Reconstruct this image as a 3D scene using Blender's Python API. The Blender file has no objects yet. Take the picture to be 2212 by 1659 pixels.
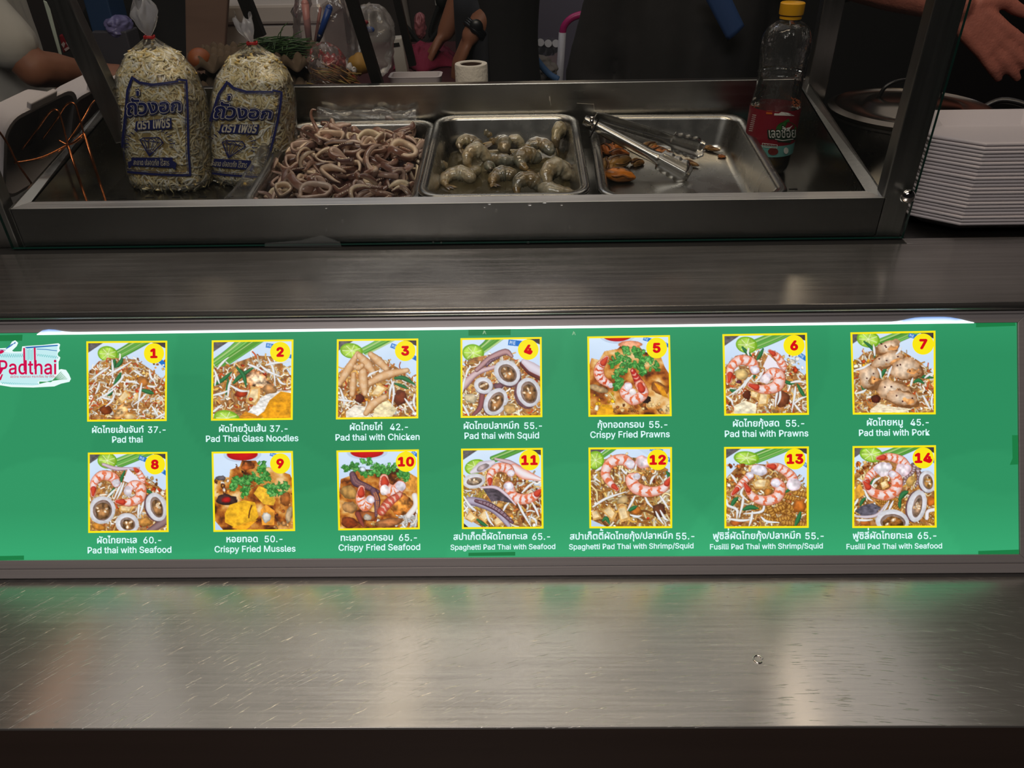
import bpy, bmesh, math, random, os
import numpy as np
from mathutils import Vector, Matrix, Euler

random.seed(7); RNG = np.random.default_rng(7)
SC = bpy.context.scene
COL = SC.collection

# ------------------------------------------------------------------ camera
W, H, FPX = 2212.0, 1659.0, 1661.0
PITCH, YAW, ROLL = (math.radians(a) for a in (34.0, 1.0, 1.1))
CAM = Vector((0.0, 0.0, 1.5))
_F = Vector((-math.sin(YAW) * math.cos(PITCH), math.cos(YAW) * math.cos(PITCH), -math.sin(PITCH)))
_U = Vector((-math.sin(YAW) * math.sin(PITCH), math.cos(YAW) * math.sin(PITCH), math.cos(PITCH)))
_R = Vector((math.cos(YAW), math.sin(YAW), 0.0))
_R, _U = (_R * math.cos(ROLL) - _U * math.sin(ROLL)), (_R * math.sin(ROLL) + _U * math.cos(ROLL))
cam_data = bpy.data.cameras.new('camera')
cam_data.sensor_fit = 'HORIZONTAL'; cam_data.sensor_width = 36.0; cam_data.lens = 36.0 * FPX / W
cam_data.clip_start = 0.02; cam_data.clip_end = 60
cam = bpy.data.objects.new('camera', cam_data)
cam.matrix_world = Matrix(((_R.x, _U.x, -_F.x, CAM.x), (_R.y, _U.y, -_F.y, CAM.y), (_R.z, _U.z, -_F.z, CAM.z), (0, 0, 0, 1)))
COL.objects.link(cam); SC.camera = cam

def ray(x, y): return _F + _R * ((x - W / 2) / FPX) - _U * ((y - H / 2) / FPX)
def PZ(x, y, z): d = ray(x, y); return CAM + d * ((z - CAM.z) / d.z)      # point of the photo on a level plane
def PY(x, y, Y): d = ray(x, y); return CAM + d * ((Y - CAM.y) / d.y)      # point of the photo on a plane facing the customer

# ------------------------------------------------------------------ light and exposure
SC.view_settings.view_transform = 'Standard'; SC.view_settings.look = 'None'
SC.view_settings.exposure = 0.0; SC.view_settings.gamma = 1.0; SC.view_settings.use_curve_mapping = False
SC.cycles.max_bounces = 10; SC.cycles.transparent_max_bounces = 24
SC.cycles.caustics_reflective = False; SC.cycles.caustics_refractive = False
SC.cycles.sample_clamp_indirect = 3.0
wd = bpy.data.worlds.new('hall'); SC.world = wd; wd.use_nodes = True
wd.node_tree.nodes['Background'].inputs[0].default_value = (0.55, 0.5, 0.52, 1)
wd.node_tree.nodes['Background'].inputs[1].default_value = 0.012

def area(name, loc, size, power, color, aim=None, size_y=None, spread=180):
    l = bpy.data.lights.new(name, 'AREA'); l.energy = power; l.color = color
    l.shape = 'RECTANGLE'; l.size = size; l.size_y = size_y or size; l.spread = math.radians(spread)
    o = bpy.data.objects.new(name, l); o.location = loc
    d = (Vector(aim) - Vector(loc)) if aim else Vector((0, 0, -1))
    o.rotation_euler = d.to_track_quat('-Z', 'Y').to_euler()
    COL.objects.link(o); return o
WARM = (1.0, 0.80, 0.56); NEUT = (1.0, 0.92, 0.86); COOL = (0.75, 0.82, 1.0)
# lamps under the stall canopy (they show as soft reflections in the steel)
area('canopy_lamp', (-0.15, 0.90, 2.55), 1.3, 7.0, WARM, size_y=0.18)
area('canopy_tube', (0.97, 1.70, 2.45), 0.03, 0.5, WARM, size_y=1.3)
area('canopy_bulb', (-1.62, 1.65, 2.3), 0.05, 0.12, (1.0, 0.55, 0.35), size_y=0.5)
area('canopy_box_lamp', (-0.47, 1.72, 2.45), 0.16, 0.34, WARM, size_y=0.55)
area('canopy_box_lamp', (-0.05, 1.95, 2.45), 1.0, 0.22, WARM, size_y=0.07)
area('canopy_box_lamp', (-0.01, 1.60, 2.45), 0.18, 0.07, NEUT, size_y=0.6)
# ceiling panels of the food hall
area('hall_panel', (-0.4, -1.2, 3.3), 1.6, 46, NEUT, size_y=1.2)
area('hall_panel', (-0.10, 2.45, 3.3), 4.1, 11.5, NEUT, size_y=1.7)
area('kitchen_lamp', (-0.15, 3.3, 1.98), 0.9, 0.45, WARM, aim=(-0.1, 1.2, 1.1), size_y=0.12)
area('kitchen_bulb', (1.30, 3.4, 2.08), 0.06, 0.25, WARM, aim=(0.4, 1.0, 1.0), size_y=0.3)
# cool tube over the kitchen behind
area('kitchen_tube', (-0.6, 3.2, 3.2), 0.9, 2.4, COOL, size_y=0.06)

# ------------------------------------------------------------------ materials
MATS = {}
def lin(c):
    c = [v / 255.0 for v in c[:3]]
    return tuple((v / 12.92 if v <= 0.04045 else ((v + 0.055) / 1.055) ** 2.4) for v in c)
def srgb(a):
    a = np.clip(np.asarray(a, float), 0, 1)
    return np.where(a <= 0.04045, a / 12.92, ((a + 0.055) / 1.055) ** 2.4)
def _new(name):
    m = bpy.data.materials.new(name); m.use_nodes = True
    nt = m.node_tree; nt.nodes.clear(); out = nt.nodes.new('ShaderNodeOutputMaterial')
    return m, nt, out
def pbr(name, rgb=(128, 128, 128), rough=0.5, metal=0.0, spec=0.5, noise=None, bump=None, attr=False, sss=0.0, coat=0.0, aniso=0.0, linear=None, trans=0.0, alpha=1.0):
    """principled surface; noise=(scale xyz, amount) mottles the colour, bump=(scale xyz, strength) roughens it"""
    if name in MATS: return MATS[name]
    m, nt, out = _new(name); N, L = nt.nodes.new, nt.links.new
    b = N('ShaderNodeBsdfPrincipled'); L(b.outputs[0], out.inputs[0])
    c = linear or lin(rgb)
    b.inputs['Base Color'].default_value = (*c, 1); b.inputs['Roughness'].default_value = rough
    b.inputs['Metallic'].default_value = metal; b.inputs['Specular IOR Level'].default_value = spec
    b.inputs['Coat Weight'].default_value = coat; b.inputs['Anisotropic'].default_value = aniso
    b.inputs['Transmission Weight'].default_value = trans; b.inputs['Alpha'].default_value = alpha
    if sss: b.inputs['Subsurface Weight'].default_value = sss; b.inputs['Subsurface Radius'].default_value = (0.01, 0.006, 0.004); b.inputs['Subsurface Scale'].default_value = 0.5
    src = None
    if attr:
        a = N('ShaderNodeVertexColor'); a.layer_name = 'Col'; src = a.outputs[0]; L(src, b.inputs['Base Color'])
    if noise or bump:
        tc = N('ShaderNodeTexCoord')
    if noise:
        mp = N('ShaderNodeMapping'); L(tc.outputs['Object'], mp.inputs[0]); mp.inputs['Scale'].default_value = noise[0]
        tx = N('ShaderNodeTexNoise'); L(mp.outputs[0], tx.inputs['Vector']); tx.inputs['Scale'].default_value = 1; tx.inputs['Detail'].default_value = 6
        mr = N('ShaderNodeMapRange'); L(tx.outputs[0], mr.inputs[0]); mr.inputs[1].default_value = 0.3; mr.inputs[2].default_value = 0.7
        mr.inputs[3].default_value = 1 - noise[1]; mr.inputs[4].default_value = 1 + noise[1]
        mx = N('ShaderNodeVectorMath'); mx.operation = 'SCALE'
        if src: L(src, mx.inputs[0])
        else: mx.inputs[0].default_value = c
        L(mr.outputs[0], mx.inputs['Scale']); L(mx.outputs[0], b.inputs['Base Color'])
    if bump:
        mp = N('ShaderNodeMapping'); L(tc.outputs['Object'], mp.inputs[0]); mp.inputs['Scale'].default_value = bump[0]
        tx = N('ShaderNodeTexNoise'); L(mp.outputs[0], tx.inputs['Vector']); tx.inputs['Scale'].default_value = 1; tx.inputs['Detail'].default_value = 4
        bp = N('ShaderNodeBump'); bp.inputs['Strength'].default_value = bump[1]; bp.inputs['Distance'].default_value = 0.002
        L(tx.outputs[0], bp.inputs['Height']); L(bp.outputs[0], b.inputs['Normal'])
    MATS[name] = m; return m
def film(name, rgb=(235, 235, 240), cover=0.1, rough=0.12, gloss=0.5, tint=(1, 1, 1), ior=1.45, bump=None):
    """thin clear sheet: sees through, with a little milky cover and a fresnel sheen"""
    if name in MATS: return MATS[name]
    m, nt, out = _new(name); N, L = nt.nodes.new, nt.links.new
    t = N('ShaderNodeBsdfTransparent'); t.inputs[0].default_value = (*tint, 1)
    d = N('ShaderNodeBsdfTranslucent'); d.inputs[0].default_value = (*lin(rgb), 1)
    d2 = N('ShaderNodeBsdfDiffuse'); d2.inputs[0].default_value = (*lin(rgb), 1)
    dm = N('ShaderNodeMixShader'); L(d2.outputs[0], dm.inputs[1]); L(d.outputs[0], dm.inputs[2]); dm.inputs[0].default_value = 0.4
    a = N('ShaderNodeMixShader'); a.inputs[0].default_value = cover; L(t.outputs[0], a.inputs[1]); L(dm.outputs[0], a.inputs[2])
    g = N('ShaderNodeBsdfGlossy'); g.inputs['Roughness'].default_value = rough; g.inputs[0].default_value = (1, 1, 1, 1)
    fr = N('ShaderNodeFresnel'); fr.inputs[0].default_value = ior
    ml = N('ShaderNodeMath'); ml.operation = 'MULTIPLY'; ml.inputs[1].default_value = gloss; L(fr.outputs[0], ml.inputs[0])
    b = N('ShaderNodeMixShader'); L(ml.outputs[0], b.inputs[0]); L(a.outputs[0], b.inputs[1]); L(g.outputs[0], b.inputs[2]); L(b.outputs[0], out.inputs[0])
    if bump:
        tc = N('ShaderNodeTexCoord'); tx = N('ShaderNodeTexNoise'); L(tc.outputs['Object'], tx.inputs['Vector']); tx.inputs['Scale'].default_value = bump[0]; tx.inputs['Detail'].default_value = 3
        bp = N('ShaderNodeBump'); bp.inputs['Strength'].default_value = bump[1]; bp.inputs['Distance'].default_value = 0.004
        L(tx.outputs[0], bp.inputs['Height']); L(bp.outputs[0], g.inputs['Normal'])
    MATS[name] = m; return m
def glow(name, rgb=None, strength=1.0, attr=False):
    """backlit print: gives off its own colour, with a weak sheen"""
    if name in MATS: return MATS[name]
    m, nt, out = _new(name); N, L = nt.nodes.new, nt.links.new
    b = N('ShaderNodeBsdfPrincipled'); b.inputs['Base Color'].default_value = (0.01, 0.01, 0.01, 1); b.inputs['Roughness'].default_value = 0.4
    b.inputs['Specular IOR Level'].default_value = 0.2; b.inputs['Emission Strength'].default_value = strength
    if attr:
        a = N('ShaderNodeVertexColor'); a.layer_name = 'Col'; L(a.outputs[0], b.inputs['Emission Color'])
    else: b.inputs['Emission Color'].default_value = (*lin(rgb), 1)
    L(b.outputs[0], out.inputs[0]); MATS[name] = m; return m
def steel(name, base=0.5, rough=0.3, aniso=0.6, brush=(6, 260, 260), tint=(1, 0.97, 0.94), scratch=0.0, vary=0.12, axis=(0, 1, 0), wear=0.0):
    """brushed stainless steel, grain along X"""
    if name in MATS: return MATS[name]
    m, nt, out = _new(name); N, L = nt.nodes.new, nt.links.new
    b = N('ShaderNodeBsdfPrincipled'); L(b.outputs[0], out.inputs[0]); b.inputs['Metallic'].default_value = 1.0
    tc = N('ShaderNodeTexCoord')
    mp = N('ShaderNodeMapping'); mp.inputs['Scale'].default_value = brush; L(tc.outputs['Object'], mp.inputs[0])
    tx = N('ShaderNodeTexNoise'); tx.inputs['Scale'].default_value = 1; tx.inputs['Detail'].default_value = 5; L(mp.outputs[0], tx.inputs['Vector'])
    big = N('ShaderNodeTexNoise'); big.inputs['Scale'].default_value = 5; big.inputs['Detail'].default_value = 6; L(tc.outputs['Object'], big.inputs['Vector'])
    ad = N('ShaderNodeMath'); ad.operation = 'ADD'; L(tx.outputs[0], ad.inputs[0]); L(big.outputs[0], ad.inputs[1])
    mr = N('ShaderNodeMapRange'); L(ad.outputs[0], mr.inputs[0]); mr.inputs[1].default_value = 0.6; mr.inputs[2].default_value = 1.4
    mr.inputs[3].default_value = base * (1 - vary); mr.inputs[4].default_value = base * (1 + vary)
    sc = N('ShaderNodeVectorMath'); sc.operation = 'SCALE'; sc.inputs[0].default_value = tint; L(mr.outputs[0], sc.inputs['Scale']); L(sc.outputs[0], b.inputs['Base Color'])
    rr = N('ShaderNodeMapRange'); L(ad.outputs[0], rr.inputs[0]); rr.inputs[1].default_value = 0.6; rr.inputs[2].default_value = 1.4
    rr.inputs[3].default_value = rough * 0.8; rr.inputs[4].default_value = rough * 1.2; L(rr.outputs[0], b.inputs['Roughness'])
    b.inputs['Anisotropic'].default_value = aniso
    if aniso:
        tg = N('ShaderNodeCombineXYZ'); tg.inputs[0].default_value, tg.inputs[1].default_value, tg.inputs[2].default_value = axis
        L(tg.outputs[0], b.inputs['Tangent'])
    bp = N('ShaderNodeBump'); bp.inputs['Strength'].default_value = 0.05; bp.inputs['Distance'].default_value = 0.0005
    L(tx.outputs[0], bp.inputs['Height']); L(bp.outputs[0], b.inputs['Normal'])
    if scratch:
        # curved wipe marks: fine rings around a far-off centre broken up by noise
        mp2 = N('ShaderNodeMapping'); mp2.inputs['Location'].default_value = (-0.30, 0.95, 0); L(tc.outputs['Object'], mp2.inputs[0])
        ln = N('ShaderNodeVectorMath'); ln.operation = 'LENGTH'; L(mp2.outputs[0], ln.inputs[0])
        at = N('ShaderNodeSeparateXYZ'); L(mp2.outputs[0], at.inputs[0])
        cb = N('ShaderNodeCombineXYZ'); m1 = N('ShaderNodeMath'); m1.operation = 'MULTIPLY'; m1.inputs[1].default_value = 900; L(ln.outputs['Value'], m1.inputs[0])
        m2 = N('ShaderNodeMath'); m2.operation = 'MULTIPLY'; m2.inputs[1].default_value = 30; L(at.outputs[0], m2.inputs[0])
        L(m1.outputs[0], cb.inputs[0]); L(m2.outputs[0], cb.inputs[1])
        t2 = N('ShaderNodeTexNoise'); t2.inputs['Scale'].default_value = 1; t2.inputs['Detail'].default_value = 2; L(cb.outputs[0], t2.inputs['Vector'])
        r2 = N('ShaderNodeMapRange'); r2.inputs[1].default_value = 0.64; r2.inputs[2].default_value = 0.70; L(t2.outputs[0], r2.inputs[0])
        b2 = N('ShaderNodeBump'); b2.inputs['Strength'].default_value = scratch; b2.inputs['Distance'].default_value = 0.0004
        sg = N('ShaderNodeMath'); sg.operation = 'MULTIPLY_ADD'; sg.inputs[1].default_value = 0.2; sg.inputs[2].default_value = 1.0; L(r2.outputs[0], sg.inputs[0])
        s3 = N('ShaderNodeVectorMath'); s3.operation = 'SCALE'; L(sc.outputs[0], s3.inputs[0]); L(sg.outputs[0], s3.inputs['Scale']); L(s3.outputs[0], b.inputs['Base Color']); sc = s3
        L(r2.outputs[0], b2.inputs['Height']); L(bp.outputs[0], b2.inputs['Normal']); L(b2.outputs[0], b.inputs['Normal'])
    if wear:
        w = N('ShaderNodeBsdfPrincipled'); w.inputs['Metallic'].default_value = 1.0; w.inputs['Roughness'].default_value = 0.62; L(sc.outputs[0], w.inputs['Base Color']); L(bp.outputs[0], w.inputs['Normal'])
        mx = N('ShaderNodeMixShader'); mx.inputs[0].default_value = wear; L(b.outputs[0], mx.inputs[1]); L(w.outputs[0], mx.inputs[2]); L(mx.outputs[0], out.inputs[0])
    MATS[name] = m; return m

# ------------------------------------------------------------------ mesh builder
def frames(pts):
    pts = [Vector(p) for p in pts]; n = len(pts); T = []
    for i in range(n):
        t = pts[min(i + 1, n - 1)] - pts[max(i - 1, 0)]
        T.append(t.normalized() if t.length > 1e-9 else Vector((0, 0, 1)))
    up = Vector((0, 0, 1)) if abs(T[0].z) < 0.9 else Vector((1, 0, 0))
    nrm = (up - T[0] * up.dot(T[0])).normalized(); out = []
    for i in range(n):
        nrm = nrm - T[i] * nrm.dot(T[i])
        nrm = nrm.normalized() if nrm.length > 1e-6 else T[i].orthogonal().normalized()
        out.append((pts[i], T[i], nrm, T[i].cross(nrm)))
    return out
def smooth_path(pts, n=6):
    P = [np.array(p, float) for p in pts]; out = []
    if len(P) < 3:
        return [tuple(P[0] + (P[-1] - P[0]) * k / n) for k in range(n + 1)]
    Q = [2 * P[0] - P[1]] + P + [2 * P[-1] - P[-2]]
    for i in range(1, len(Q) - 2):
        for k in range(n):
            t = k / n; a, b, c, d = Q[i - 1:i + 3]
            out.append(tuple(0.5 * (2 * b + (c - a) * t + (2 * a - 5 * b + 4 * c - d) * t * t + (3 * b - a - 3 * c + d) * t ** 3)))
    out.append(tuple(P[-1])); return out

class MB:
    def __init__(s): s.v = []; s.f = []; s.m = []; s.c = []
    def add(s, verts, faces, mi=0, col=None, M=None):
        o = len(s.v)
        for p in verts: s.v.append(tuple(M @ Vector(p)) if M else tuple(p))
        for f in faces: s.f.append(tuple(i + o for i in f)); s.m.append(mi)
        if col is None: col = (1, 1, 1)
        if len(col) and not isinstance(col[0], (int, float, np.floating)): s.c.extend(tuple(c) for c in col)
        else: s.c.extend([tuple(col)] * len(verts))
        return s
    def box(s, x0, y0, z0, x1, y1, z1, mi=0, col=None, M=None):
        v = [(x0, y0, z0), (x1, y0, z0), (x1, y1, z0), (x0, y1, z0), (x0, y0, z1), (x1, y0, z1), (x1, y1, z1), (x0, y1, z1)]
        return s.add(v, [(0, 3, 2, 1), (4, 5, 6, 7), (0, 1, 5, 4), (1, 2, 6, 5), (2, 3, 7, 6), (3, 0, 4, 7)], mi, col, M)
    def beam(s, a, b, w, d, mi=0, col=None, side=None):
        """a rectangular bar from a to b, w wide and d deep"""
        a, b = Vector(a), Vector(b); t = (b - a).normalized()
        x = Vector(side) if side else (Vector((0, 0, 1)).cross(t) if abs(t.z) < 0.99 else Vector((1, 0, 0)))
        x = (x - t * x.dot(t)).normalized(); y = t.cross(x); v = []
        for p in (a, b):
            for q, r in ((-1, -1), (1, -1), (1, 1), (-1, 1)): v.append(p + x * (q * w / 2) + y * (r * d / 2))
        return s.add(v, [(0, 3, 2, 1), (4, 5, 6, 7), (0, 1, 5, 4), (1, 2, 6, 5), (2, 3, 7, 6), (3, 0, 4, 7)], mi, col)
    def tube(s, pts, r, sides=8, mi=0, col=None, cap=True, flat=1.0, closed=False):
        fr = frames(pts); n = len(fr); v = []; cs = []
        R = r if hasattr(r, '__len__') else [r] * n
        for i, (p, t, a, b) in enumerate(fr):
            for k in range(sides):
                th = 2 * math.pi * k / sides
                v.append(p + a * (math.cos(th) * R[i] * flat) + b * (math.sin(th) * R[i]))
                if callable(col): cs.append(col(i / max(n - 1, 1), th))
        f = [(i * sides + k, i * sides + (k + 1) % sides, (i + 1) * sides + (k + 1) % sides, (i + 1) * sides + k) for i in range(n - 1) for k in range(sides)]
        if closed: f += [((n - 1) * sides + k, (n - 1) * sides + (k + 1) % sides, (k + 1) % sides, k) for k in range(sides)]
        elif cap: f += [tuple(range(sides - 1, -1, -1)), tuple((n - 1) * sides + k for k in range(sides))]
        return s.add(v, f, mi, cs if callable(col) else col)
    def lathe(s, prof, seg=32, mi=0, col=None, M=None, caps=(True, True)):
        v = [(r * math.cos(2 * math.pi * k / seg), r * math.sin(2 * math.pi * k / seg), z) for r, z in prof for k in range(seg)]
        n = len(prof)
        f = [(i * seg + k, i * seg + (k + 1) % seg, (i + 1) * seg + (k + 1) % seg, (i + 1) * seg + k) for i in range(n - 1) for k in range(seg)]
        if caps[0]: f.append(tuple(range(seg - 1, -1, -1)))
        if caps[1]: f.append(tuple((n - 1) * seg + k for k in range(seg)))
        return s.add(v, f, mi, col, M)
    def surf(s, nu, nv, fn, mi=0, col=None, wrap=False, M=None):
        """a sheet of (nu+1) x (nv+1) points fn(u, v)"""
        v = []; cs = []
        cu = nu if wrap else nu + 1
        for j in range(nv + 1):
            for i in range(cu):
                v.append(fn(i / nu, j / nv))
                if callable(col): cs.append(col(i / nu, j / nv))
        f = []
        for j in range(nv):
            for i in range(nu):
                a = j * cu + i; b = j * cu + (i + 1) % cu
                f.append((a, b, b + cu, a + cu))
        return s.add(v, f, mi, cs if callable(col) else col, M)
    def ball(s, c, r, seg=16, rings=10, mi=0, col=None, M=None, fn=None):
        """an ellipsoid of radii r, optionally dented by fn(direction) -> scale"""
        def g(u, v):
            th, ph = 2 * math.pi * u, math.pi * v
            d = (math.sin(ph) * math.cos(th), math.sin(ph) * math.sin(th), -math.cos(ph)); k = fn(d) if fn else 1
            return (c[0] + r[0] * d[0] * k, c[1] + r[1] * d[1] * k, c[2] + r[2] * d[2] * k)
        return s.surf(seg, rings, g, mi, col, True, M)
    def prism(s, poly, z0, z1, mi=0, col=None, M=None):
        n = len(poly); v = [(x, y, z0) for x, y in poly] + [(x, y, z1) for x, y in poly]
        f = [tuple(range(n - 1, -1, -1)), tuple(range(n, 2 * n))] + [(k, (k + 1) % n, n + (k + 1) % n, n + k) for k in range(n)]
        return s.add(v, f, mi, col, M)
def obj(name, mb, mats, parent=None, smooth=False, bevel=0.0, sub=0, loc=None, solid=0.0, angle=None):
    me = bpy.data.meshes.new(name); me.from_pydata([tuple(p) for p in mb.v], [], mb.f)
    for m in (mats if isinstance(mats, (list, tuple)) else [mats]): me.materials.append(m)
    me.polygons.foreach_set('material_index', mb.m)
    if any(c != (1, 1, 1) for c in mb.c):
        ca = me.color_attributes.new('Col', 'FLOAT_COLOR', 'POINT')
        ca.data.foreach_set('color', np.c_[np.array(mb.c, float), np.ones(len(mb.c))].ravel())
    if smooth: me.polygons.foreach_set('use_smooth', [True] * len(me.polygons))
    me.update()
    if smooth and angle: me.set_sharp_from_angle(angle=math.radians(angle))
    o = bpy.data.objects.new(name, me); COL.objects.link(o)
    if parent: o.parent = parent
    if loc is not None: o.location = loc
    if solid: md = o.modifiers.new('solid', 'SOLIDIFY'); md.thickness = solid; md.offset = 0
    if bevel: md = o.modifiers.new('bevel', 'BEVEL'); md.width = bevel; md.segments = 2; md.limit_method = 'ANGLE'; md.angle_limit = math.radians(40)
    if sub: md = o.modifiers.new('sub', 'SUBSURF'); md.levels = sub; md.render_levels = sub
    return o
def tag(o, label, cat, group=None, kind=None):
    o['label'] = label; o['category'] = cat
    if group: o['group'] = group
    if kind: o['kind'] = kind
    return o
def thing(name, label, cat, loc=(0, 0, 0), rot=(0, 0, 0), group=None):
    o = bpy.data.objects.new(name, None); o.empty_display_size = 0.02; COL.objects.link(o)
    o.location = loc; o.rotation_euler = rot
    return tag(o, label, cat, group)
def struct(name, mb, mat, **k):
    o = obj(name, mb, mat, **k); o['kind'] = 'structure'; return o
def dup(o, label=None, group=None, loc=None, rot=None, scale=None, parent=None):
    kids = [c for c in bpy.data.objects if c.parent == o]
    r = o.copy(); COL.objects.link(r)
    if parent is not None: r.parent = parent
    for k in kids: dup(k, parent=r)
    if label: r['label'] = label
    if group: r['group'] = group
    if loc is not None: r.location = loc
    if rot is not None: r.rotation_euler = rot
    if scale is not None: r.scale = scale
    return r

# ------------------------------------------------------------------ lettering
_FD = bpy.utils.system_resource('DATAFILES', path='fonts') or ''
def _font(fn):
    try: return bpy.data.fonts.load(os.path.join(_FD, fn))
    except Exception: return None
INTER = _font('Inter.woff2')                    # the lettering faces that come with the program itself
def text2d(body, font=None, bold=0.0, spacing=1.0):
    """flat lettering as points and faces, height of one line about 1"""
    c = bpy.data.curves.new('lettering', 'FONT'); c.body = body; c.size = 1.0; c.space_character = spacing; c.resolution_u = 3
    if font: c.font = font
    o = bpy.data.objects.new('lettering', c); COL.objects.link(o)
    dg = bpy.context.evaluated_depsgraph_get(); dg.update()
    me = o.evaluated_get(dg).to_mesh()
    v = np.array([p.co[:2] for p in me.vertices]) if len(me.vertices) else np.zeros((0, 2)); f = [tuple(p.vertices) for p in me.polygons]
    o.evaluated_get(dg).to_mesh_clear(); bpy.data.objects.remove(o); bpy.data.curves.remove(c)
    if bold:
        V = [v]; F = list(f); n = len(v)
        for k in range(8):
            V.append(v + bold * np.array([math.cos(k * math.pi / 4), math.sin(k * math.pi / 4)]))
            F += [tuple(i + n * (k + 1) for i in q) for q in f]
        v = np.concatenate(V); f = F
    return v, f
def fit(v, x0, y0, x1, y1, keep=False):
    """scale lettering into a rectangle"""
    a, b = v.min(0), v.max(0); s = np.array([(x1 - x0) / max(b[0] - a[0], 1e-6), (y1 - y0) / max(b[1] - a[1], 1e-6)])
    if keep: s[:] = s.min()
    c = (a + b) / 2
    return (v - c) * s + np.array([(x0 + x1) / 2, (y0 + y1) / 2])
def clip_dirs(): return None
# ------------------------------------------------------------------ printed pictures: a small painter working on arrays
def fbm(shape, scale, seed, octaves=4):
    r = np.random.default_rng(seed); n, m = shape; out = np.zeros(shape); amp = 1.0; tot = 0
    for o in range(octaves):
        k = max(2, int(scale * 2 ** o)); g = r.random((k + 2, k + 2))
        y = np.linspace(0, k, n, endpoint=False)[:, None]; x = np.linspace(0, k, m, endpoint=False)[None, :]
        yi, xi = y.astype(int), x.astype(int); fy, fx = y - yi, x - xi; fy = fy * fy * (3 - 2 * fy); fx = fx * fx * (3 - 2 * fx)
        out += amp * ((g[yi, xi] * (1 - fx) + g[yi, xi + 1] * fx) * (1 - fy) + (g[yi + 1, xi] * (1 - fx) + g[yi + 1, xi + 1] * fx) * fy)
        tot += amp; amp *= 0.5
    return out / tot
class Pic:
    """a square print; shapes are given in the coordinates of box (x0, y0, x1, y1)"""
    def __init__(s, box, n=166, seed=1):
        s.n = n; s.x0, s.y0 = box[0], box[1]; s.k = n / (box[2] - box[0]); s.ky = n / (box[3] - box[1])
        s.a = np.zeros((n, n, 3)); s.r = np.random.default_rng(seed); s.seed = seed
        yy, xx = np.mgrid[0:n, 0:n]; s.X = xx / s.k + s.x0 + 0.5 / s.k; s.Y = yy / s.ky + s.y0 + 0.5 / s.ky
    def win(s, x0, y0, x1, y1):
        a = max(0, int((x0 - s.x0) * s.k) - 2); b = min(s.n, int((x1 - s.x0) * s.k) + 3)
        c = max(0, int((y0 - s.y0) * s.ky) - 2); d = min(s.n, int((y1 - s.y0) * s.ky) + 3)
        return (slice(c, d), slice(a, b)) if b > a and d > c else None
    def put(s, w, al, col):
        al = np.clip(al, 0, 1)[..., None]; s.a[w] = s.a[w] * (1 - al) + np.asarray(col, float) * al
    def poly(s, pts, col, al=1.0, tex=0, seed=0):
        pts = np.array(pts, float); w = s.win(*pts.min(0), *pts.max(0))
        if w is None: return None
        X, Y = s.X[w], s.Y[w]; acc = np.zeros(X.shape)
        for ox, oy in ((-.25, -.25), (.25, -.25), (.25, .25), (-.25, .25)):
            x, y = X + ox / s.k, Y + oy / s.k; c = np.zeros(X.shape, bool)
            for (xa, ya), (xb, yb) in zip(pts, np.roll(pts, -1, 0)):
                if ya == yb: continue
                c ^= ((ya > y) != (yb > y)) & (x < (xb - xa) * (y - ya) / (yb - ya) + xa)
            acc += c
        col = np.asarray(col, float)
        if tex: col = np.clip(col * (1 + tex * (fbm(X.shape, max(3, max(X.shape) / 7), seed + s.seed, 3)[..., None] - 0.5) * 2), 0, 255)
        s.put(w, acc / 4 * al, col); return w
    def stroke(s, pts, wd, mid, edge=None, band=None, al=1.0, spec=0, seed=0, n=5, lump=0.0):
        """a tapering shaded stroke; band=(colour, count, share) stripes it along its length"""
        P = np.array(smooth_path([(*p, 0) for p in pts], n))[:, :2]; m = len(P)
        wd = np.interp(np.linspace(0, 1, m), np.linspace(0, 1, len(wd)), wd) if hasattr(wd, '__len__') else np.full(m, wd)
        b = wd.max() * 1.3; w = s.win(*(P.min(0) - b), *(P.max(0) + b))
        if w is None: return
        X, Y = s.X[w], s.Y[w]; best = np.full(X.shape, 1e9); T = np.zeros(X.shape); Wd = np.ones(X.shape); Sd = np.zeros(X.shape)
        for i in range(m - 1):
            d = P[i + 1] - P[i]; L2 = d @ d + 1e-9; t = np.clip(((X - P[i, 0]) * d[0] + (Y - P[i, 1]) * d[1]) / L2, 0, 1)
            ex, ey = X - P[i, 0] - t * d[0], Y - P[i, 1] - t * d[1]; ww = wd[i] + (wd[i + 1] - wd[i]) * t
            q = np.hypot(ex, ey) / np.maximum(ww, 0.3); u = q < best
            best[u] = q[u]; T[u] = ((i + t) / (m - 1))[u]; Wd[u] = ww[u]; Sd[u] = (-(ex + ey) / np.maximum(ww, .3) * .7)[u]
        if lump: best = best * (1 + lump * (fbm(X.shape, max(3, max(X.shape) / 5), seed + s.seed, 2) - .5) * 2)
        cov = np.clip((1 - best) * Wd * s.k + 0.5, 0, 1); mid = np.asarray(mid, float); edge = mid * 0.6 if edge is None else np.asarray(edge, float)
        q = np.clip(best, 0, 1)[..., None] ** 2.2; base = np.broadcast_to(mid, X.shape + (3,)).copy()
        if band:
            bc, cnt, sh = band; nz = fbm(X.shape, max(3, max(X.shape) / 6), seed + 5 + s.seed, 3)
            k = (np.sin(T * cnt * 2 * np.pi + best * 1.2 + nz * 4) * .5 + .5)[..., None]; k = np.clip((k - 1 + sh) * 4, 0, 1)
            base = base * (1 - k) + np.asarray(bc, float) * k
        c = base * (1 - q) + edge * q + spec * np.clip(Sd, -1, 1)[..., None]
        s.put(w, cov * al, np.clip(c, 0, 255))
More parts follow.
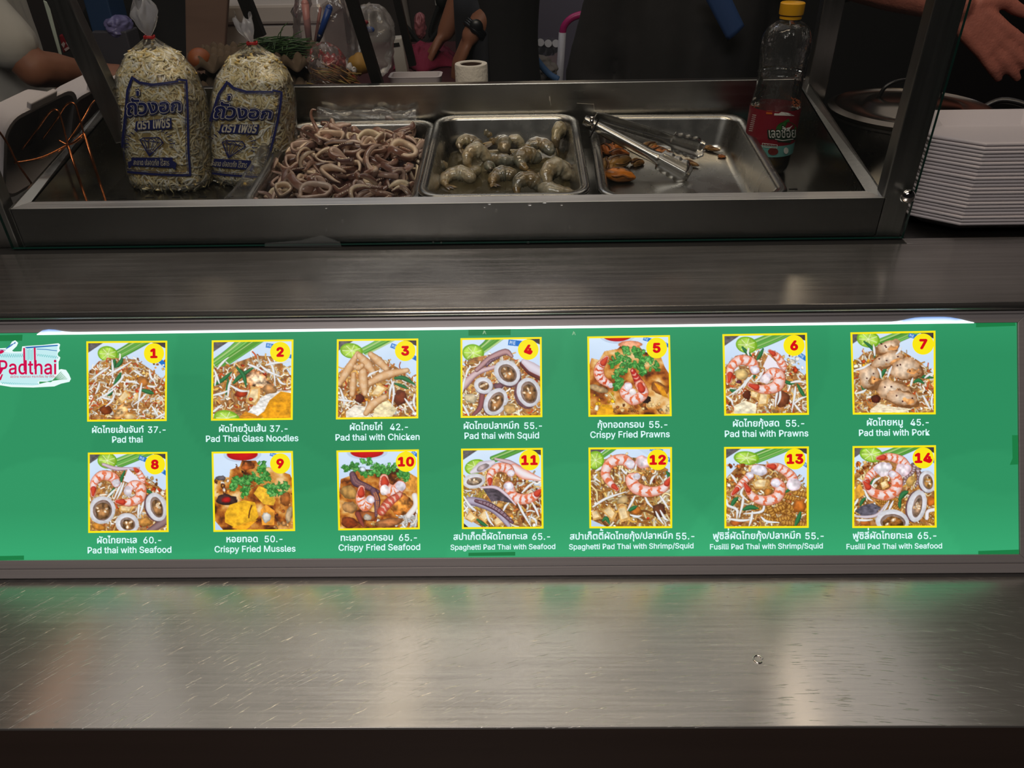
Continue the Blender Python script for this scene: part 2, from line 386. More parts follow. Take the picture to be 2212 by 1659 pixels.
    def blob(s, cx, cy, rx, ry, ang, mid, edge=None, rough=0.25, tex=0.12, al=1.0, seed=None, spec=12):
        R = max(rx, ry) * 1.4; w = s.win(cx - R, cy - R, cx + R, cy + R)
        if w is None: return
        seed = int(s.r.integers(1e6)) if seed is None else seed; X, Y = s.X[w] - cx, s.Y[w] - cy; c, sn = math.cos(ang), math.sin(ang)
        u, v = (X * c + Y * sn) / rx, (-X * sn + Y * c) / ry; q = np.hypot(u, v); nz = fbm(X.shape, 5, seed, 3) - .5
        q = q * (1 + rough * nz * 2.5); cov = np.clip((1 - q) * min(rx, ry) * s.k + .5, 0, 1)
        mid = np.asarray(mid, float); edge = mid * .62 if edge is None else np.asarray(edge, float); k = (np.clip(q, 0, 1) ** 2.5)[..., None]
        fine = (fbm(X.shape, max(4, R * s.k / 3), seed + 3, 2) - .5)[..., None]
        s.put(w, cov * al, np.clip((mid * (1 - k) + edge * k) * (1 + tex * fine * 4) - spec * ((u + v) * .5)[..., None], 0, 255))
    def ring(s, cx, cy, rx, ry, ang, th, face=(232, 231, 237), side=(150, 104, 110), hole=None, drop=(0, 0)):
        """a squid ring: skin side, pale cut face, hole"""
        if drop != (0, 0): s.blob(cx + drop[0], cy + drop[1], rx, ry, ang, side, None, 0.02, .1, spec=0, seed=3)
        s.blob(cx, cy, rx, ry, ang, face, tuple(.86 * v for v in face), .03, .04, spec=6, seed=5)
        hx, hy = rx - th, ry - th; s.blob(cx + th * .08, cy + th * .08, hx, hy, ang, (176, 160, 150), (120, 92, 80), .05, .1, seed=7)
        c = hole or (146, 104, 64); s.blob(cx + th * .2, cy + th * .25, hx * .82, hy * .8, ang, c, tuple(v * .6 for v in c), .12, .3, seed=9)
        for _ in range(4):
            a = s.r.uniform(0, 6.3); q = s.r.uniform(.1, .6); s.blob(cx + hx * q * math.cos(a), cy + hy * q * math.sin(a), th * .45, th * .3, a, (236, 220, 200), (190, 140, 80), .4, .2)
    def bits(s, poly, n, ln, wd, pal, curve=.5, edge=.62):
        """many short curved strokes inside an outline"""
        P = np.array(poly, float); lo, hi = P.min(0), P.max(0); k = 0; tries = 0
        while k < n and tries < n * 8:
            tries += 1; x, y = s.r.uniform(lo, hi); c = False
            for (xa, ya), (xb, yb) in zip(P, np.roll(P, -1, 0)):
                if (ya > y) != (yb > y) and x < (xb - xa) * (y - ya) / (yb - ya) + xa: c = not c
            if not c: continue
            k += 1; a = s.r.uniform(0, 6.3); l = s.r.uniform(*ln); b = a + s.r.uniform(-curve, curve) * 2; m = pal[s.r.integers(len(pal))]; m = np.array(m) * s.r.uniform(.8, 1.12)
            s.stroke([(x, y), (x + l / 2 * math.cos(a), y + l / 2 * math.sin(a)), (x + l / 2 * (math.cos(a) + math.cos(b)), y + l / 2 * (math.sin(a) + math.sin(b)))], s.r.uniform(*wd), m, m * edge, n=3)
    # ---- things on the plates
    def plate(s, corner=True, right=True):
        n = s.n; g = np.linspace(0, 1, n); s.a[:] = np.array((206, 224, 244)) - 26 * g[:, None, None] * np.array((1, .8, .4)) + 14 * fbm((n, n), 3, s.seed, 3)[..., None]
        x0, y0, u = s.x0, s.y0, s.n / s.k / 100
        if corner: s.poly([(x0 - 9, y0 - 9), (x0 + 22 * u, y0 - 9), (x0 - 9, y0 + 14 * u)], (96, 90, 92), tex=.3)
        if right: s.poly([(x0 + 78 * u, y0 - 9), (x0 + 109 * u, y0 - 9), (x0 + 109 * u, y0 + 12 * u)], (70, 60, 62), tex=.3)
    def chives(s, x0, y0, x1, y1, n=7, spread=60, w=13):
        for i in range(n):
            o = (i - n / 2) * spread / n; g = s.r.integers(-20, 30)
            q = .62 + .3 * (i % 3 == 0); s.stroke([(x0 + o * .5, y0 + o * .75), ((x0 + x1) / 2 + o * 1.1, (y0 + y1) / 2 + o * .5), (x1 + o * 2.2, y1 - abs(o) * .2)], w * q, (186, 214, 140) if i % 4 == 1 else (104 + g, 172 + g, 70 + g), (130, 170, 90) if i % 4 == 1 else (58, 122, 48))
    def lime(s, cx, cy, r, ry=None, ang=0.2):
        ry = ry or r * .86
        s.blob(cx, cy, r, ry, ang, (150, 200, 50), (110, 165, 30), .02, .03); s.blob(cx - r * .03, cy + r * .03, r * .84, ry * .84, ang, (186, 220, 96), (150, 196, 60), .03, .1)
        for k in range(7):
            a = ang + k * .9 + .3; s.stroke([(cx, cy), (cx + r * .78 * math.cos(a), cy + ry * .78 * math.sin(a))], r * .035, (226, 240, 180), (200, 225, 140))
        s.blob(cx, cy, r * .1, ry * .1, 0, (235, 244, 200), (220, 236, 170), .1, 0)
    def mark(s, cx, cy, u, ang=.5):
        """the blue printed label on the rim of the plate"""
        c, sn = math.cos(ang), math.sin(ang); q = lambda x, y: (cx + u * (x * c - y * sn), cy + u * (x * sn + y * c))
        s.poly([q(-1, -.42), q(1.9, -.42), q(1.9, .42), q(-1, .42)], (28, 112, 200), tex=.06)
        for x in (-.75, -.45): s.stroke([q(x, -.22), q(x, .22)], u * .045, (226, 236, 248), (226, 236, 248))
        s.stroke([q(-.75, -.22), q(-.58, -.16), q(-.6, 0), q(-.75, .02)], u * .04, (226, 236, 248), (226, 236, 248))
        s.stroke([q(-.2, -.22), q(-.2, .22)], u * .045, (226, 236, 248), (226, 236, 248))
        for y in (-.22, 0, .22): s.stroke([q(-.2, y), q(.02, y)], u * .04, (226, 236, 248), (226, 236, 248))
    def noodles(s, poly, n=420, pal=None, ln=(40, 110), wd=(5, 10), dark=(168, 116, 66)):
        s.poly(poly, dark, tex=.4); pal = pal or [(216, 150, 60), (190, 116, 44), (230, 176, 90), (244, 224, 180), (160, 86, 34), (236, 194, 120), (250, 242, 230), (250, 242, 230), (206, 84, 36), (170, 130, 92), (240, 226, 196), (246, 232, 204), (250, 244, 232), (224, 176, 104)]
        s.bits(poly, n, ln, wd, pal, .8, .78)
    def crumbs(s, poly, n, pal=((236, 190, 110), (250, 236, 214), (230, 150, 40), (190, 60, 24), (150, 84, 30), (255, 250, 240)), r=(8, 24)):
        P = np.array(poly, float); lo, hi = P.min(0), P.max(0)
        for _ in range(n):
            x, y = s.r.uniform(lo, hi); q = s.r.uniform(*r); m = pal[s.r.integers(len(pal))]
            if any(((ya > y) != (yb > y)) and x < (xb - xa) * (y - ya) / (yb - ya) + xa for (xa, ya), (xb, yb) in [(P.min(0), P.max(0))]) or True: s.blob(x, y, q, q * s.r.uniform(.5, 1), s.r.uniform(0, 3), m, None, .4, .25)
    def sprout(s, *pts, w=11): s.stroke(pts, [w * .5, w * .9, w * .95, w * .7, w * .3], (238, 240, 244), (190, 186, 176), spec=10)
    def sprouts(s, poly, n, ln=(90, 210), w=(7, 11)):
        P = np.array(poly, float); lo, hi = P.min(0), P.max(0)
        for _ in range(n):
            x, y = s.r.uniform(lo, hi); a = s.r.uniform(0, 6.3); b = a + s.r.uniform(-1, 1); l = s.r.uniform(*ln)
            s.sprout((x, y), (x + l / 2 * math.cos(a), y + l / 2 * math.sin(a)), (x + l / 2 * (math.cos(a) + math.cos(b)), y + l / 2 * (math.sin(a) + math.sin(b))), w=s.r.uniform(*w))
    def leaf(s, *pts, w=16): s.stroke(pts, [w * .5, w, w, w * .3], (52, 122, 70), (24, 70, 40), spec=16)
    def tofu(s, *pts): s.poly(pts, (214, 166, 96), tex=.3, seed=3); P = np.array(pts); c = P.mean(0); s.poly((P - c) * .7 + c - 4, (238, 210, 160), tex=.25, seed=8)
    def prawn(s, pts, w=(20, 44, 56, 60, 50), red=(226, 112, 70)):
        """a cooked prawn from tail tip to head end"""
        s.stroke(pts, [v * 1.05 for v in w], (150, 70, 50), (110, 56, 40))
        s.stroke(pts, w, (240, 224, 224), (222, 134, 104), band=(red, 7, .40), spec=18, seed=2, lump=.06)
        a, b = pts[0], pts[1]; s.stroke([a, ((a[0] + b[0]) / 2, (a[1] + b[1]) / 2)], [w[0] * .6, w[1] * .75], (212, 74, 48), (150, 40, 30), spec=20)
        e = pts[-1]; s.blob(e[0], e[1], w[-1] * .95, w[-1] * .85, .4, (238, 232, 238), (200, 190, 204), .16, .1)
    def tentacle(s, pts, w, face=(206, 190, 200), n=11):
        s.stroke(pts, w, (120, 84, 96), (60, 34, 44), spec=18); P = np.array(smooth_path([(*p, 0) for p in pts], 12))[:, :2]
        for i in np.linspace(3, len(P) - 3, n * 2).astype(int):
            ww = np.interp(i / len(P), np.linspace(0, 1, len(w)), w); d = P[min(i + 1, len(P) - 1)] - P[i]; nn = np.array((-d[1], d[0])) / (np.hypot(*d) + 1e-6)
            for o in (-.4, .15): c = P[i] + nn * ww * o; s.blob(c[0], c[1], ww * .25, ww * .22, 0, face, (110, 70, 80), .1, .05, spec=6)
    def cilantro(s, spots, r=60):
        for cx, cy in spots:
            for k in range(9):
                a = s.r.uniform(0, 6.3); q = s.r.uniform(0, r); g = s.r.integers(-24, 34)
                s.blob(cx + q * math.cos(a), cy + q * math.sin(a) * .8, r * s.r.uniform(.3, .52), r * s.r.uniform(.2, .34), s.r.uniform(0, 3), (82 + g, 158 + g, 70 + g), (36, 104, 42), .5, .16)
            for k in range(3):
                a = s.r.uniform(0, 6.3); s.stroke([(cx, cy), (cx + r * math.cos(a), cy + r * .8 * math.sin(a))], r * .035, (150, 200, 110), (90, 160, 70))
    def crisp(s, poly, seed=0):
        w = s.poly(poly, (176, 104, 40))
        if w is None: return
        n = fbm(s.a[w].shape[:2], 7, s.seed + seed, 5); r = np.array([(74, 36, 16), (150, 76, 24), (196, 122, 44), (222, 164, 90), (240, 206, 150)], float)
        t = np.clip((n - .25) / .5, 0, 1) * 4; i = np.minimum(t.astype(int), 3); f = (t - i)[..., None]; c = r[i] * (1 - f) + r[i + 1] * f
        m = np.zeros((s.n, s.n, 3)); sv = s.a.copy(); s.poly(poly, (1, 1, 1)); cover = None
        P = np.array(poly, float); X, Y = s.X[w], s.Y[w]; inside = np.zeros(X.shape, bool)
        for (xa, ya), (xb, yb) in zip(P, np.roll(P, -1, 0)):
            if ya != yb: inside ^= ((ya > Y) != (yb > Y)) & (X < (xb - xa) * (Y - ya) / (yb - ya) + xa)
        s.a = sv; s.a[w] = np.where(inside[..., None], c, s.a[w])
    def egg(s, poly, seed=0, yellow=(232, 164, 28)):
        w = s.poly(poly, yellow, tex=.28, seed=seed)
    def done(s): return s.a

def heap(x0, y0, x1, y1, top=.26, left=.0):
    """outline of the food on the plate, inside a print"""
    w, h = x1 - x0, y1 - y0
    return [(x0 - 9, y0 + h * (top + .2)), (x0 + w * .14, y0 + h * (top + .04)), (x0 + w * .36, y0 + h * top), (x0 + w * .6, y0 + h * (top + .02)), (x0 + w * .82, y0 + h * (top + .16)), (x0 + w * 1.02, y0 + h * (top + .34)), (x1 + 9, y1 + 9), (x0 - 9, y1 + 9)]

def dish_1():
    p = Pic((1055, 222, 1975, 1142), seed=11); p.plate(); p.chives(1330, 420, 1720, 215, 8, 110, 15); p.lime(1290, 358, 120, 92); p.mark(1900, 440, 62, .7); p.mark(1790, 360, 62, .5)
    hp = heap(1055, 222, 1975, 1142, .2); p.noodles(hp, 520); p.crumbs(hp[1:6] + [(1900, 1120), (1080, 1120)], 60)
    for a in [((1370, 430), (1330, 540)), ((1460, 420), (1380, 520)), ((1440, 590), (1360, 720)), ((1690, 790), (1830, 830)), ((1330, 780), (1290, 850))]: p.leaf(a[0], ((a[0][0] + a[1][0]) / 2 + 10, (a[0][1] + a[1][1]) / 2), a[1], w=26)
    p.tofu((1400, 900), (1500, 780), (1560, 850), (1450, 950)); p.tofu((1600, 850), (1640, 810), (1660, 880), (1600, 940)); p.blob(1260, 1020, 70, 60, 0, (130, 60, 24)); p.blob(1450, 1030, 120, 60, 2.2, (226, 186, 130), (170, 110, 50), .2, .3)
    p.blob(1540, 1100, 70, 40, 0, (240, 214, 160), (190, 130, 60)); p.blob(1700, 690, 70, 60, 0, (206, 130, 60))
    for q in [((1110, 650), (1220, 570), (1310, 510)), ((1340, 430), (1350, 560), (1340, 650)), ((1290, 610), (1420, 540), (1570, 450)), ((1480, 600), (1430, 680), (1300, 790)), ((1380, 760), (1250, 850), (1150, 900)), ((1500, 690), (1600, 690), (1660, 720)), ((1690, 710), (1670, 820), (1640, 1010)), ((1730, 850), (1680, 900), (1590, 965)), ((1370, 840), (1330, 920), (1260, 980)), ((1190, 700), (1170, 770), (1140, 830)), ((1810, 980), (1860, 1050), (1890, 1110)), ((1870, 1120), (1920, 1090), (1985, 1060)), ((1760, 740), (1820, 750), (1860, 750)), ((1780, 550), (1800, 640), (1850, 690)), ((1330, 900), (1250, 880), (1200, 860)), ((1600, 560), (1650, 590), (1700, 620))]: p.sprout(*q, w=15)
    return p.done()
def dish_2():
    p = Pic((170, 160, 890, 870), seed=12); p.plate(True, False); p.chives(180, 400, 560, 140, 9, 120, 16); p.mark(700, 205, 48, .15); p.mark(870, 300, 40, .3)
    hp = [(160, 400), (300, 380), (450, 330), (560, 290), (700, 300), (830, 400), (900, 520), (900, 880), (160, 880)]; p.noodles(hp, 380, ln=(30, 80), wd=(4, 8)); p.crumbs([(430, 320), (760, 560)], 30)
    p.egg([(500, 800), (600, 680), (720, 620), (900, 610), (900, 880), (400, 880)], 3, (236, 232, 226)); p.egg([(640, 800), (690, 700), (790, 620), (900, 640), (900, 880), (560, 860)], 5, (230, 156, 20)); p.egg([(410, 860), (470, 800), (560, 830), (640, 880), (410, 890)], 8, (216, 140, 30))
    p.tofu((520, 580), (605, 575), (600, 690), (560, 750), (470, 710)); p.blob(430, 640, 60, 30, 0, (170, 56, 24)); p.blob(520, 690, 22, 16, 0, (206, 70, 30)); p.blob(590, 520, 110, 60, .6, (236, 206, 170), (180, 110, 60), .35, .4); p.blob(690, 600, 70, 40, .3, (210, 150, 90))
    p.leaf((170, 560), (260, 510), (340, 440), w=18); p.leaf((360, 540), (420, 480), (550, 395), w=20); p.leaf((390, 400), (450, 470), (475, 575), w=18); p.leaf((310, 500), (300, 600), (290, 650), w=12)
    for q in [((210, 410), (260, 350), (310, 305)), ((190, 560), (200, 470), (180, 410)), ((230, 540), (200, 460), (190, 430)), ((670, 310), (720, 420), (740, 570)), ((600, 380), (680, 440), (800, 490)), ((490, 370), (560, 400), (640, 450)), ((330, 560), (420, 610), (500, 615)), ((250, 740), (190, 790), (175, 800)), ((170, 650), (260, 630), (330, 600)), ((650, 380), (740, 360), (870, 350)), ((310, 660), (320, 560), (350, 480)), ((760, 500), (790, 540), (830, 560))]: p.sprout(*q, w=12)
    p.lime(300, 860, 120, 70); return p.done()
def dish_3():
    p = Pic((1322, 150, 2040, 860), seed=13); p.plate(); p.chives(1560, 260, 1800, 140, 6, 80, 12); p.lime(1445, 245, 104, 70); p.mark(1850, 215, 50, .35); p.mark(2010, 310, 45, .5)
    p.noodles(heap(1322, 150, 2040, 860, .24), 420, ln=(30, 80), wd=(4, 8)); p.crumbs([(1322, 380), (2040, 850)], 46)
    p.egg([(1400, 800), (1480, 740), (1580, 760), (1640, 860), (1400, 870)], 3, (238, 228, 210)); p.egg([(1660, 760), (1780, 700), (1860, 790), (1800, 870), (1640, 870)], 4, (240, 222, 176))
    p.leaf((1840, 500), (1920, 500), (2020, 560), w=20); p.leaf((1840, 550), (1900, 570), (1960, 600), w=14); p.blob(1890, 680, 60, 70, .3, (130, 60, 34)); p.blob(1520, 680, 40, 40, 0, (110, 44, 26))
    p.tofu((1610, 660), (1690, 545), (1780, 590), (1690, 670))
    ck = ((226, 182, 134), (160, 108, 62))
    for pts, w in [([(1335, 545), (1420, 410), (1500, 270)], [28, 40, 22]), ([(1515, 290), (1580, 360), (1650, 455)], [30, 44, 24]), ([(1620, 280), (1690, 340), (1760, 410)], [26, 40, 30]), ([(1615, 540), (1760, 470), (1950, 430)], [30, 42, 22]), ([(1465, 460), (1460, 560), (1455, 645)], [22, 34, 24]), ([(1550, 440), (1555, 540), (1570, 640)], [38, 46, 24]), ([(1580, 820), (1640, 740), (1750, 670)], [24, 42, 26]), ([(1480, 390), (1510, 400), (1540, 380)], [22, 30, 24])]:
        p.stroke(pts, w, *ck, spec=22, lump=.1, band=((232, 196, 156), 3, .5))
    for q in [((1810, 520), (1830, 620), (1815, 760)), ((1830, 530), (1800, 600), (1790, 690)), ((1350, 600), (1380, 700), (1380, 750)), ((1930, 690), (1980, 760), (2020, 820)), ((1330, 690), (1400, 700), (1470, 710)), ((2020, 650), (2010, 720), (2030, 790)), ((1600, 480), (1620, 460), (1690, 430))]: p.sprout(*q, w=12)
    return p.done()
def dish_4():
    p = Pic((165, 140, 880, 845), seed=14); p.plate(False); p.chives(340, 250, 500, 130, 6, 80, 14); p.lime(268, 265, 100, 80); p.mark(650, 180, 62, .12)
    p.noodles(heap(165, 140, 880, 845, .2), 480, ln=(30, 80), wd=(4, 8)); p.crumbs([(165, 350), (880, 840)], 60)
    p.stroke([(180, 560), (300, 450), (460, 395)], [40, 26, 18], (216, 190, 190), (140, 96, 104), spec=20); p.stroke([(300, 420), (420, 320), (560, 260), (620, 300)], [20, 30, 30, 14], (190, 150, 150), (96, 56, 60), spec=20)
    p.tentacle([(390, 380), (430, 340), (500, 310)], [14, 16, 10], n=4); p.stroke([(720, 370), (800, 430), (890, 490)], [30, 50, 40], (120, 60, 56), (70, 30, 30)); p.stroke([(730, 350), (800, 400), (890, 450)], [26, 44, 40], (224, 216, 226), (190, 170, 180))
    p.stroke([(350, 640), (330, 760), (270, 830)], [26, 24, 16], (150, 90, 90)); p.blob(500, 570, 50, 30, 0, (130, 90, 100))
    p.ring(576, 450, 128, 108, .75, 36, drop=(10, 18)); p.ring(360, 562, 86, 76, .3, 36, drop=(4, 8)); p.ring(770, 628, 108, 134, -.25, 34, drop=(-22, 18)); p.ring(470, 712, 100, 132, .55, 36, drop=(-6, 10))
    for q in [((170, 620), (180, 540), (200, 480)), ((170, 730), (210, 800), (230, 845)), ((200, 480), (220, 420), (250, 390))]: p.sprout(*q, w=12)
    p.blob(600, 780, 60, 40, 0, (226, 180, 110)); p.blob(240, 680, 60, 40, .4, (240, 220, 180)); return p.done()
def sauce(p, cx, cy, rx, ry): p.blob(cx, cy, rx * 1.22, ry * 1.3, 0, (214, 226, 242), (186, 204, 228), .02, .02, spec=0); p.blob(cx, cy, rx, ry, 0, (206, 16, 18), (170, 8, 16), .02, .03, spec=0)
def dish_5():
    p = Pic((1335, 125, 2072, 832), seed=15); p.plate(False, False); sauce(p, 1600, 100, 140, 62); p.mark(1880, 150, 42, .3); p.mark(2050, 200, 40, .4)
    p.crisp([(1330, 400), (1360, 310), (1430, 330), (1480, 250), (1600, 230), (1640, 190), (1780, 180), (1840, 260), (1990, 290), (2030, 400), (2080, 480), (2080, 840), (1330, 840)])
    p.crumbs([(1335, 640), (1560, 830)], 14, ((236, 176, 24), (226, 150, 20), (246, 230, 200))); p.egg([(1400, 800), (1450, 730), (1540, 740), (1560, 830), (1400, 840)], 2); p.blob(1420, 590, 90, 30, .3, (206, 170, 120)); p.blob(1980, 590, 90, 50, .5, (190, 110, 40)); p.egg([(1930, 540), (2010, 580), (2060, 680), (2000, 660)], 5, (226, 150, 30))
    p.crumbs([(1560, 720), (2060, 830)], 26, ((196, 130, 60), (226, 190, 130), (150, 84, 34))); p.blob(1850, 690, 46, 34, 0, (50, 30, 20))
    p.prawn([(1500, 310), (1430, 400), (1440, 490), (1530, 560)], (20, 40, 48, 40, 26), red=(206, 70, 30)); p.blob(1720, 190, 110, 30, 0, (236, 170, 130), (200, 110, 70))
    p.cilantro([(1560, 350), (1640, 300), (1690, 250), (1760, 260), (1820, 300), (1890, 330), (1940, 400), (1700, 360), (1780, 380), (1590, 480), (1620, 540), (1600, 570), (1840, 440), (1640, 420)], 58)
    p.stroke([(1735, 430), (1770, 500), (1800, 560)], [22, 34, 46], (196, 40, 34), (130, 24, 24), band=((240, 170, 150), 4, .35)); p.prawn([(1800, 560), (1830, 640), (1740, 690), (1660, 630), (1690, 570)], (44, 44, 52, 46, 40)); p.blob(1730, 620, 34, 30, 0, (246, 240, 238), (220, 200, 200), .2, .1)
    p.stroke([(1520, 630), (1545, 660), (1565, 695)], 8, (226, 206, 120)); return p.done()
def pad_base(p, box, top=.24, chv=True, **k):
    x0, y0, x1, y1 = box; w = x1 - x0; p.plate()
    if chv: p.chives(x0 + .36 * w, y0 + .14 * w, x0 + .82 * w, y0 - .04 * w, 7, .13 * w, .02 * w)
    p.noodles(heap(*box, top), 420, ln=(.04 * w, .11 * w), wd=(.005 * w, .011 * w), **k); p.crumbs([(x0, y0 + .4 * w), (x1, y1)], 40, r=(.01 * w, .03 * w))
def dish_6():
    b = (150, 140, 905, 865); p = Pic(b, seed=16); pad_base(p, b, .22); p.lime(360, 230, 100, 76); p.mark(880, 350, 48, .6); p.crumbs([(650, 330), (880, 560)], 20)
    for a in [((320, 250), (400, 330)), ((510, 270), (450, 370)), ((440, 400), (420, 540)), ((690, 560), (790, 590)), ((820, 600), (890, 720)), ((200, 640), (260, 650))]: p.leaf(a[0], ((a[0][0] + a[1][0]) / 2, (a[0][1] + a[1][1]) / 2 + 8), a[1], w=17)
    p.tofu((470, 670), (560, 665), (540, 790), (445, 800)); p.tofu((390, 650), (470, 670), (450, 730), (385, 710)); p.blob(350, 690, 40, 40, 0, (110, 50, 26)); p.blob(680, 730, 70, 70, 0, (140, 76, 44)); p.egg([(230, 790), (330, 740), (440, 780), (430, 860), (230, 865)], 3, (246, 232, 200)); p.blob(300, 500, 60, 50, .3, (236, 200, 130)); p.blob(280, 570, 24, 16, 0, (96, 40, 60))
    for q in [((370, 530), (300, 620), (180, 700)), ((410, 510), (360, 560), (320, 630)), ((510, 470), (470, 530), (430, 570)), ((640, 640), (620, 720), (610, 800)), ((660, 640), (655, 720), (630, 780)), ((760, 580), (830, 570), (900, 585)), ((800, 620), (790, 700), (760, 850)), ((780, 780), (840, 730), (900, 710)), ((790, 780), (820, 820), (850, 855)), ((380, 260), (370, 300), (380, 330)), ((165, 700), (210, 740), (215, 780)), ((280, 440), (240, 460), (200, 470))]: p.sprout(*q, w=12)
    p.prawn([(190, 560), (210, 440), (290, 370), (400, 390), (430, 460)], (24, 36, 44, 46, 44)); p.prawn([(570, 290), (640, 340), (690, 430), (660, 460)], (16, 30, 36, 30)); p.poly([(505, 430), (560, 320), (640, 400), (690, 470), (560, 470)], (238, 232, 242)); p.stroke([(640, 400), (665, 440), (690, 470)], 8, (236, 150, 130))
    p.prawn([(380, 600), (500, 640), (630, 610), (650, 520), (590, 490), (540, 530)], (22, 40, 54, 56, 46, 40)); p.blob(520, 545, 46, 40, 0, (244, 236, 238), (214, 190, 196), .2, .1); return p.done()
def dish_7():
    b = (1330, 125, 2075, 860); p = Pic(b, seed=17); pad_base(p, b, .2); p.lime(1480, 180, 106, 76); p.mark(1890, 160, 46, .3); p.crumbs([(1330, 330), (1560, 480)], 18, ((240, 170, 30), (250, 236, 200), (200, 80, 30)))
    p.leaf((1440, 200), (1500, 250), (1530, 300), w=14); p.leaf((1530, 250), (1535, 310), (1530, 350), w=12); p.leaf((1640, 440), (1600, 500), (1580, 540), w=18); p.leaf((1920, 520), (1990, 530), (2070, 540), w=16); p.leaf((1890, 580), (1930, 560), (1980, 590), w=18); p.leaf((1410, 610), (1430, 640), (1450, 640), w=16)
    pk = ((226, 202, 176), (176, 130, 90))
    for cx, cy, rx, ry, a in [(1655, 250, 110, 56, -.25), (1660, 370, 165, 58, -.3), (1820, 450, 140, 90, .1), (1480, 530, 90, 105, .7), (1700, 650, 165, 90, .35), (1790, 730, 140, 64, .15)]:
        p.blob(cx + 4, cy + 10, rx * 1.04, ry * 1.05, a, (150, 104, 62), (120, 78, 44), .3, .1); p.blob(cx, cy, rx, ry, a, *pk, .3, .11, spec=20); p.blob(cx + rx * .4, cy + ry * .3, rx * .4, ry * .35, a, (206, 140, 76), (190, 120, 60), .6, .3, al=.8)
        for _ in range(3): p.blob(cx + p.r.uniform(-.6, .6) * rx, cy + p.r.uniform(-.5, .5) * ry, 8, 7, 0, (86, 40, 40))
    p.blob(1535, 730, 44, 40, 0, (96, 40, 26)); p.egg([(1480, 830), (1560, 770), (1680, 800), (1860, 820), (1800, 865), (1480, 865)], 3, (246, 226, 190))
    for q in [((1345, 465), (1430, 440), (1500, 400)), ((1730, 320), (1760, 290), (1780, 260)), ((1650, 530), (1670, 470), (1690, 430)), ((1860, 610), (1870, 570), (1880, 540)), ((1970, 700), (2010, 770), (2040, 830)), ((2060, 690), (2050, 760), (2060, 830)), ((1990, 540), (2030, 510), (2070, 500)), ((1350, 680), (1420, 660), (1450, 640)), ((1535, 330), (1530, 270), (1525, 230)), ((1560, 450), (1580, 480), (1590, 540))]: p.sprout(*q, w=12)
    return p.done()
def dish_8():
    b = (148, 172, 848, 882); p = Pic(b, seed=18); pad_base(p, b, .2); p.lime(312, 235, 90, 74); p.mark(645, 225, 48, .4); p.mark(820, 340, 44, .6); p.crumbs([(640, 370), (790, 520)], 14)
    p.leaf((470, 330), (440, 400), (430, 460), w=14); p.leaf((370, 490), (350, 530), (330, 560), w=16); p.leaf((640, 510), (680, 520), (720, 540), w=16); p.stroke([(275, 270), (400, 310), (600, 305)], [14, 20, 8], (216, 196, 210), (130, 96, 110), spec=20)
    p.tofu((420, 650), (560, 650), (520, 710), (420, 700)); p.blob(230, 840, 60, 30, .3, (214, 140, 50)); p.stroke([(690, 880), (770, 830), (845, 780)], [26, 34, 40], (150, 120, 120), (90, 60, 64)); p.blob(650, 800, 60, 40, 0, (216, 150, 70)); p.blob(500, 760, 40, 30, 0, (200, 130, 60))
    for q in [((440, 440), (410, 500), (370, 590)), ((460, 440), (430, 520), (400, 580)), ((600, 620), (590, 690), (585, 770)), ((380, 500), (340, 540), (300, 580)), ((640, 600), (620, 680), (600, 730))]: p.sprout(*q, w=12)
    p.prawn([(180, 545), (190, 440), (260, 370), (360, 390), (390, 440)], (22, 34, 42, 46, 40)); p.prawn([(560, 310), (600, 350), (630, 420), (600, 440)], (14, 26, 30, 26)); p.poly([(455, 420), (500, 310), (580, 390), (620, 440), (500, 440)], (234, 232, 244))
    p.prawn([(395, 610), (500, 620), (600, 580), (610, 490), (550, 460), (500, 500)], (20, 36, 46, 50, 40, 36)); p.blob(495, 520, 34, 44, 0, (240, 234, 240), (214, 196, 206), .2, .1)
    p.ring(262, 685, 120, 128, .2, 34); p.ring(488, 812, 106, 96, .3, 38); p.ring(752, 662, 92, 134, -.3, 38, drop=(-14, 6)); return p.done()
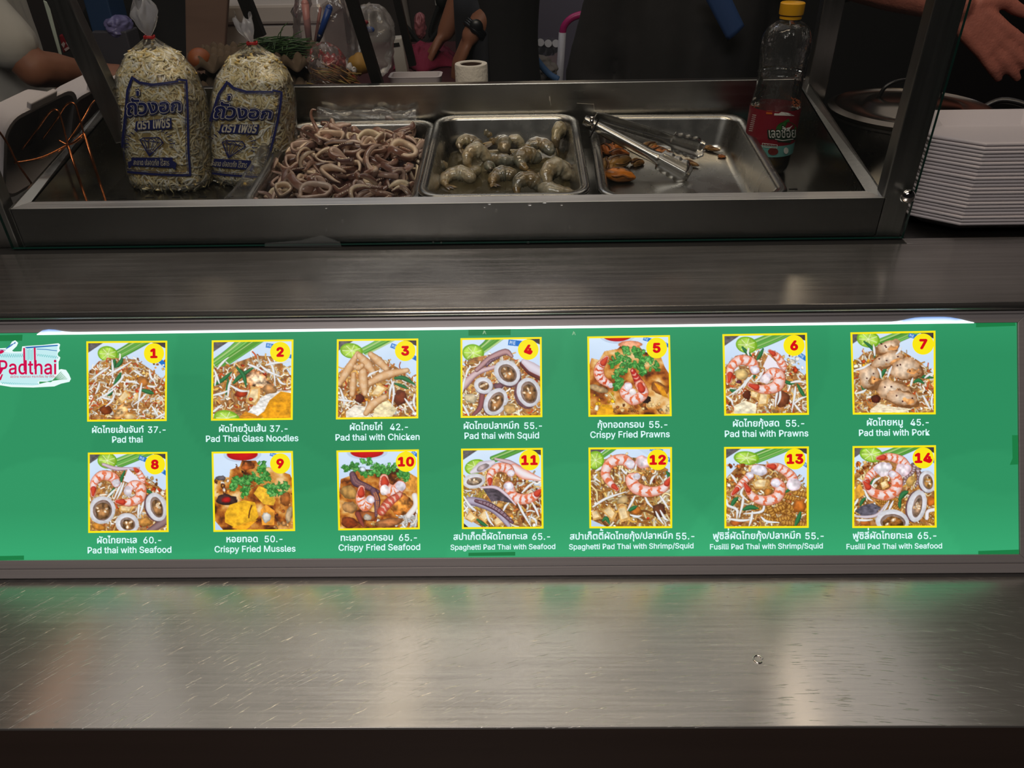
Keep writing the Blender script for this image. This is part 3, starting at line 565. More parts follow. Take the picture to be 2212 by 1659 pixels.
def dish_9():
    p = Pic((1285, 165, 2010, 875), seed=19); p.plate(False, False); sauce(p, 1555, 180, 142, 56); p.mark(1850, 190, 40, .3)
    p.crisp([(1285, 420), (1340, 380), (1430, 390), (1440, 320), (1530, 290), (1550, 235), (1680, 240), (1720, 300), (1800, 300), (1990, 370), (2020, 440), (2020, 880), (1370, 880), (1285, 780)])
    p.crumbs([(1290, 400), (1440, 540)], 16, ((246, 236, 220), (226, 150, 50), (110, 60, 40))); p.blob(1400, 590, 90, 50, .1, (80, 50, 46), (40, 24, 24)); p.blob(1400, 592, 44, 26, 0, (190, 30, 30)); p.blob(1350, 395, 50, 22, 0, (110, 100, 104)); p.crumbs([(1830, 540), (2010, 860)], 16, ((180, 96, 40), (120, 60, 30), (210, 150, 90)))
    p.egg([(1380, 720), (1430, 640), (1560, 600), (1660, 620), (1690, 750), (1600, 850), (1500, 870), (1380, 800)], 3, (236, 176, 34)); p.stroke([(1630, 650), (1610, 700), (1600, 760)], 6, (110, 60, 20)); p.egg([(1650, 540), (1700, 470), (1780, 500), (1850, 600), (1830, 650), (1740, 640)], 5, (240, 184, 50)); p.egg([(1710, 690), (1760, 640), (1840, 700), (1830, 830), (1720, 830)], 7, (226, 150, 50)); p.blob(1765, 760, 40, 44, 0, (246, 240, 230)); p.egg([(1440, 850), (1600, 800), (1680, 780), (1560, 880)], 9, (232, 160, 30))
    p.blob(1940, 590, 50, 60, 0, (180, 104, 44)); p.blob(1970, 740, 30, 70, .2, (200, 170, 130)); p.blob(1600, 290, 70, 40, 0, (150, 76, 30), None, .5, .4)
    p.cilantro([(1480, 430), (1540, 420), (1600, 430), (1660, 400), (1720, 330), (1760, 380), (1700, 440), (1580, 540), (1600, 500), (1800, 480), (1880, 480), (1950, 490), (1850, 550), (1460, 490), (1740, 290)], 56); return p.done()
def dish_10():
    p = Pic((178, 150, 912, 855), seed=20); p.plate(False, False); sauce(p, 448, 158, 152, 52); p.mark(890, 180, 36, .6)
    p.crisp([(178, 560), (200, 400), (290, 370), (330, 310), (560, 320), (700, 300), (820, 340), (912, 400), (912, 860), (178, 860)]); p.egg([(800, 480), (830, 350), (912, 400), (912, 540)], 4, (222, 150, 60))
    p.bits([(760, 740), (912, 700), (912, 855), (780, 855)], 26, (50, 90), (8, 12), [(240, 240, 244), (220, 214, 206)]); p.blob(270, 520, 80, 60, .4, (200, 150, 80)); p.blob(280, 660, 70, 50, .3, (206, 150, 90)); p.blob(270, 800, 80, 50, .2, (150, 64, 26)); p.blob(450, 740, 90, 50, .2, (190, 110, 50), (110, 50, 26)); p.blob(440, 750, 40, 26, .2, (240, 226, 206)); p.stroke([(350, 720), (380, 790), (400, 830)], [26, 20, 10], (150, 70, 56)); p.crumbs([(480, 740), (620, 830)], 12)
    p.blob(755, 640, 110, 100, .5, (206, 134, 56), (150, 80, 30), .2, .3); p.stroke([(880, 560), (890, 650), (820, 740)], 26, (240, 236, 234), (206, 190, 180)); p.blob(640, 800, 140, 40, -.1, (190, 120, 70))
    p.cilantro([(270, 290), (310, 270), (350, 310), (450, 250), (420, 340), (520, 290), (580, 290), (560, 340), (630, 330), (680, 300), (770, 360), (480, 360), (740, 380), (800, 400)], 52); p.blob(405, 312, 30, 22, 0, (220, 232, 244))
    p.tentacle([(310, 360), (340, 430), (430, 470), (540, 520)], [30, 40, 30, 18], face=(150, 110, 100), n=9); p.tentacle([(500, 510), (530, 600), (520, 740)], [30, 34, 12], face=(206, 130, 70), n=9)
    p.prawn([(390, 490), (380, 580), (420, 640), (470, 590)], (30, 46, 56, 40), red=(226, 110, 50)); p.prawn([(600, 400), (610, 480), (690, 520), (750, 470)], (40, 54, 60, 50), red=(226, 120, 60)); p.blob(600, 500, 36, 50, .3, (244, 238, 236), (214, 200, 200), .2, .1); p.stroke([(570, 700), (640, 620), (740, 550)], [40, 44, 30], (206, 90, 70), (150, 60, 40), band=((236, 190, 170), 5, .4)); return p.done()
SPAG = [(216, 164, 74), (186, 122, 50), (232, 190, 110), (166, 104, 44), (244, 222, 166), (140, 86, 40), (246, 236, 214)]
def dish_11():
    b = (1322, 135, 2040, 845); p = Pic(b, seed=21); pad_base(p, b, .24, False, pal=SPAG); p.chives(1600, 230, 1860, 130, 4, 50, 18); p.lime(1435, 290, 96, 66, -.3); p.poly([(1322, 740), (1500, 845), (1322, 860)], (196, 214, 236)); p.poly([(1322, 800), (1380, 850), (1322, 850)], (50, 46, 48))
    p.bits([(1760, 360), (2040, 420), (2040, 800), (1780, 800)], 90, (40, 90), (6, 10), [(240, 236, 230), (196, 110, 50), (150, 70, 30), (226, 190, 130), (110, 60, 30)]); p.bits([(1322, 500), (1500, 520), (1500, 640), (1322, 700)], 30, (50, 100), (7, 10), [(240, 240, 240), (206, 170, 70)])
    p.stroke([(1400, 340), (1500, 290), (1600, 250)], [14, 50, 20], (226, 220, 230), (190, 176, 190)); p.blob(1500, 300, 60, 26, -.5, (190, 170, 170)); p.stroke([(1620, 220), (1740, 250), (1850, 300)], [10, 22, 14], (216, 190, 196), (140, 100, 100)); p.stroke([(1790, 300), (1880, 360), (2030, 410)], [36, 50, 14], (240, 232, 236), (222, 120, 90)); p.ring(1425, 420, 104, 68, -.15, 32, hole=(150, 130, 110))
    p.prawn([(1570, 450), (1570, 370), (1640, 300), (1730, 310), (1760, 350)], (24, 30, 40, 44, 36)); p.prawn([(2030, 510), (1960, 570), (1860, 590), (1770, 560), (1740, 470)], (22, 40, 48, 52, 46))
    p.poly([(1500, 480), (1600, 470), (1720, 530), (1790, 630), (1650, 600), (1580, 610)], (84, 74, 82), tex=.5); p.stroke([(1490, 480), (1620, 480), (1720, 550), (1800, 640)], [10, 16, 14, 6], (226, 210, 220), (150, 116, 130))
    p.tofu((1330, 760), (1390, 690), (1460, 760), (1400, 800)); p.tofu((1460, 750), (1520, 680), (1590, 740), (1520, 800)); p.leaf((1450, 770), (1500, 810), (1540, 830), w=16); p.tofu((1590, 780), (1650, 740), (1700, 800), (1620, 840)); p.blob(1660, 640, 40, 26, 0, (226, 170, 90))
    p.stroke([(1380, 600), (1480, 620), (1620, 690), (1740, 830)], [36, 44, 36, 20], (186, 176, 196), (110, 90, 110), spec=24); p.tentacle([(1440, 600), (1560, 640), (1660, 700), (1770, 800)], [16, 24, 24, 14], n=11)
    for q in [((1820, 620), (1870, 720), (1940, 840)), ((1950, 620), (1990, 690), (2010, 750)), ((1690, 690), (1710, 650), (1740, 620)), ((1530, 700), (1560, 780), (1600, 830)), ((1860, 530), (1920, 470), (1980, 430)), ((1940, 750), (1980, 780), (1990, 830)), ((1330, 560), (1380, 640), (1440, 690))]: p.sprout(*q, w=12)
    return p.done()
def dish_12():
    b = (238, 128, 965, 838); p = Pic(b, seed=22); pad_base(p, b, .1, False, pal=SPAG); p.poly([(660, 128), (970, 128), (970, 330), (880, 270)], (200, 220, 240)); p.chives(360, 190, 460, 120, 4, 40, 12); p.lime(288, 232, 78, 84); p.mark(820, 140, 40, .2); p.mark(950, 230, 40, .5)
    p.bits([(240, 330), (560, 300), (960, 330), (960, 830), (240, 830)], 130, (70, 170), (7, 11), SPAG, .6); p.crumbs([(450, 250), (900, 480)], 30, ((150, 64, 26), (226, 150, 70), (250, 236, 220)))
    p.tofu((480, 660), (560, 640), (600, 770), (510, 800)); p.tofu((340, 690), (410, 640), (480, 720), (440, 790)); p.blob(530, 590, 50, 36, -.5, (236, 200, 140)); p.tofu((245, 700), (300, 680), (340, 760), (260, 780)); p.blob(650, 690, 50, 40, .2, (206, 120, 44)); p.leaf((590, 690), (620, 670), (660, 650), w=18); p.leaf((350, 780), (380, 760), (410, 810), w=18); p.leaf((930, 340), (950, 380), (940, 400), w=16); p.blob(860, 690, 60, 60, .3, (110, 60, 36)); p.poly([(238, 770), (390, 838), (238, 850)], (190, 208, 232))
    for q in [((260, 655), (380, 580), (560, 520)), ((640, 560), (610, 620), (570, 690)), ((730, 560), (760, 620), (800, 660)), ((290, 330), (340, 300), (380, 270)), ((300, 360), (280, 390), (330, 430)), ((830, 700), (860, 760), (900, 815)), ((870, 690), (910, 760), (940, 780)), ((600, 730), (660, 745), (700, 735)), ((780, 450), (800, 400), (825, 370)), ((650, 320), (650, 280), (655, 240)), ((520, 310), (560, 350), (570, 330)), ((870, 560), (910, 620), (945, 680))]: p.sprout(*q, w=12)
    p.prawn([(480, 495), (420, 440), (375, 350), (430, 250), (540, 230), (600, 270)], (20, 32, 40, 46, 50, 46)); p.blob(720, 250, 70, 56, .2, (240, 230, 236), (222, 150, 140), .15, .12)
    p.prawn([(960, 400), (900, 490), (780, 520), (660, 490), (610, 410), (660, 380)], (18, 36, 46, 54, 54, 34)); return p.done()
def dish_13():
    b = (1480, 122, 2212, 838); p = Pic(b, seed=23); pad_base(p, b, .2, True, pal=SPAG); p.lime(1668, 212, 114, 62, .1); p.mark(2200, 280, 40, .6); p.crumbs([(1480, 270), (1720, 480)], 22, ((206, 110, 40), (226, 170, 90), (150, 70, 24)))
    def fus(x, y, a, l=120): p.stroke([(x, y), (x + l * math.cos(a), y + l * math.sin(a))], 26, (206, 150, 66), (120, 72, 24), band=((136, 84, 30), 5, .4), spec=16)
    for x, y, a in [(2010, 560, .3), (2100, 530, .2), (2000, 630, .5), (1960, 600, 1.2), (1900, 700, -.4), (1820, 760, .2), (2040, 700, 1.0), (2120, 620, .7), (1940, 780, -.2), (2080, 780, .4), (1740, 660, .3), (1860, 640, 1.1), (2000, 800, .1)]: fus(x, y, a)
    p.blob(2140, 650, 60, 60, .3, (216, 120, 40)); p.tofu((1720, 440), (1780, 400), (1870, 410), (1850, 490), (1740, 490)); p.blob(1860, 520, 40, 36, 0, (196, 124, 50)); p.leaf((1640, 680), (1700, 660), (1770, 670), w=22); p.leaf((1530, 650), (1560, 600), (1590, 570), w=20); p.leaf((2150, 710), (2130, 770), (2100, 838), w=20); p.leaf((2010, 530), (2040, 510), (2060, 500), w=12); p.blob(1580, 800, 60, 26, 0, (190, 100, 40))
    for q in [((1500, 650), (1580, 680), (1580, 760)), ((1640, 480), (1620, 540), (1680, 600)), ((1830, 630), (1800, 700), (1640, 720)), ((1640, 560), (1630, 640), (1600, 750)), ((1510, 765), (1620, 780), (1720, 770)), ((1800, 750), (1850, 790), (1960, 800)), ((1490, 590), (1500, 640), (1560, 660)), ((1720, 700), (1710, 770), (1690, 830)), ((1530, 360), (1560, 400), (1580, 440))]: p.sprout(*q, w=13)
    p.prawn([(1545, 540), (1620, 450), (1700, 370)], (20, 30, 34)); p.blob(1780, 325, 76, 52, .1, (238, 234, 242), (206, 196, 210), .2, .1); p.prawn([(1860, 285), (1960, 300), (2060, 370), (2090, 450)], (22, 36, 42, 50)); p.blob(2090, 455, 66, 60, 0, (240, 230, 236), (214, 190, 200), .12, .12)
    p.prawn([(1650, 445), (1720, 560), (1830, 600), (1940, 570), (1970, 480), (1930, 440)], (18, 34, 44, 48, 48, 46)); return p.done()
def dish_14():
    b = (660, 115, 1395, 832); p = Pic(b, seed=24); pad_base(p, b, .16, True, pal=SPAG); p.lime(820, 180, 108, 70); p.mark(1385, 240, 40, .7); p.crumbs([(660, 250), (860, 380)], 18, ((206, 110, 40), (240, 200, 130), (150, 70, 24))); p.egg([(660, 500), (720, 440), (760, 540), (690, 590), (660, 590)], 3, (222, 160, 60))
    def fus(x, y, a, l=90): p.stroke([(x, y), (x + l * math.cos(a), y + l * math.sin(a))], 22, (206, 150, 66), (120, 72, 24), band=((136, 84, 30), 5, .4), spec=16)
    for x, y, a in [(1000, 620, .8), (1010, 580, .3), (900, 610, .2), (1340, 780, .3), (1320, 690, .5), (980, 770, .2), (880, 590, .1), (1190, 820, .1)]: fus(x, y, a)
    p.tofu((900, 440), (960, 410), (980, 470), (920, 500)); p.blob(1170, 420, 46, 50, 0, (226, 180, 100)); p.leaf((1075, 590), (1110, 540), (1150, 520), w=24); p.leaf((1085, 590), (1075, 630), (1080, 670), w=16); p.leaf((720, 640), (740, 600), (770, 570), w=16); p.leaf((800, 450), (830, 430), (850, 400), w=14); p.blob(1360, 610, 40, 40, 0, (206, 110, 40)); p.blob(760, 800, 50, 26, 0, (200, 110, 40))
    for pts in ([(1200, 280), (1150, 370), (1105, 460)], [(1240, 300), (1250, 400), (1220, 470)], [(1210, 290), (1190, 350), (1120, 400)]): p.stroke(pts, [22, 16, 10], (150, 120, 120), (80, 56, 60), band=((216, 196, 200), 6, .4))
    for q in [((700, 400), (760, 430), (800, 400)), ((900, 390), (850, 420), (820, 480)), ((760, 500), (790, 570), (830, 600)), ((940, 680), (960, 640), (980, 600)), ((980, 680), (1000, 640), (1020, 600)), ((665, 640), (690, 600), (700, 580)), ((690, 770), (760, 775), (830, 770))]: p.sprout(*q, w=12)
    p.prawn([(880, 215), (980, 205), (1090, 240), (1150, 310)], (20, 36, 42, 40)); p.blob(1105, 325, 66, 58, .2, (240, 228, 234), (214, 180, 190), .15, .12); p.prawn([(770, 480), (800, 380), (880, 310)], (20, 36, 40)); p.blob(930, 310, 70, 66, 0, (242, 236, 240), (210, 190, 200), .18, .12)
    p.prawn([(755, 430), (830, 520), (950, 550), (1040, 500), (1050, 410), (1010, 360)], (18, 38, 46, 50, 50, 36))
    p.poly([(670, 690), (740, 640), (830, 620), (910, 660), (860, 720), (740, 740)], (92, 88, 100), tex=.5); p.stroke([(665, 735), (780, 745), (880, 720), (965, 620)], [8, 14, 14, 8], (216, 206, 214), (150, 130, 140))
    p.ring(1330, 430, 78, 100, -.2, 32, drop=(-8, 4), hole=(196, 140, 70)); p.ring(1232, 648, 86, 146, .22, 44, drop=(-16, 4), hole=(150, 120, 96)); p.ring(1010, 790, 150, 112, .1, 38, hole=(160, 100, 40)); p.stroke([(1320, 760), (1330, 700), (1395, 680)], 16, (240, 236, 240), (200, 190, 196)); return p.done()
DISHES = [dish_1, dish_2, dish_3, dish_4, dish_5, dish_6, dish_7, dish_8, dish_9, dish_10, dish_11, dish_12, dish_13, dish_14]
# ------------------------------------------------------------------ the backlit menu sign
SN = Vector((0, math.cos(PITCH), -math.sin(PITCH)))            # the sign leans back, square to the line of sight
SU = Vector((0, math.sin(PITCH), math.cos(PITCH)))
SO = CAM + SN * 1.0
def S(x, y):
    """point of the photo on the face of the sign, in the sign's own flat coordinates"""
    d = ray(x, y); p = CAM + d * (1.0 / d.dot(SN)); return p.x, (p - SO).dot(SU)
A0, A1 = -0.800, 0.6365; B0, B1 = -0.2252, 0.0728             # the green face
sign = thing('menu_sign', 'long green backlit menu lightbox with fourteen numbered dish pictures, below the steel shelf', 'sign', SO, (math.pi / 2 - PITCH, 0, 0))
M_ALU = pbr('aluminium', (150, 144, 145), 0.42, 0.35, noise=((3, 300, 300), 0.06))
M_TEXT = glow('white_print', (222, 250, 252)); M_YEL = glow('yellow_print', (250, 232, 16)); M_RED = glow('red_print', (214, 10, 22)); M_PIC = glow('picture_print', attr=True)
M_DARK = pbr('black_gap', (10, 10, 10), 0.8)

def profile(mb, a, b, inn, out):
    """a stepped extrusion; a, b: ends on the inner edge, out: direction of the outer edge"""
    ox, oy = out
    for (w0, w1, h) in ((0, .0105, .003), (.0105, .0118, .0018), (.0118, .0235, .0036)):
        P = [(a[0] + ox * w0 - (0 if oy == 0 else w0 * inn), a[1] + oy * w0 - (0 if ox == 0 else w0 * inn)), (b[0] + ox * w0 + (0 if oy == 0 else w0 * inn), b[1] + oy * w0 + (0 if ox == 0 else w0 * inn)),
             (b[0] + ox * w1 + (0 if oy == 0 else w1 * inn), b[1] + oy * w1 + (0 if ox == 0 else w1 * inn)), (a[0] + ox * w1 - (0 if oy == 0 else w1 * inn), a[1] + oy * w1 - (0 if ox == 0 else w1 * inn))]
        v = [(x, y, -.012) for x, y in P] + [(x, y, h) for x, y in P]
        mb.add(v, [(4, 5, 6, 7), (0, 1, 5, 4), (1, 2, 6, 5), (2, 3, 7, 6), (3, 0, 4, 7), (3, 2, 1, 0)])
for nm, a, b, out in (('top', (A0, B1), (A1, B1), (0, 1)), ('bottom', (A0, B0), (A1, B0), (0, -1)), ('right', (A1, B0), (A1, B1), (1, 0)), ('left', (A0, B0), (A0, B1), (-1, 0))):
    mb = MB(); profile(mb, a, b, 1, out); obj('frame_rail', mb, M_ALU, sign, bevel=0.0006)
mb = MB(); mb.box(A0 - .022, B0 + .055, -.050, A1 + .022, B1 + .008, -.012); obj('housing', mb, M_ALU, sign)
# green face: a print with backlight brightening painted along top and bottom, and a few large, slightly paler or deeper arcs
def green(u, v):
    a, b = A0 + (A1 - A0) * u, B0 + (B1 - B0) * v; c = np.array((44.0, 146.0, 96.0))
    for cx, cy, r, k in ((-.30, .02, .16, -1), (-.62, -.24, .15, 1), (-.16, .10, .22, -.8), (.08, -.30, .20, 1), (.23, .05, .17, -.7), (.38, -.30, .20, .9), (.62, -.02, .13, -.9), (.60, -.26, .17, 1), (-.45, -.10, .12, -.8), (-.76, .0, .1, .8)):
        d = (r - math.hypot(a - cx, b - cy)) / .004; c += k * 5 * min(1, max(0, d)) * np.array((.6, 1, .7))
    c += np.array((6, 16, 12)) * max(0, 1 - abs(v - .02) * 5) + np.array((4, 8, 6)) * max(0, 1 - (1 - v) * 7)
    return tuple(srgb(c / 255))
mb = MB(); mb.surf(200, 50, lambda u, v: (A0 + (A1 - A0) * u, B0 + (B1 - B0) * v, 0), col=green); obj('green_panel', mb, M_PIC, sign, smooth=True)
# tube showing along the top edge of the print, its bluish spill painted into the ends
def strip_edge(x):
    up = 3.5
    if x < 190: up += 7 * math.exp(-((x - 112) / 26) ** 2)
    if x > 1880: up += 9.5 * math.exp(-((x - 2010) / 62) ** 4)
    return up * min(1, max(0, (x - 84) / 12)) * min(1, max(0, (2100 - x) / 20))
def strip(u, v):
    x = 84 + u * (2100 - 84); y = 719.5 - (x - 84) * .0126; a, b = S(x, y + 2.5); t = strip_edge(x) / 1661
    return a, b - .0013 + v * (t + .0011), .0042
def strip_col(u, v):
    x = 84 + u * 2016; e = strip_edge(x); k = min(1, max(0, (e - 4.5) / 3)) * v
    w = np.array((1.5, 1.7, 1.75)); bl = np.array((.16, .32, .72)); return tuple(w * (1 - k) + bl * k)
mb = MB(); mb.surf(160, 4, strip, col=strip_col); obj('light_strip', mb, glow('tube_and_spill', attr=True, strength=1.0), sign, smooth=True)['label'] = 'bright white tube of light along the upper edge, with painted bluish spill at its ends'
# strips of green tape at the corners
M_TAPE = glow('tape_print', (22, 122, 66))
for q in ([(0, 724), (49, 723), (48, 736), (0, 737)], [(1012, 709), (1103, 708), (1103, 724), (1012, 725)], [(2108, 694), (2192, 692), (2193, 704), (2108, 707)], [(2186, 940), (2198, 940), (2200, 1003), (2181, 1004), (2187, 990)], [(2113, 1190), (2200, 1187), (2200, 1197), (2113, 1198)], [(0, 1201), (52, 1200), (52, 1209), (0, 1210)], [(1012, 1194), (1113, 1192), (1113, 1200), (1012, 1201)]):
    mb = MB(); P = [S(*p) for p in q]; mb.prism(P[::-1], .0002, .0006); obj('tape_strip', mb, M_TAPE, sign)
for x0, y0 in ((1043, 722), (1236, 724)):
    mb = MB()
    for dx, dy, ex, ey in ((0, 0, 3, -8), (3, -8, 7, 0), (2, -1, 4, -7), (5, -6, 6, -1)): mb.beam((*S(x0 + dx, y0 + dy), .001), (*S(x0 + ex, y0 + ey), .001), .0006, .0006)
    obj('staple_mark', mb, glow('scuff_print', (150, 190, 150)), sign)

CORNERS = [[(187.2, 737.4), (362, 736), (360.8, 909.4), (189, 910.7)], [(458, 735.3), (634.4, 733.4), (632.7, 906.9), (456.4, 908.7)], [(728, 733), (903.8, 731.3), (903.8, 903.6), (726, 906)], [(994.8, 730.6), (1170, 728), (1171.6, 901), (995.3, 902.6)], [(1268.4, 727), (1447, 724), (1450.8, 899), (1271, 900.3)], [(1560, 722), (1742.7, 719), (1747, 896), (1564, 897.8)], [(1836.3, 718), (2020, 714.4), (2020.6, 895), (1841.5, 895.5)],
           [(190.6, 977.6), (362, 976), (365, 1149), (191.3, 1151)], [(457.6, 975.7), (633, 974), (638, 1146.9), (461.6, 1148.7)], [(727, 973), (905, 970.6), (907, 1143), (731, 1145.5)], [(996, 969), (1172.4, 967.3), (1174, 1141.5), (998, 1142.6)], [(1271, 966.6), (1451.3, 965.6), (1451.8, 1140.5), (1273, 1141)], [(1563.7, 965.4), (1746.7, 964.2), (1746.4, 1140), (1564.4, 1141)], [(1841, 963.5), (2021, 961.6), (2022.6, 1139.3), (1840.4, 1140.3)]]
BADGE = [(333.6, 763.3), (606, 760.4), (875.6, 758), (1141, 755.2), (1418, 751.7), (1714.5, 746.4), (1993, 743.4), (335.8, 1003), (606, 1001), (877.4, 997), (1143.7, 993.6), (1420.3, 992.9), (1716.3, 991.2), (1993.2, 988.9)]
CAPS = [('ผัดไทยเส้นจันท์', 199.5, 311.4, 935, '37.-', 320, 358.4, 'Pad thai', 242.9, 308.9, 956), ('ผัดไทยวุ้นเส้น', 473.6, 575, 932.7, '37.-', 583, 621.7, 'Pad Thai Glass Noodles', 445.4, 645, 954.4), ('ผัดไทยไก่', 756, 826, 929, '42.-', 842.7, 881.5, 'Pad thai with Chicken', 725, 906.6, 951.5), ('ผัดไทยปลาหมึก', 1001.8, 1121, 926.4, '55.-', 1132.3, 1170.8, 'Pad thai with Squid', 1003.5, 1164.5, 948), ('กุ้งทอดกรอบ', 1290.7, 1390.9, 924, '55.-', 1402, 1441.4, 'Crispy Fried Prawns', 1275, 1446.6, 945.6), ('ผัดไทยกุ้งสด', 1582.9, 1682.8, 921.5, '55.-', 1697, 1736.9, 'Pad thai with Prawns', 1565.3, 1745.8, 943.9), ('ผัดไทยหมู', 1872, 1949.6, 919.2, '45.-', 1966, 2005.6, 'Pad thai with Pork', 1854.9, 2007.9, 941.5),
        ('ผัดไทยทะเล', 210.5, 296.3, 1173.4, '60.-', 310.4, 348.8, 'Pad thai with Seafood', 190, 370.9, 1195), ('หอยทอด', 489.6, 557.3, 1171, '50.-', 572, 610.6, 'Crispy Fried Mussles', 464, 638.8, 1192.7), ('ทะเลทอดกรอบ', 736.3, 849, 1168, '65.-', 862, 900.9, 'Crispy Fried Seafood', 731.6, 908, 1189.2), ('สปาเก็ตตี้ผัดไทยทะเล', 979.6, 1139, 1165.7, '65.-', 1149.6, 1188.3, 'Spaghetti Pad Thai with Seafood', 973.3, 1199.6, 1187.5), ('สปาเก็ตตี้ผัดไทยกุ้ง/ปลาหมึก', 1231, 1453.2, 1165, '55.-', 1460, 1499.7, 'Spaghetti Pad Thai with Shrimp/Squid', 1229, 1497.9, 1186.4), ('ฟูซิลี่ผัดไทยกุ้ง/ปลาหมึก', 1539.7, 1729, 1164.5, '55.-', 1739, 1778.9, 'Fusilli Pad Thai with Shrimp/Squid', 1533.4, 1777, 1186.4), ('ฟูซิลี่ผัดไทยทะเล', 1841.6, 1970.2, 1164, '65.-', 1981.5, 2022, 'Fusilli Pad Thai with Seafood', 1828, 2034.4, 1186)]
WHAT = ['stir-fried noodles with bean sprouts', 'glass noodles with chives and egg', 'noodles with strips of chicken', 'noodles with four squid rings', 'crispy prawns under coriander', 'noodles with pink prawns', 'noodles with slices of pork', 'noodles with prawns and squid rings', 'crispy mussel omelette with coriander', 'crispy seafood with a tentacle', 'spaghetti with squid and prawns', 'spaghetti with two prawns', 'fusilli with three prawns', 'fusilli with prawns and squid rings']
def thai2d(s, bold):
    """Thai lettering with tone marks lifted above upper vowels"""
    up = 'ิีึืั็'; tone = '่้๊๋'; plain = ''; marks = []
    for i, ch in enumerate(s):
        if ch in tone and i and s[i - 1] in up: marks.append((plain, ch))
        else: plain += ch
    v, f = text2d(plain, None, bold)
    for pre, ch in marks:
        a, _ = text2d(pre, None, 0); mv, mf = text2d(ch, None, 0); lo, hi = mv.min(0), mv.max(0)
        mv = mv - np.array((hi[0], lo[1])) + np.array((a[:, 0].max() - .01, a[-40:, 1].max() if False else v[:, 1].max() * 0 + .93))
        for k in range(5):
            o = np.array((math.cos(k * 1.26), math.sin(k * 1.26))) * bold; m = len(v); v = np.concatenate([v, mv + o]); f = f + [tuple(i + m for i in q) for q in mf]
    return v, f
def put_text(mb, vf, x0, x1, base, z, ysc=1.0, mi=0):
    v, f = vf; a, b = S(x0, base), S(x1, base - (x1 - x0) * .009); lo, hi = v[:, 0].min(), v[:, 0].max(); k = (b[0] - a[0]) / (hi - lo); sl = (b[1] - a[1]) / (b[0] - a[0])
    P = [(a[0] + (x - lo) * k, a[1] + y * k * ysc + (x - lo) * k * sl, z) for x, y in v]; mb.add(P, f, mi)
for i, (Q, B, C) in enumerate(zip(CORNERS, BADGE, CAPS)):
    q = [S(*p) for p in Q]                                     # corners from the upper left, clockwise
    bil = lambda u, v: tuple((q[0][k] * (1 - u) + q[1][k] * u) * (1 - v) + (q[3][k] * (1 - u) + q[2][k] * u) * v for k in (0, 1))
    e = 4.2 / 178; mb = MB()
    for P in ([(0, 0), (1, 0), (1, e), (0, e)], [(0, 1 - e), (1, 1 - e), (1, 1), (0, 1)], [(0, e), (e, e), (e, 1 - e), (0, 1 - e)], [(1 - e, e), (1, e), (1, 1 - e), (1 - e, 1 - e)]):
        mb.add([(*bil(*p), .0009) for p in P], [(3, 2, 1, 0)], 1)
    img = srgb(DISHES[i]() / 255.0); n = img.shape[0]
    g = np.linspace(e * .8, 1 - e * .8, n); v = []; o = len(mb.v)
    for y in g:
        for x in g: v.append((*bil(x, y), .0006))
    f = [(r * n + c, (r + 1) * n + c, (r + 1) * n + c + 1, r * n + c + 1) for r in range(n - 1) for c in range(n - 1)]
    mb.add(v, f, 0, [tuple(c) for c in img.reshape(-1, 3)])
    pic = obj('dish_picture', mb, [M_PIC, M_YEL], sign, smooth=True); pic['label'] = 'yellow-edged square picture of ' + WHAT[i]
    bx, by = S(*B); r = 22.2 * .000602 * (1 + (B[0] - 1100) * 2e-5); mb = MB()
    mb.prism([(bx + r * math.cos(t * math.pi / 24), by + r * math.sin(t * math.pi / 24)) for t in range(48)], .001, .0014)
    tv, tf = text2d(str(i + 1), INTER, .048, 1.06); hgt = r * .98; wd = (tv[:, 0].max() - tv[:, 0].min()) / (tv[:, 1].max() - tv[:, 1].min()) * hgt * 1.12
    tv = fit(tv, bx - wd / 2, by - hgt / 2, bx + wd / 2, by + hgt / 2); mb.add([(x, y, .0017) for x, y in tv], tf, 1)
    obj('number_badge', mb, [M_YEL, M_RED], pic)['label'] = 'round yellow badge with the red number %d' % (i + 1)
    mb = MB(); th, t0, t1, tb, pr, p0, p1, en, e0, e1, eb = C
    put_text(mb, thai2d(th, .022), t0, t1, tb, .0008); put_text(mb, text2d(pr, INTER, .012, 1.03), p0, p1, tb, .0008); put_text(mb, text2d(en, INTER, .014), e0, e1, eb, .0008)
    obj('caption', mb, M_TEXT, sign)['label'] = 'white caption reading ' + en

# the die-cut shop logo, cut off by the left edge of the photo
def LZ(x, y): return S(x / 5.53, 700 + y / 5.53)              # from enlarged measurements of the logo
mb = MB()
out = [(-330, 560), (-340, 420), (-300, 330), (-120, 300), (0, 290), (100, 285), (150, 210), (185, 195), (218, 225), (200, 265), (145, 318), (165, 330), (262, 328), (270, 268), (330, 262), (520, 250), (700, 230), (720, 245), (708, 290), (718, 318), (692, 345), (690, 372), (722, 400), (712, 430), (700, 450), (702, 548), (735, 538), (790, 548), (825, 600), (848, 655), (830, 690), (730, 712), (650, 745), (400, 758), (140, 752), (0, 730), (-150, 720), (-260, 680)]
mb.prism([LZ(*p) for p in out][::-1], .0002, .0008)
for lo, hi, a, b in ((0, 1, 6, 400),):
    inn = [(-300, 600), (-300, 400), (-100, 330), (0, 325), (140, 345), (285, 340), (300, 290), (690, 255), (690, 330), (680, 420), (690, 440), (680, 560), (610, 700), (400, 735), (140, 728), (0, 700), (-200, 680)]
    mb.prism([LZ(*p) for p in inn][::-1], .0008, .0011, 1)
def lpoly(pts, mi, z=.0016): mb.prism([LZ(*p) for p in pts][::-1], .0011, z, mi)
def lline(pts, w, mi, z=.0017):
    for a, b in zip(pts, pts[1:]): mb.beam((*LZ(*a), z), (*LZ(*b), z), w * .000109, .0004, mi)
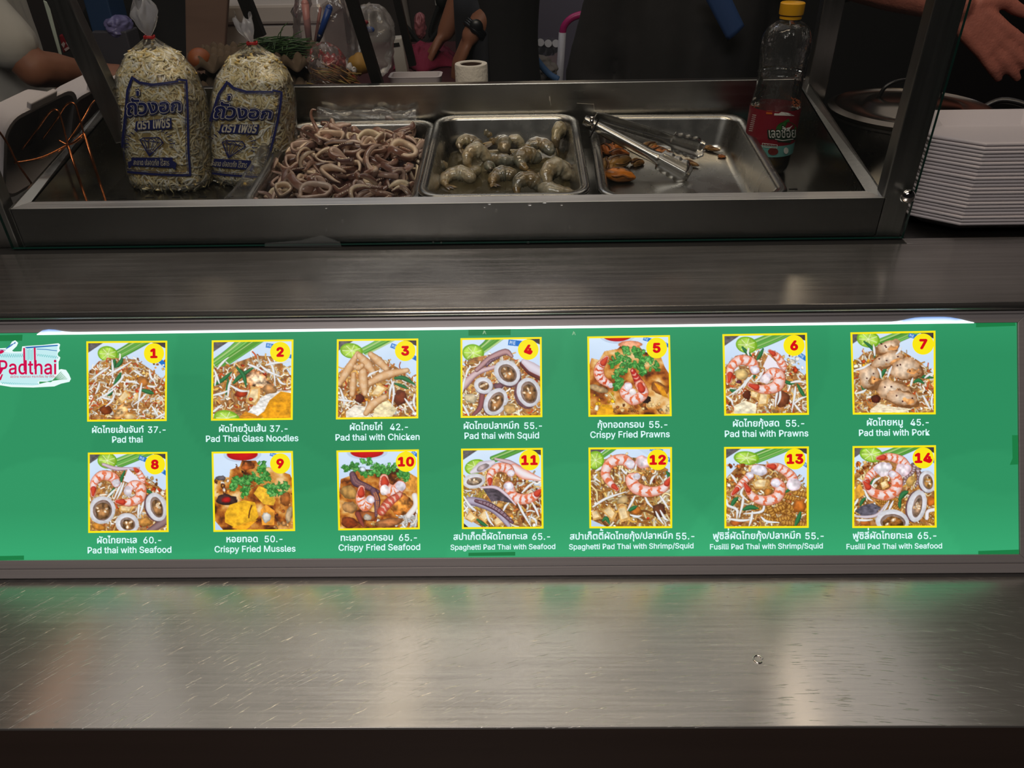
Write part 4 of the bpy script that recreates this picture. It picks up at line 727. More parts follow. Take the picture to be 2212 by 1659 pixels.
v, f = text2d('Padthai', INTER, .012, 1.02); a, b = LZ(-3, 598), LZ(686, 598); k = (b[0] - a[0]) / (v[:, 0].max() - v[:, 0].min()); lo = v[:, 0].min()
mb.add([(a[0] + (x - lo) * k, a[1] + y * k * 1.12 + (b[1] - a[1]) * (x - lo) * k / (b[0] - a[0]), .002) for x, y in v], f, 2)
lpoly([(288, 285), (306, 285), (312, 560), (294, 560)], 2, .002); lpoly([(414, 282), (432, 282), (438, 540), (420, 540)], 2, .002)
v, f = text2d('ผัดไทย หอยทอด กระทะร้อน by เจ๊ตุ่ม', None, .01); w = fit(v, LZ(138, 640)[0], LZ(138, 652)[1], LZ(672, 640)[0], LZ(138, 610)[1]); mb.add([(x, y, .002) for x, y in w], f, 2)
lpoly([(300, 275), (697, 248), (697, 262), (330, 292)], 3); lline([(450, 300), (560, 305), (690, 320)], 8, 3)
for x in range(-20, 280, 26): lline([(x, 400 - (x - 130) ** 2 * .0002), (x + 12, 360), (x + 22, 395)], 3, 4)
for x in range(450, 690, 26): lline([(x, 355 + (x - 450) * .12), (x + 12, 385 + (x - 450) * .12), (x + 22, 358 + (x - 450) * .12)], 3, 4)
for x in range(30, 460, 26): lline([(x, 690 + x * .06), (x + 12, 715), (x + 22, 695 + x * .06)], 3, 4)
for y in range(300, 420, 16): lline([(320, y), (345, y + 20), (360, y), (385, y + 22), (405, y)], 3, 4)
for k in range(7): lline([(480, 690 + k * 4), (620, 690 - k * 2), (740 + k * 12, 570 + k * 14)], 5, 5)
lpoly([(455, 695), (490, 675), (570, 680), (600, 700), (560, 722), (480, 722)], 0, .0018)
for k in range(3): lline([(80, 300), (140, 265 - k * 10), (195, 215 + k * 8)], 5, 3)
lpoly([(0, 325), (40, 310), (60, 330), (30, 352), (0, 358)], 2, .0018); lpoly([(0, 660), (30, 600), (44, 600), (20, 665), (4, 676)], 2, .0018)
for k in range(3): lline([(-20 + k * 4, 312), (30, 306 + k * 4), (75, 308 + k * 5)], 3, 6)
obj('shop_logo', mb, [glow('logo_edge', (235, 252, 252)), glow('logo_paper', (196, 236, 240)), glow('logo_red', (206, 8, 76)), glow('logo_blue', (40, 110, 180)), glow('logo_teal', (96, 190, 190)), glow('logo_green', (60, 150, 90)), glow('logo_purple', (90, 40, 130))], sign)['label'] = 'white die-cut logo with red lettering at the left end'
# ------------------------------------------------------------------ the hall and the stall
M_STEEL = steel('counter_steel', 0.64, 0.19, 0.55, brush=(9, 420, 420), scratch=0.5, wear=0.26)
M_SHELF = steel('shelf_steel', 0.5, 0.22, 0.6, wear=.2, brush=(5, 320, 320), vary=0.32)
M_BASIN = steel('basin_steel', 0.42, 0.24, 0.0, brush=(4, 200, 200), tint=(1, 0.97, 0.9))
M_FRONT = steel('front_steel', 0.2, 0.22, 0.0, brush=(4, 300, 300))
M_PAN = steel('pan_steel', 0.44, 0.27, 0.0, brush=(30, 30, 30), vary=0.08, tint=(1, 0.98, 0.93))
M_POST = steel('post_steel', 0.30, 0.34, 0.4, brush=(200, 200, 5), axis=(1, 0, 0))
M_CHROME = pbr('chrome', (220, 216, 214), 0.08, 1.0)
M_APRON = pbr('dark_brown_panel', (58, 44, 38), 0.45, noise=((2, 2, 40), .08))
M_FLOOR = pbr('hall_floor', (70, 66, 64), 0.4, noise=((2, 2, 2), .15))
M_WALL = pbr('kitchen_wall', (112, 108, 126), 0.75, noise=((1.5, 1.5, 1.5), .08))
M_WALLD = pbr('dark_wall', (52, 44, 42), 0.7, noise=((2, 2, 2), .1))
WY = 3.75
mb = MB(); mb.box(-3, -3, -.05, 3, WY + .1, 0); struct('floor', mb, M_FLOOR)
xw = PY(1480, 100, WY).x; mb = MB(); mb.box(-.15, WY, 0, xw, WY + .1, 3.5); struct('wall_back', mb, M_WALL)
mb = MB(); mb.box(xw, WY - .3, 0, 3, WY + .1, 3.5); struct('wall_right', mb, pbr('black_wall', (18, 16, 17), .7))
mb = MB(); mb.box(-3, WY - .25, 0, -.15, WY + .1, 3.5); struct('wall_left', mb, M_WALLD)
mb = MB(); mb.box(-3, -3, 3.5, 3, WY + .1, 3.6); struct('ceiling', mb, pbr('ceiling_paint', (70, 66, 64), .8))

# lower counter
ct = thing('steel_counter', 'scratched stainless steel customer counter in the foreground below the menu', 'counter', (0, .6, 0))
YF, YB, ZC = .4795, .700, .730
mb = MB(); mb.box(-1.25, YF - .6, ZC - .004, 1.15, YB - .6, ZC); obj('worktop', mb, M_STEEL, ct, bevel=.0012)
mb = MB(); mb.box(-1.25, YF + .0015 - .6, .04, 1.15, YB - .6, ZC - .004); obj('front_panel', mb, M_APRON, ct)
d = PZ(1637, 1424, ZC); mb = MB()
mb.tube([(d.x + .0052 * math.cos(t * .32), d.y - .6 + .0052 * math.sin(t * .32), ZC + .0002) for t in range(18)], .0011, 6, cap=True); mb.ball((d.x + .005, d.y - .6 + .001, ZC), (.0014, .0014, .0008), 8, 5)
obj('dent', mb, M_CHROME, ct, smooth=True)['label'] = 'small shiny round dent'

# upper shelf
sh = thing('steel_shelf', 'brushed steel serving shelf between the menu and the glass', 'shelf', (0, .96, 0))
ZS = 1.03
mb = MB(); mb.box(-1.25, .872 - .96, ZS - .006, 1.15, 1.056 - .96, ZS); mb.box(.566, 1.056 - .96, ZS - .006, 1.15, 1.0755 - .96, ZS); obj('shelf_top', mb, M_SHELF, sh, bevel=.001)
mb = MB(); mb.tube([(-1.25, .874 - .96, ZS - .0072), (1.15, .874 - .96, ZS - .0072)], .0042, 10); obj('rolled_edge', mb, M_SHELF, sh, smooth=True)
mb = MB(); mb.box(-1.25, 1.056 - .96, ZS - .02, .566, 1.0815 - .96, ZS - .0015); obj('gap_seal', mb, M_DARK, sh)
mb = MB(); mb.box(-1.25, .962 - .96, .2, 1.15, 1.05 - .96, ZS - .006); obj('support_box', mb, M_APRON, sh)

# display well
wl = thing('display_well', 'tilted steel display well holding the food pans behind the glass', 'display well', (0, 1.3, 1.0))
XL, XR, Y1, Y2, Z1, Z2 = -.739, .511, 1.108, 1.500, 1.0905, 1.163
def W_(x, y, z): return (x, y - 1.3, z - 1.0)
def wpoly(mb, P, th, mi=0):
    """a plate of thickness th (downwards / outwards) through the four points P"""
    P = [Vector(W_(*p)) for p in P]; n = (P[1] - P[0]).cross(P[2] - P[1]).normalized(); v = P + [p - n * th for p in P]
    mb.add(v, [(0, 1, 2, 3), (7, 6, 5, 4), (0, 4, 5, 1), (1, 5, 6, 2), (2, 6, 7, 3), (3, 7, 4, 0)], mi)
mb = MB(); wpoly(mb, [(XL - .019, 1.082, ZS + .001), (XR + .02, 1.082, ZS + .001), (XR + .02, 1.082, Z1), (XL - .019, 1.082, Z1)], .003)
mb.m = [1] * len(mb.m); wpoly(mb, [(XL - .019, 1.082, Z1), (XR + .02, 1.082, Z1), (XR, Y1, Z1 + .0015), (XL, Y1, Z1 + .0015)], .003, 2); wpoly(mb, [(XR, Y1, 1.0), (XL, Y1, 1.0), (XL, Y1, Z1), (XR, Y1, Z1)], .003); obj('front_panel', mb, [M_BASIN, M_FRONT, steel('lightened_rim_steel', 0.92, 0.42, 0.0, brush=(4, 300, 300))], wl, bevel=.0012)  # rim steel made paler than the basin to stand in for its bright reflection
for s, xi, xo in ((-1, XL, XL - .019), (1, XR, XR + .02)):
    mb = MB(); wpoly(mb, [(xi, Y1, Z1), (xi, Y2, Z2), (xo, Y2, Z2), (xo, 1.082, Z1)][:: (1 if s < 0 else -1)], .003)
    wpoly(mb, [(xi, Y1, .99), (xi, Y2, .99), (xi, Y2, Z2), (xi, Y1, Z1)][:: (1 if s > 0 else -1)][::-1], .003); wpoly(mb, [(xo, 1.082, .99), (xo, Y2, .99), (xo, Y2, Z2), (xo, 1.082, Z1)][:: (1 if s < 0 else -1)][::-1], .003)
    obj('side_panel', mb, M_BASIN, wl)
mb = MB(); wpoly(mb, [(XL, Y2, .99), (XR, Y2, .99), (XR, Y2, Z2), (XL, Y2, Z2)], .003); wpoly(mb, [(XL - .02, Y2, Z2), (XR + .02, Y2, Z2), (XR + .02, Y2 + .016, Z2 + .001), (XL - .02, Y2 + .016, Z2 + .001)], .004); obj('back_panel', mb, M_BASIN, wl, bevel=.0012)
FZ = lambda y: 1.010 + (y - Y1) / (Y2 - Y1) * .030             # height of the well's floor
mb = MB(); wpoly(mb, [(XL, Y1, FZ(Y1)), (XR, Y1, FZ(Y1)), (XR, Y2, FZ(Y2)), (XL, Y2, FZ(Y2))], .003)
for k in range(26):
    for yy in (1.13, 1.20, 1.30, 1.40): x = XL + .03 + k * .047; wpoly(mb, [(x, yy, FZ(yy) + .0006), (x + .014, yy, FZ(yy) + .0006), (x + .014, yy + .004, FZ(yy + .004) + .0006), (x, yy + .004, FZ(yy + .004) + .0006)], .0003, 1)
obj('floor_plate', mb, [M_BASIN, M_DARK], wl)
for q, w in (([(1187, 208), (1188, 218), (1190, 228)], .0022), ([(1246, 223), (1283, 225)], .0012), ([(1282, 224), (1284, 238)], .003)):
    mb = MB(); P = [PY(x, y, Y2 - .0035) for x, y in q]
    for a, b in zip(P, P[1:]): mb.beam(W_(*a), W_(*b), w, .0006)
    obj('dried_splash', mb, pbr('splash', (190, 182, 170), .6), wl)

# glass and its posts
gl = thing('glass_guard', 'clear upright glass pane standing on the shelf before the food', 'glass', (0, 1.0746, ZS))
mb = MB(); x0, x1 = -.770, .5665; v = [(x, y, z) for z in (.0015, .78) for y in (-.003, .003) for x in (x0, x1)]
mb.add(v, [(0, 1, 5, 4), (3, 2, 6, 7)], 0); mb.add(v, [(0, 2, 3, 1), (4, 5, 7, 6), (1, 3, 7, 5), (2, 0, 4, 6)], 1)
obj('pane', mb, [film('clear_glass', (220, 235, 230), .006, .03, .55, (.985, .995, .99), 1.5), pbr('glass_edge', (14, 70, 62), .2, spec=.8)], gl)
p = PY(1962, 425, 1.068) - Vector((0, 1.0746, ZS)); mb = MB(); M = Matrix.Translation((p.x, -.0035, p.z)) @ Matrix.Rotation(math.pi / 2, 4, 'X')
mb.lathe([(.0105, 0), (.0105, .002), (.0095, .005), (.007, .0075), (.003, .009), (.0002, .0092)], 28, M=M); obj('clamp_knob', mb, M_CHROME, gl, smooth=True)['label'] = 'domed chrome clamp knob'
mb = MB(); P = [PY(x, y, 1.0712) - Vector((0, 1.0746, ZS)) for x, y in ((572, 533), (572, 525), (650, 519), (695, 508), (735, 523), (738, 533))]; mb.prism([(q.x, q.z) for q in P], 0, .0003, M=Matrix.Translation((0, -.0036, 0)) @ Matrix.Rotation(math.pi / 2, 4, 'X')); obj('clear_sticker', mb, film('sticker_film', (200, 205, 205), .09, .2, .5), gl)
for x, y, r in ((944, 517, .0024), (936, 524, .0018), (953, 525, .0018), (1141, 525, .0022), (740, 478, .0022), (1230, 490, .002), (1072, 455, .002), (705, 497, .0014), (1022, 532, .002)):
    q = PY(x, y, 1.0712) - Vector((0, 1.0746, ZS)); mb = MB(); mb.ball((q.x, -.0034, q.z), (r, .0009, r * 1.2), 8, 6); obj('water_drop', mb, film('drop', (220, 220, 220), .04, .05, 1.0), gl, smooth=True)
def post(label, pa, pb, w, d, name='support_post'):
    mb = MB(); mb.beam(pa, pb, w, d, side=(1, 0, 0)); o = obj(name, mb, M_POST, bevel=.0015); return tag(o, label, 'post')
post('dark steel post with a chrome knob before it, right of the display well', (.5465, 1.096, ZS - .05), (.5465, 1.096, 1.85), .040, .026)
post('dark steel post at the front left corner of the display well', (-.783, 1.096, ZS - .05), (-.783, 1.096, 1.85), .034, .026)
a, b = PY(1783, 225, 1.49), PY(1838, 0, 1.49); b = a + (b - a) * 2.4; post('steel post rising behind the oil bottle', (.5445, 1.49, 1.0), (.5445 + .005, 1.49, 1.9), .036, .024)
a, b = PY(250, 245, 1.36), PY(131, -4, 1.36); a = a - (b - a) * .25; b = a + (b - a) * 2.0; post('slanted dark steel post left of the bean sprout bags', a, b, .036, .026, 'slanted_post')
def frame_strut(label, q0, q1, Y, w):
    a, b = PY(*q0, Y), PY(*q1, Y); b = a + (b - a) * 2.6; a = a - (b - a) * .08; mb = MB(); mb.beam(a, b, w, .02, side=(1, 0, 0)); return tag(obj('frame_strut', mb, pbr('black_metal', (24, 22, 22), .4, .5)), label, 'strut')
frame_strut('thin black slanted strut above the second sprout bag', (556, 66), (530, 0), 1.56, .022)
frame_strut('thin black slanted strut left of the white foam box', (815, 176), (760, 0), 1.56, .020)
frame_strut('narrow dark strut between the plastic bags and the pink cloth', (886, 118), (858, 0), 2.1, .018)

# ------------------------------------------------------------------ food pans
def rrect(w, l, r, z, n=6):
    out = []
    for cx, cy, a0 in ((w / 2 - r, l / 2 - r, 0), (-w / 2 + r, l / 2 - r, 90), (-w / 2 + r, -l / 2 + r, 180), (w / 2 - r, -l / 2 + r, 270)):
        for k in range(n + 1): a = math.radians(a0 + 90 * k / n); out.append((cx + r * math.cos(a), cy + r * math.sin(a), z))
    return out
def loft(mb, loops, mi=0, close_end=True, flip=False):
    n = len(loops[0]); v = [p for l in loops for p in l]
    f = [(i * n + k, i * n + (k + 1) % n, (i + 1) * n + (k + 1) % n, (i + 1) * n + k) for i in range(len(loops) - 1) for k in range(n)]
    if close_end: f.append(tuple((len(loops) - 1) * n + k for k in range(n)))
    if flip: f = [q[::-1] for q in f]
    return mb.add(v, f, mi)
def make_pan(label, w, l, dep, loc, rot, rim=.013):
    t = thing('food_pan', label, 'pan', loc, rot, 'steel food pans in the display well')
    mb = MB(); R = .030
    loft(mb, [rrect(w - .004, l - .004, R + .006, -.007), rrect(w, l, R + .008, -.005), rrect(w, l, R + .008, -.002), rrect(w - .005, l - .005, R + .006, .0006), rrect(w - .012, l - .012, R + .003, .0008), rrect(w - 2 * rim, l - 2 * rim, R, -.0012), rrect(w - 2 * rim - .004, l - 2 * rim - .004, R - .001, -.006),
              rrect(w - 2 * rim - .026, l - 2 * rim - .026, R - .004, -dep + .012), rrect(w - 2 * rim - .034, l - 2 * rim - .034, R - .006, -dep + .003), rrect(w - 2 * rim - .048, l - 2 * rim - .048, R - .012, -dep)])
    obj('tray', mb, M_PAN, t, smooth=True, solid=.0012)
    return t
TILT = math.atan2(.026, .36)
P2c = Vector((-.0270, 1.312, 1.0955)); P3 = PZ(1496, 415, 1.081); P3c = Vector((P3.x + .005, 1.305, 1.0935)); q = PZ(788, 268, 1.102); P1c = Vector((q.x - .004, 1.305, 1.0885))
pan1 = make_pan('steel pan heaped with cut squid, beside the sprout bags', .276, .372, .064, P1c, (TILT, 0, .01))
pan2 = make_pan('steel pan of raw prawns in cloudy liquid, between the other two pans', .268, .364, .064, P2c, (TILT, 0, 0))
pan3 = make_pan('nearly empty steel pan with mussels and tongs', .290, .366, .060, P3c, (TILT, 0, -.02))
# ------------------------------------------------------------------ squid in the left pan
M_SQ = pbr('squid_flesh', rough=.22, spec=.6, attr=True, sss=.12, coat=.25, noise=((160, 160, 160), .10))
SKIN = [srgb(np.array(c) / 255) for c in ((112, 78, 70), (98, 66, 60), (132, 92, 78), (84, 56, 52), (146, 108, 92))]
CREAM = [srgb(np.array(c) / 255) for c in ((244, 220, 192), (234, 206, 180), (224, 200, 184), (248, 230, 200), (208, 180, 164))]
def mixc(a, b, t): return tuple(a[k] * (1 - t) + b[k] * t for k in range(3))
def band(path, h, th, skin, cream, closed, seed):
    """a strip of squid: a tall flat section swept along a loop or an arc; skin outside, flesh inside"""
    rr = np.random.default_rng(seed); n = len(path); sec = [(-.5, -.28), (-.28, -.5), (.28, -.5), (.5, -.28), (.5, .28), (.28, .5), (-.28, .5), (-.5, .28)]
    v = []; c = []; sp = fbm((max(n, 8), 12), 5, seed, 3)
    for i in range(n):
        p = Vector(path[i]); a = Vector(path[(i - 1) % n if closed else max(i - 1, 0)]); b = Vector(path[(i + 1) % n if closed else min(i + 1, n - 1)])
        t = (b - a); t.z *= .5; t.normalize(); nn = Vector((t.y, -t.x, 0)); nn = nn.normalized() if nn.length > .01 else Vector((1, 0, 0)); up = t.cross(nn) * -1
        if up.z < 0: up = -up
        k = 1.0 if closed else min(1, .35 + 4 * min(i, n - 1 - i) / n)
        for j, (x, z) in enumerate(sec):
            v.append(p + nn * (x * th * k) + up * (z * h * k)); o = min(1, max(0, (x - .05) * 2.6))
            c.append(mixc(cream, skin, min(1, max(0, o * (.55 + .9 * sp[i, j % 12])))) )
    m = 8; f = [(i * m + k, i * m + (k + 1) % m, ((i + 1) % n) * m + (k + 1) % m, ((i + 1) % n) * m + k) for i in range(n if closed else n - 1) for k in range(m)]
    if not closed: f += [tuple(range(m - 1, -1, -1)), tuple((n - 1) * m + k for k in range(m))]
    mb = MB(); mb.add(v, f, 0, c); return mb
def ring_mb(rx, ry, h, th, seed, gap=0.0, wav=.18, bend=.004):
    rr = np.random.default_rng(seed); ph = rr.uniform(0, 6.3, 4); n = 26
    def P(a): k = 1 + wav * (.5 * math.sin(2 * a + ph[0]) + .35 * math.sin(3 * a + ph[1])); return (rx * k * math.cos(a), ry * k * math.sin(a), bend * math.sin(2 * a + ph[2]) + bend * .6 * math.sin(3 * a + ph[3]))
    pts = [P(gap / 2 + (2 * math.pi - gap) * i / (n if not gap else n - 1)) for i in range(n)]
    return band(pts, h, th, SKIN[rr.integers(5)], CREAM[rr.integers(5)], not gap, seed)
def tentacle_mb(pts, r0, r1, seed, suck=True):
    rr = np.random.default_rng(seed); path = smooth_path(pts, 7); n = len(path); sk = SKIN[rr.integers(5)]; mb = MB()
    rad = [r0 + (r1 - r0) * (i / (n - 1)) ** .8 for i in range(n)]
    mb.tube(path, rad, 8, col=lambda t, th: mixc(sk, CREAM[4], max(0, math.cos(th + 2.5)) * .7))
    if suck:
        fr = frames(path)
        for i in range(2, n - 2):
            p, t, a, b = fr[i]; q = p + (a * .7 + b * .6) * rad[i]; mb.ball(q, (rad[i] * .36,) * 3, 6, 4, col=CREAM[i % 5])
    return mb
T1 = Matrix.Translation(P1c) @ Euler((TILT, 0, .01)).to_matrix().to_4x4()
def heap1(u, v):
    """top of the squid heap in the pan's own frame (u across, v away)"""
    e = min(1, max(0, (.128 - abs(u)) / .05)) * min(1, max(0, (.178 - abs(v)) / .04)); return -.024 + .030 * e * (.75 + .25 * math.cos(u * 14 + .6)) + .006 * math.sin(v * 30 + 1)
mb = MB(); mb.surf(30, 40, lambda a, b: ((a - .5) * .226, (b - .5) * .322, heap1((a - .5) * .226, (b - .5) * .322) - .013 + .004 * math.sin(a * 60) * math.sin(b * 75)), col=lambda a, b: mixc(SKIN[1], SKIN[3], (math.sin(a * 90) * math.sin(b * 110) + 1) / 2))
o = obj('squid_mass', mb, M_SQ, smooth=True); o.matrix_world = T1; tag(o, 'dark mass of cut squid underneath the loose rings, filling the left pan', 'squid', kind='stuff')
variants = []
for k in range(9): rx = .016 + .003 * (k % 4); variants.append(('squid_ring', ring_mb(rx, rx * (.55 + .08 * (k % 3)), .010 + .002 * (k % 2), .0052, 40 + k), 'ring'))
for k in range(8): variants.append(('squid_strip', ring_mb(.022 + .002 * (k % 3), .011 + .003 * (k % 2), .009, .0062, 60 + k, gap=2.2 + .5 * (k % 4), wav=.25), 'strip'))
for k in range(5):
    rr = np.random.default_rng(80 + k); a = rr.uniform(-.5, .5); variants.append(('squid_tentacle', tentacle_mb([(-.03, 0, 0), (-.01, .006 + a * .01, .003), (.012, -.004, .004), (.03, .008 * a, 0)], .0058, .0022, 90 + k), 'tentacle'))
for k in range(4): variants.append(('squid_strip', ring_mb(.030, .006, .010, .0075, 100 + k, gap=3.3, wav=.1), 'slab'))
SQ_LAB = {'ring': 'small purple-skinned squid ring in the %s of the left pan heap', 'strip': 'curled brown and cream squid strip in the %s of the left pan heap', 'tentacle': 'short purple squid tentacle in the %s of the left pan heap', 'slab': 'thick straight squid slice in the %s of the left pan heap'}
protos = [None] * len(variants); rs = np.random.default_rng(5)
def place_piece(i, M, label, group):
    nm, m, kd = variants[i]
    if protos[i] is None: protos[i] = obj(nm, m, M_SQ, smooth=True); o = protos[i]
    else: o = protos[i].copy(); COL.objects.link(o)
    o.matrix_world = M; tag(o, label, 'squid piece', group); return o
cells = [(a, b) for b in np.arange(-.152, .16, .0225) for a in np.arange(-.104, .11, .0235)]
order = rs.permutation(len(cells))
for n_, ci in enumerate(order):
    u, v = cells[ci]; u += rs.uniform(-.008, .008); v += rs.uniform(-.008, .008); i = int(rs.integers(len(variants)))
    if n_ < len(variants): i = n_
    z = heap1(u, v) + rs.uniform(-.006, .004); kd = variants[i][2]
    E = Euler((rs.uniform(-.55, .55), rs.uniform(-.5, .5), rs.uniform(0, 6.3)))
    if kd in ('ring', 'strip') and rs.random() < .25: E = Euler((rs.uniform(.7, 1.3), rs.uniform(-.4, .4), rs.uniform(0, 6.3)))
    s = rs.uniform(.85, 1.15); place_piece(i, T1 @ Matrix.Translation((u, v, z)) @ E.to_matrix().to_4x4() @ Matrix.Scale(s, 4), SQ_LAB[kd] % (('front', 'middle', 'rear')[min(2, int((v + .17) / .1134))] + ' ' + ('left', 'centre', 'right')[min(2, int((u + .115) / .0767))]), {'ring': 'small squid rings in the left pan', 'strip': 'curled squid strips in the left pan', 'tentacle': 'squid tentacles in the left pan', 'slab': 'straight squid strips in the left pan'}[kd])
T1i = T1.inverted()
def on_heap(x, y, lift=0.006):
    """where the line of sight through this spot of the photo meets the heap"""
    d = ray(x, y); t = .9
    for _ in range(400):
        t += .002; p = T1i @ (CAM + d * t)
        if p.z < heap1(max(-.13, min(.13, p.x)), max(-.18, min(.18, p.y))) + lift: break
    return p
def special(label, mb, x, y, rot=(0, 0, 0), lift=.006, name='squid_ring'):
    p = on_heap(x, y, lift); o = obj(name, mb, M_SQ, smooth=True); o.matrix_world = T1 @ Matrix.Translation(p) @ Euler(rot).to_matrix().to_4x4(); return tag(o, label, 'squid piece')
special('large pale oval squid ring near the top of the left pan heap', ring_mb(.023, .015, .012, .006, 201), 800, 298, (.25, 0, .5), .012)
special('small pale squid ring nested inside the large oval ring', ring_mb(.012, .008, .009, .005, 202, wav=.1), 797, 312, (.3, 0, .2), .016)
special('broad boxy cream squid ring below the curled tentacle tip', ring_mb(.026, .012, .012, .0065, 203, wav=.3), 712, 296, (.35, .1, .1), .012)
special('flower-like pale squid ring with a stub in its hole, right side of the heap', ring_mb(.021, .018, .013, .0095, 204, wav=.24), 873, 326, (.4, 0, .3), .012)
special('big cream squid ring at the front edge of the left pan', ring_mb(.026, .014, .012, .0065, 205, wav=.28), 678, 416, (.45, 0, .3), .010)
special('grey arched squid strip bridging the middle of the heap', ring_mb(.026, .022, .011, .008, 206, gap=2.6, wav=.1), 822, 345, (1.0, .1, .5), .012, 'squid_strip')
special('cream squid end piece on the rear right rim of the heap', ring_mb(.012, .010, .018, .008, 207, wav=.3), 850, 264, (.2, .3, 0), .014)
special('long folded cream squid slice along the rear rim', ring_mb(.030, .008, .013, .009, 208, gap=2.8, wav=.1), 752, 276, (.5, 0, .05), .012, 'squid_strip')
special('round greyish squid flap standing in the left middle of the heap', ring_mb(.022, .018, .012, .007, 209, gap=2.9, wav=.1), 680, 352, (1.1, 0, .2), .012, 'squid_strip')
special('small upright squid ring at the lower left of the heap', ring_mb(.013, .010, .011, .005, 210), 614, 410, (.5, .2, 0), .010)
special('thick cream squid curl at the left edge of the heap', ring_mb(.020, .014, .010, .007, 211, gap=2.4), 625, 358, (.3, 0, 2.4), .010, 'squid_strip')
special('cream squid arch at the front right of the heap', ring_mb(.026, .017, .010, .007, 212, gap=2.6), 792, 424, (.6, 0, .1), .010, 'squid_strip')
p, q = on_heap(692, 308, .02), on_heap(626, 272, .03); special('thin pointed squid tentacle reaching over the left pan rim', tentacle_mb([(0, 0, 0), tuple((q - p) * .5 + Vector((0, 0, .004))), tuple(q - p)], .0046, .0011, 301, False), 692, 308, (0, 0, 0), .02, 'squid_tentacle')
p = on_heap(690, 288, .02); special('curled squid tentacle tip rising above the rear left of the heap', tentacle_mb([(0, 0, 0), (-.007, .010, .010), (-.013, .016, .026), (-.010, .018, .036), (-.003, .018, .036)], .0050, .0012, 302, False), 690, 290, (0, 0, 0), .016, 'squid_tentacle')
special('dark suckered tentacle lying at the front middle of the heap', tentacle_mb([(-.035, -.012, -.004), (-.01, .004, .002), (.012, .012, .003), (.036, .014, 0)], .0052, .003, 303), 775, 415, (0, 0, 0), .012, 'squid_tentacle')
special('fat brown squid slab across the centre of the heap', ring_mb(.034, .010, .013, .008, 213, gap=2.9, wav=.1), 735, 380, (.5, .1, -.45), .014, 'squid_strip')

# clear plastic liner crumpled behind and beside the left pan
M_PLAS = film('clear_plastic', (220, 220, 226), .13, .15, .8, bump=(60, .8))
def crumple(x0, y0, x1, y1, h, seed):
    nz = fbm((40, 40), 5, seed, 3)
    return lambda u, v: (x0 + (x1 - x0) * u + .008 * (nz[int(v * 39), int(u * 39)] - .5), y0 + (y1 - y0) * v, h * (1 - (2 * v - 1) ** 2) * (.4 + 1.1 * nz[int(u * 39), int(v * 39)]))
mb = MB(); c = P1c + Vector((0, .166, .012))
mb.surf(36, 10, crumple(c.x - .085, c.y - .004, c.x + .100, c.y + .024, .030, 3)); mb.v = [(x, y, z + c.z - .004) for x, y, z in mb.v]
mb2 = MB(); f2 = crumple(-.17, .0, .17, .030, .02, 9)
mb.surf(36, 10, lambda u, v: (lambda q: (P1c.x - .136 - q[1], P1c.y + q[0] - .01, P1c.z - .010 + q[2] + q[0] * .07))(f2(u, v)))
o = obj('plastic_sheet', mb, M_PLAS, smooth=True); tag(o, 'crumpled clear plastic sheet sticking out around the squid pan', 'plastic sheet')

# ------------------------------------------------------------------ prawns in the middle pan
M_PR = pbr('raw_prawn', rough=.14, spec=.7, attr=True, sss=.25, coat=.8, noise=((200, 200, 200), .24), bump=((110, 110, 110), .8))
PCOL = [srgb(np.array(c) / 255) for c in ((166, 168, 150), (142, 148, 132), (176, 164, 130), (122, 124, 112), (194, 188, 166))]
PBRN = [srgb(np.array(c) / 255) for c in ((150, 120, 66), (110, 88, 50), (90, 70, 44))]
def prawn_obj(seed, size, turn):
    rr = np.random.default_rng(seed); n = 30; path = []; rad = []
    for i in range(n):
        t = i / (n - 1); a = -.3 + turn * t; R = size * (1 - .25 * t); path.append((R * math.cos(a), R * math.sin(a), .003 * math.sin(t * 5)))
        r = size * np.interp(t, [0, .08, .3, .6, .85, 1], [.24, .50, .60, .50, .32, .16]); rad.append(r * (1 + .05 * math.sin(t * 40) + .06 * math.sin(t * 17 + seed)))
    body = PCOL[rr.integers(5)]; ac = PBRN[rr.integers(3)]
    def col(t, th): k = .30 + .18 * math.sin(t * 40) + .6 * max(0, math.cos(th)) * (t > .1) + .4 * math.sin(t * 9 + seed); return mixc(body, ac, min(1, max(0, k * .55 if t < .85 else .8)))
    mb = MB(); mb.tube(path, rad, 10, col=col, flat=.85); return mb, path
def make_prawn(seed, size, turn):
    mb, path = prawn_obj(seed, size, turn); b = obj('prawn', mb, M_PR, smooth=True); e = Vector(path[-1]); t = (Vector(path[-1]) - Vector(path[-3])).normalized(); s = t.orthogonal(); s = Vector((-t.y, t.x, 0))
    mb = MB()
    for k in (-1, 0, 1):
        d = (t + s * k * .5).normalized(); pts = [e - t * .002, e + d * size * .35, e + d * size * .75]; mb.tube(smooth_path([tuple(p) for p in pts], 4), [size * x for x in (.08, .16, .2, .2, .2, .16, .12, .06, .02)], 8, flat=.25, col=PBRN[(seed + k) % 3])
    tl = obj('tail_fan', mb, M_PR, b, smooth=True); return b
T2 = Matrix.Translation(P2c) @ Euler((TILT, 0, 0)).to_matrix().to_4x4()
ZL = 1.050                                                        # level of the liquid
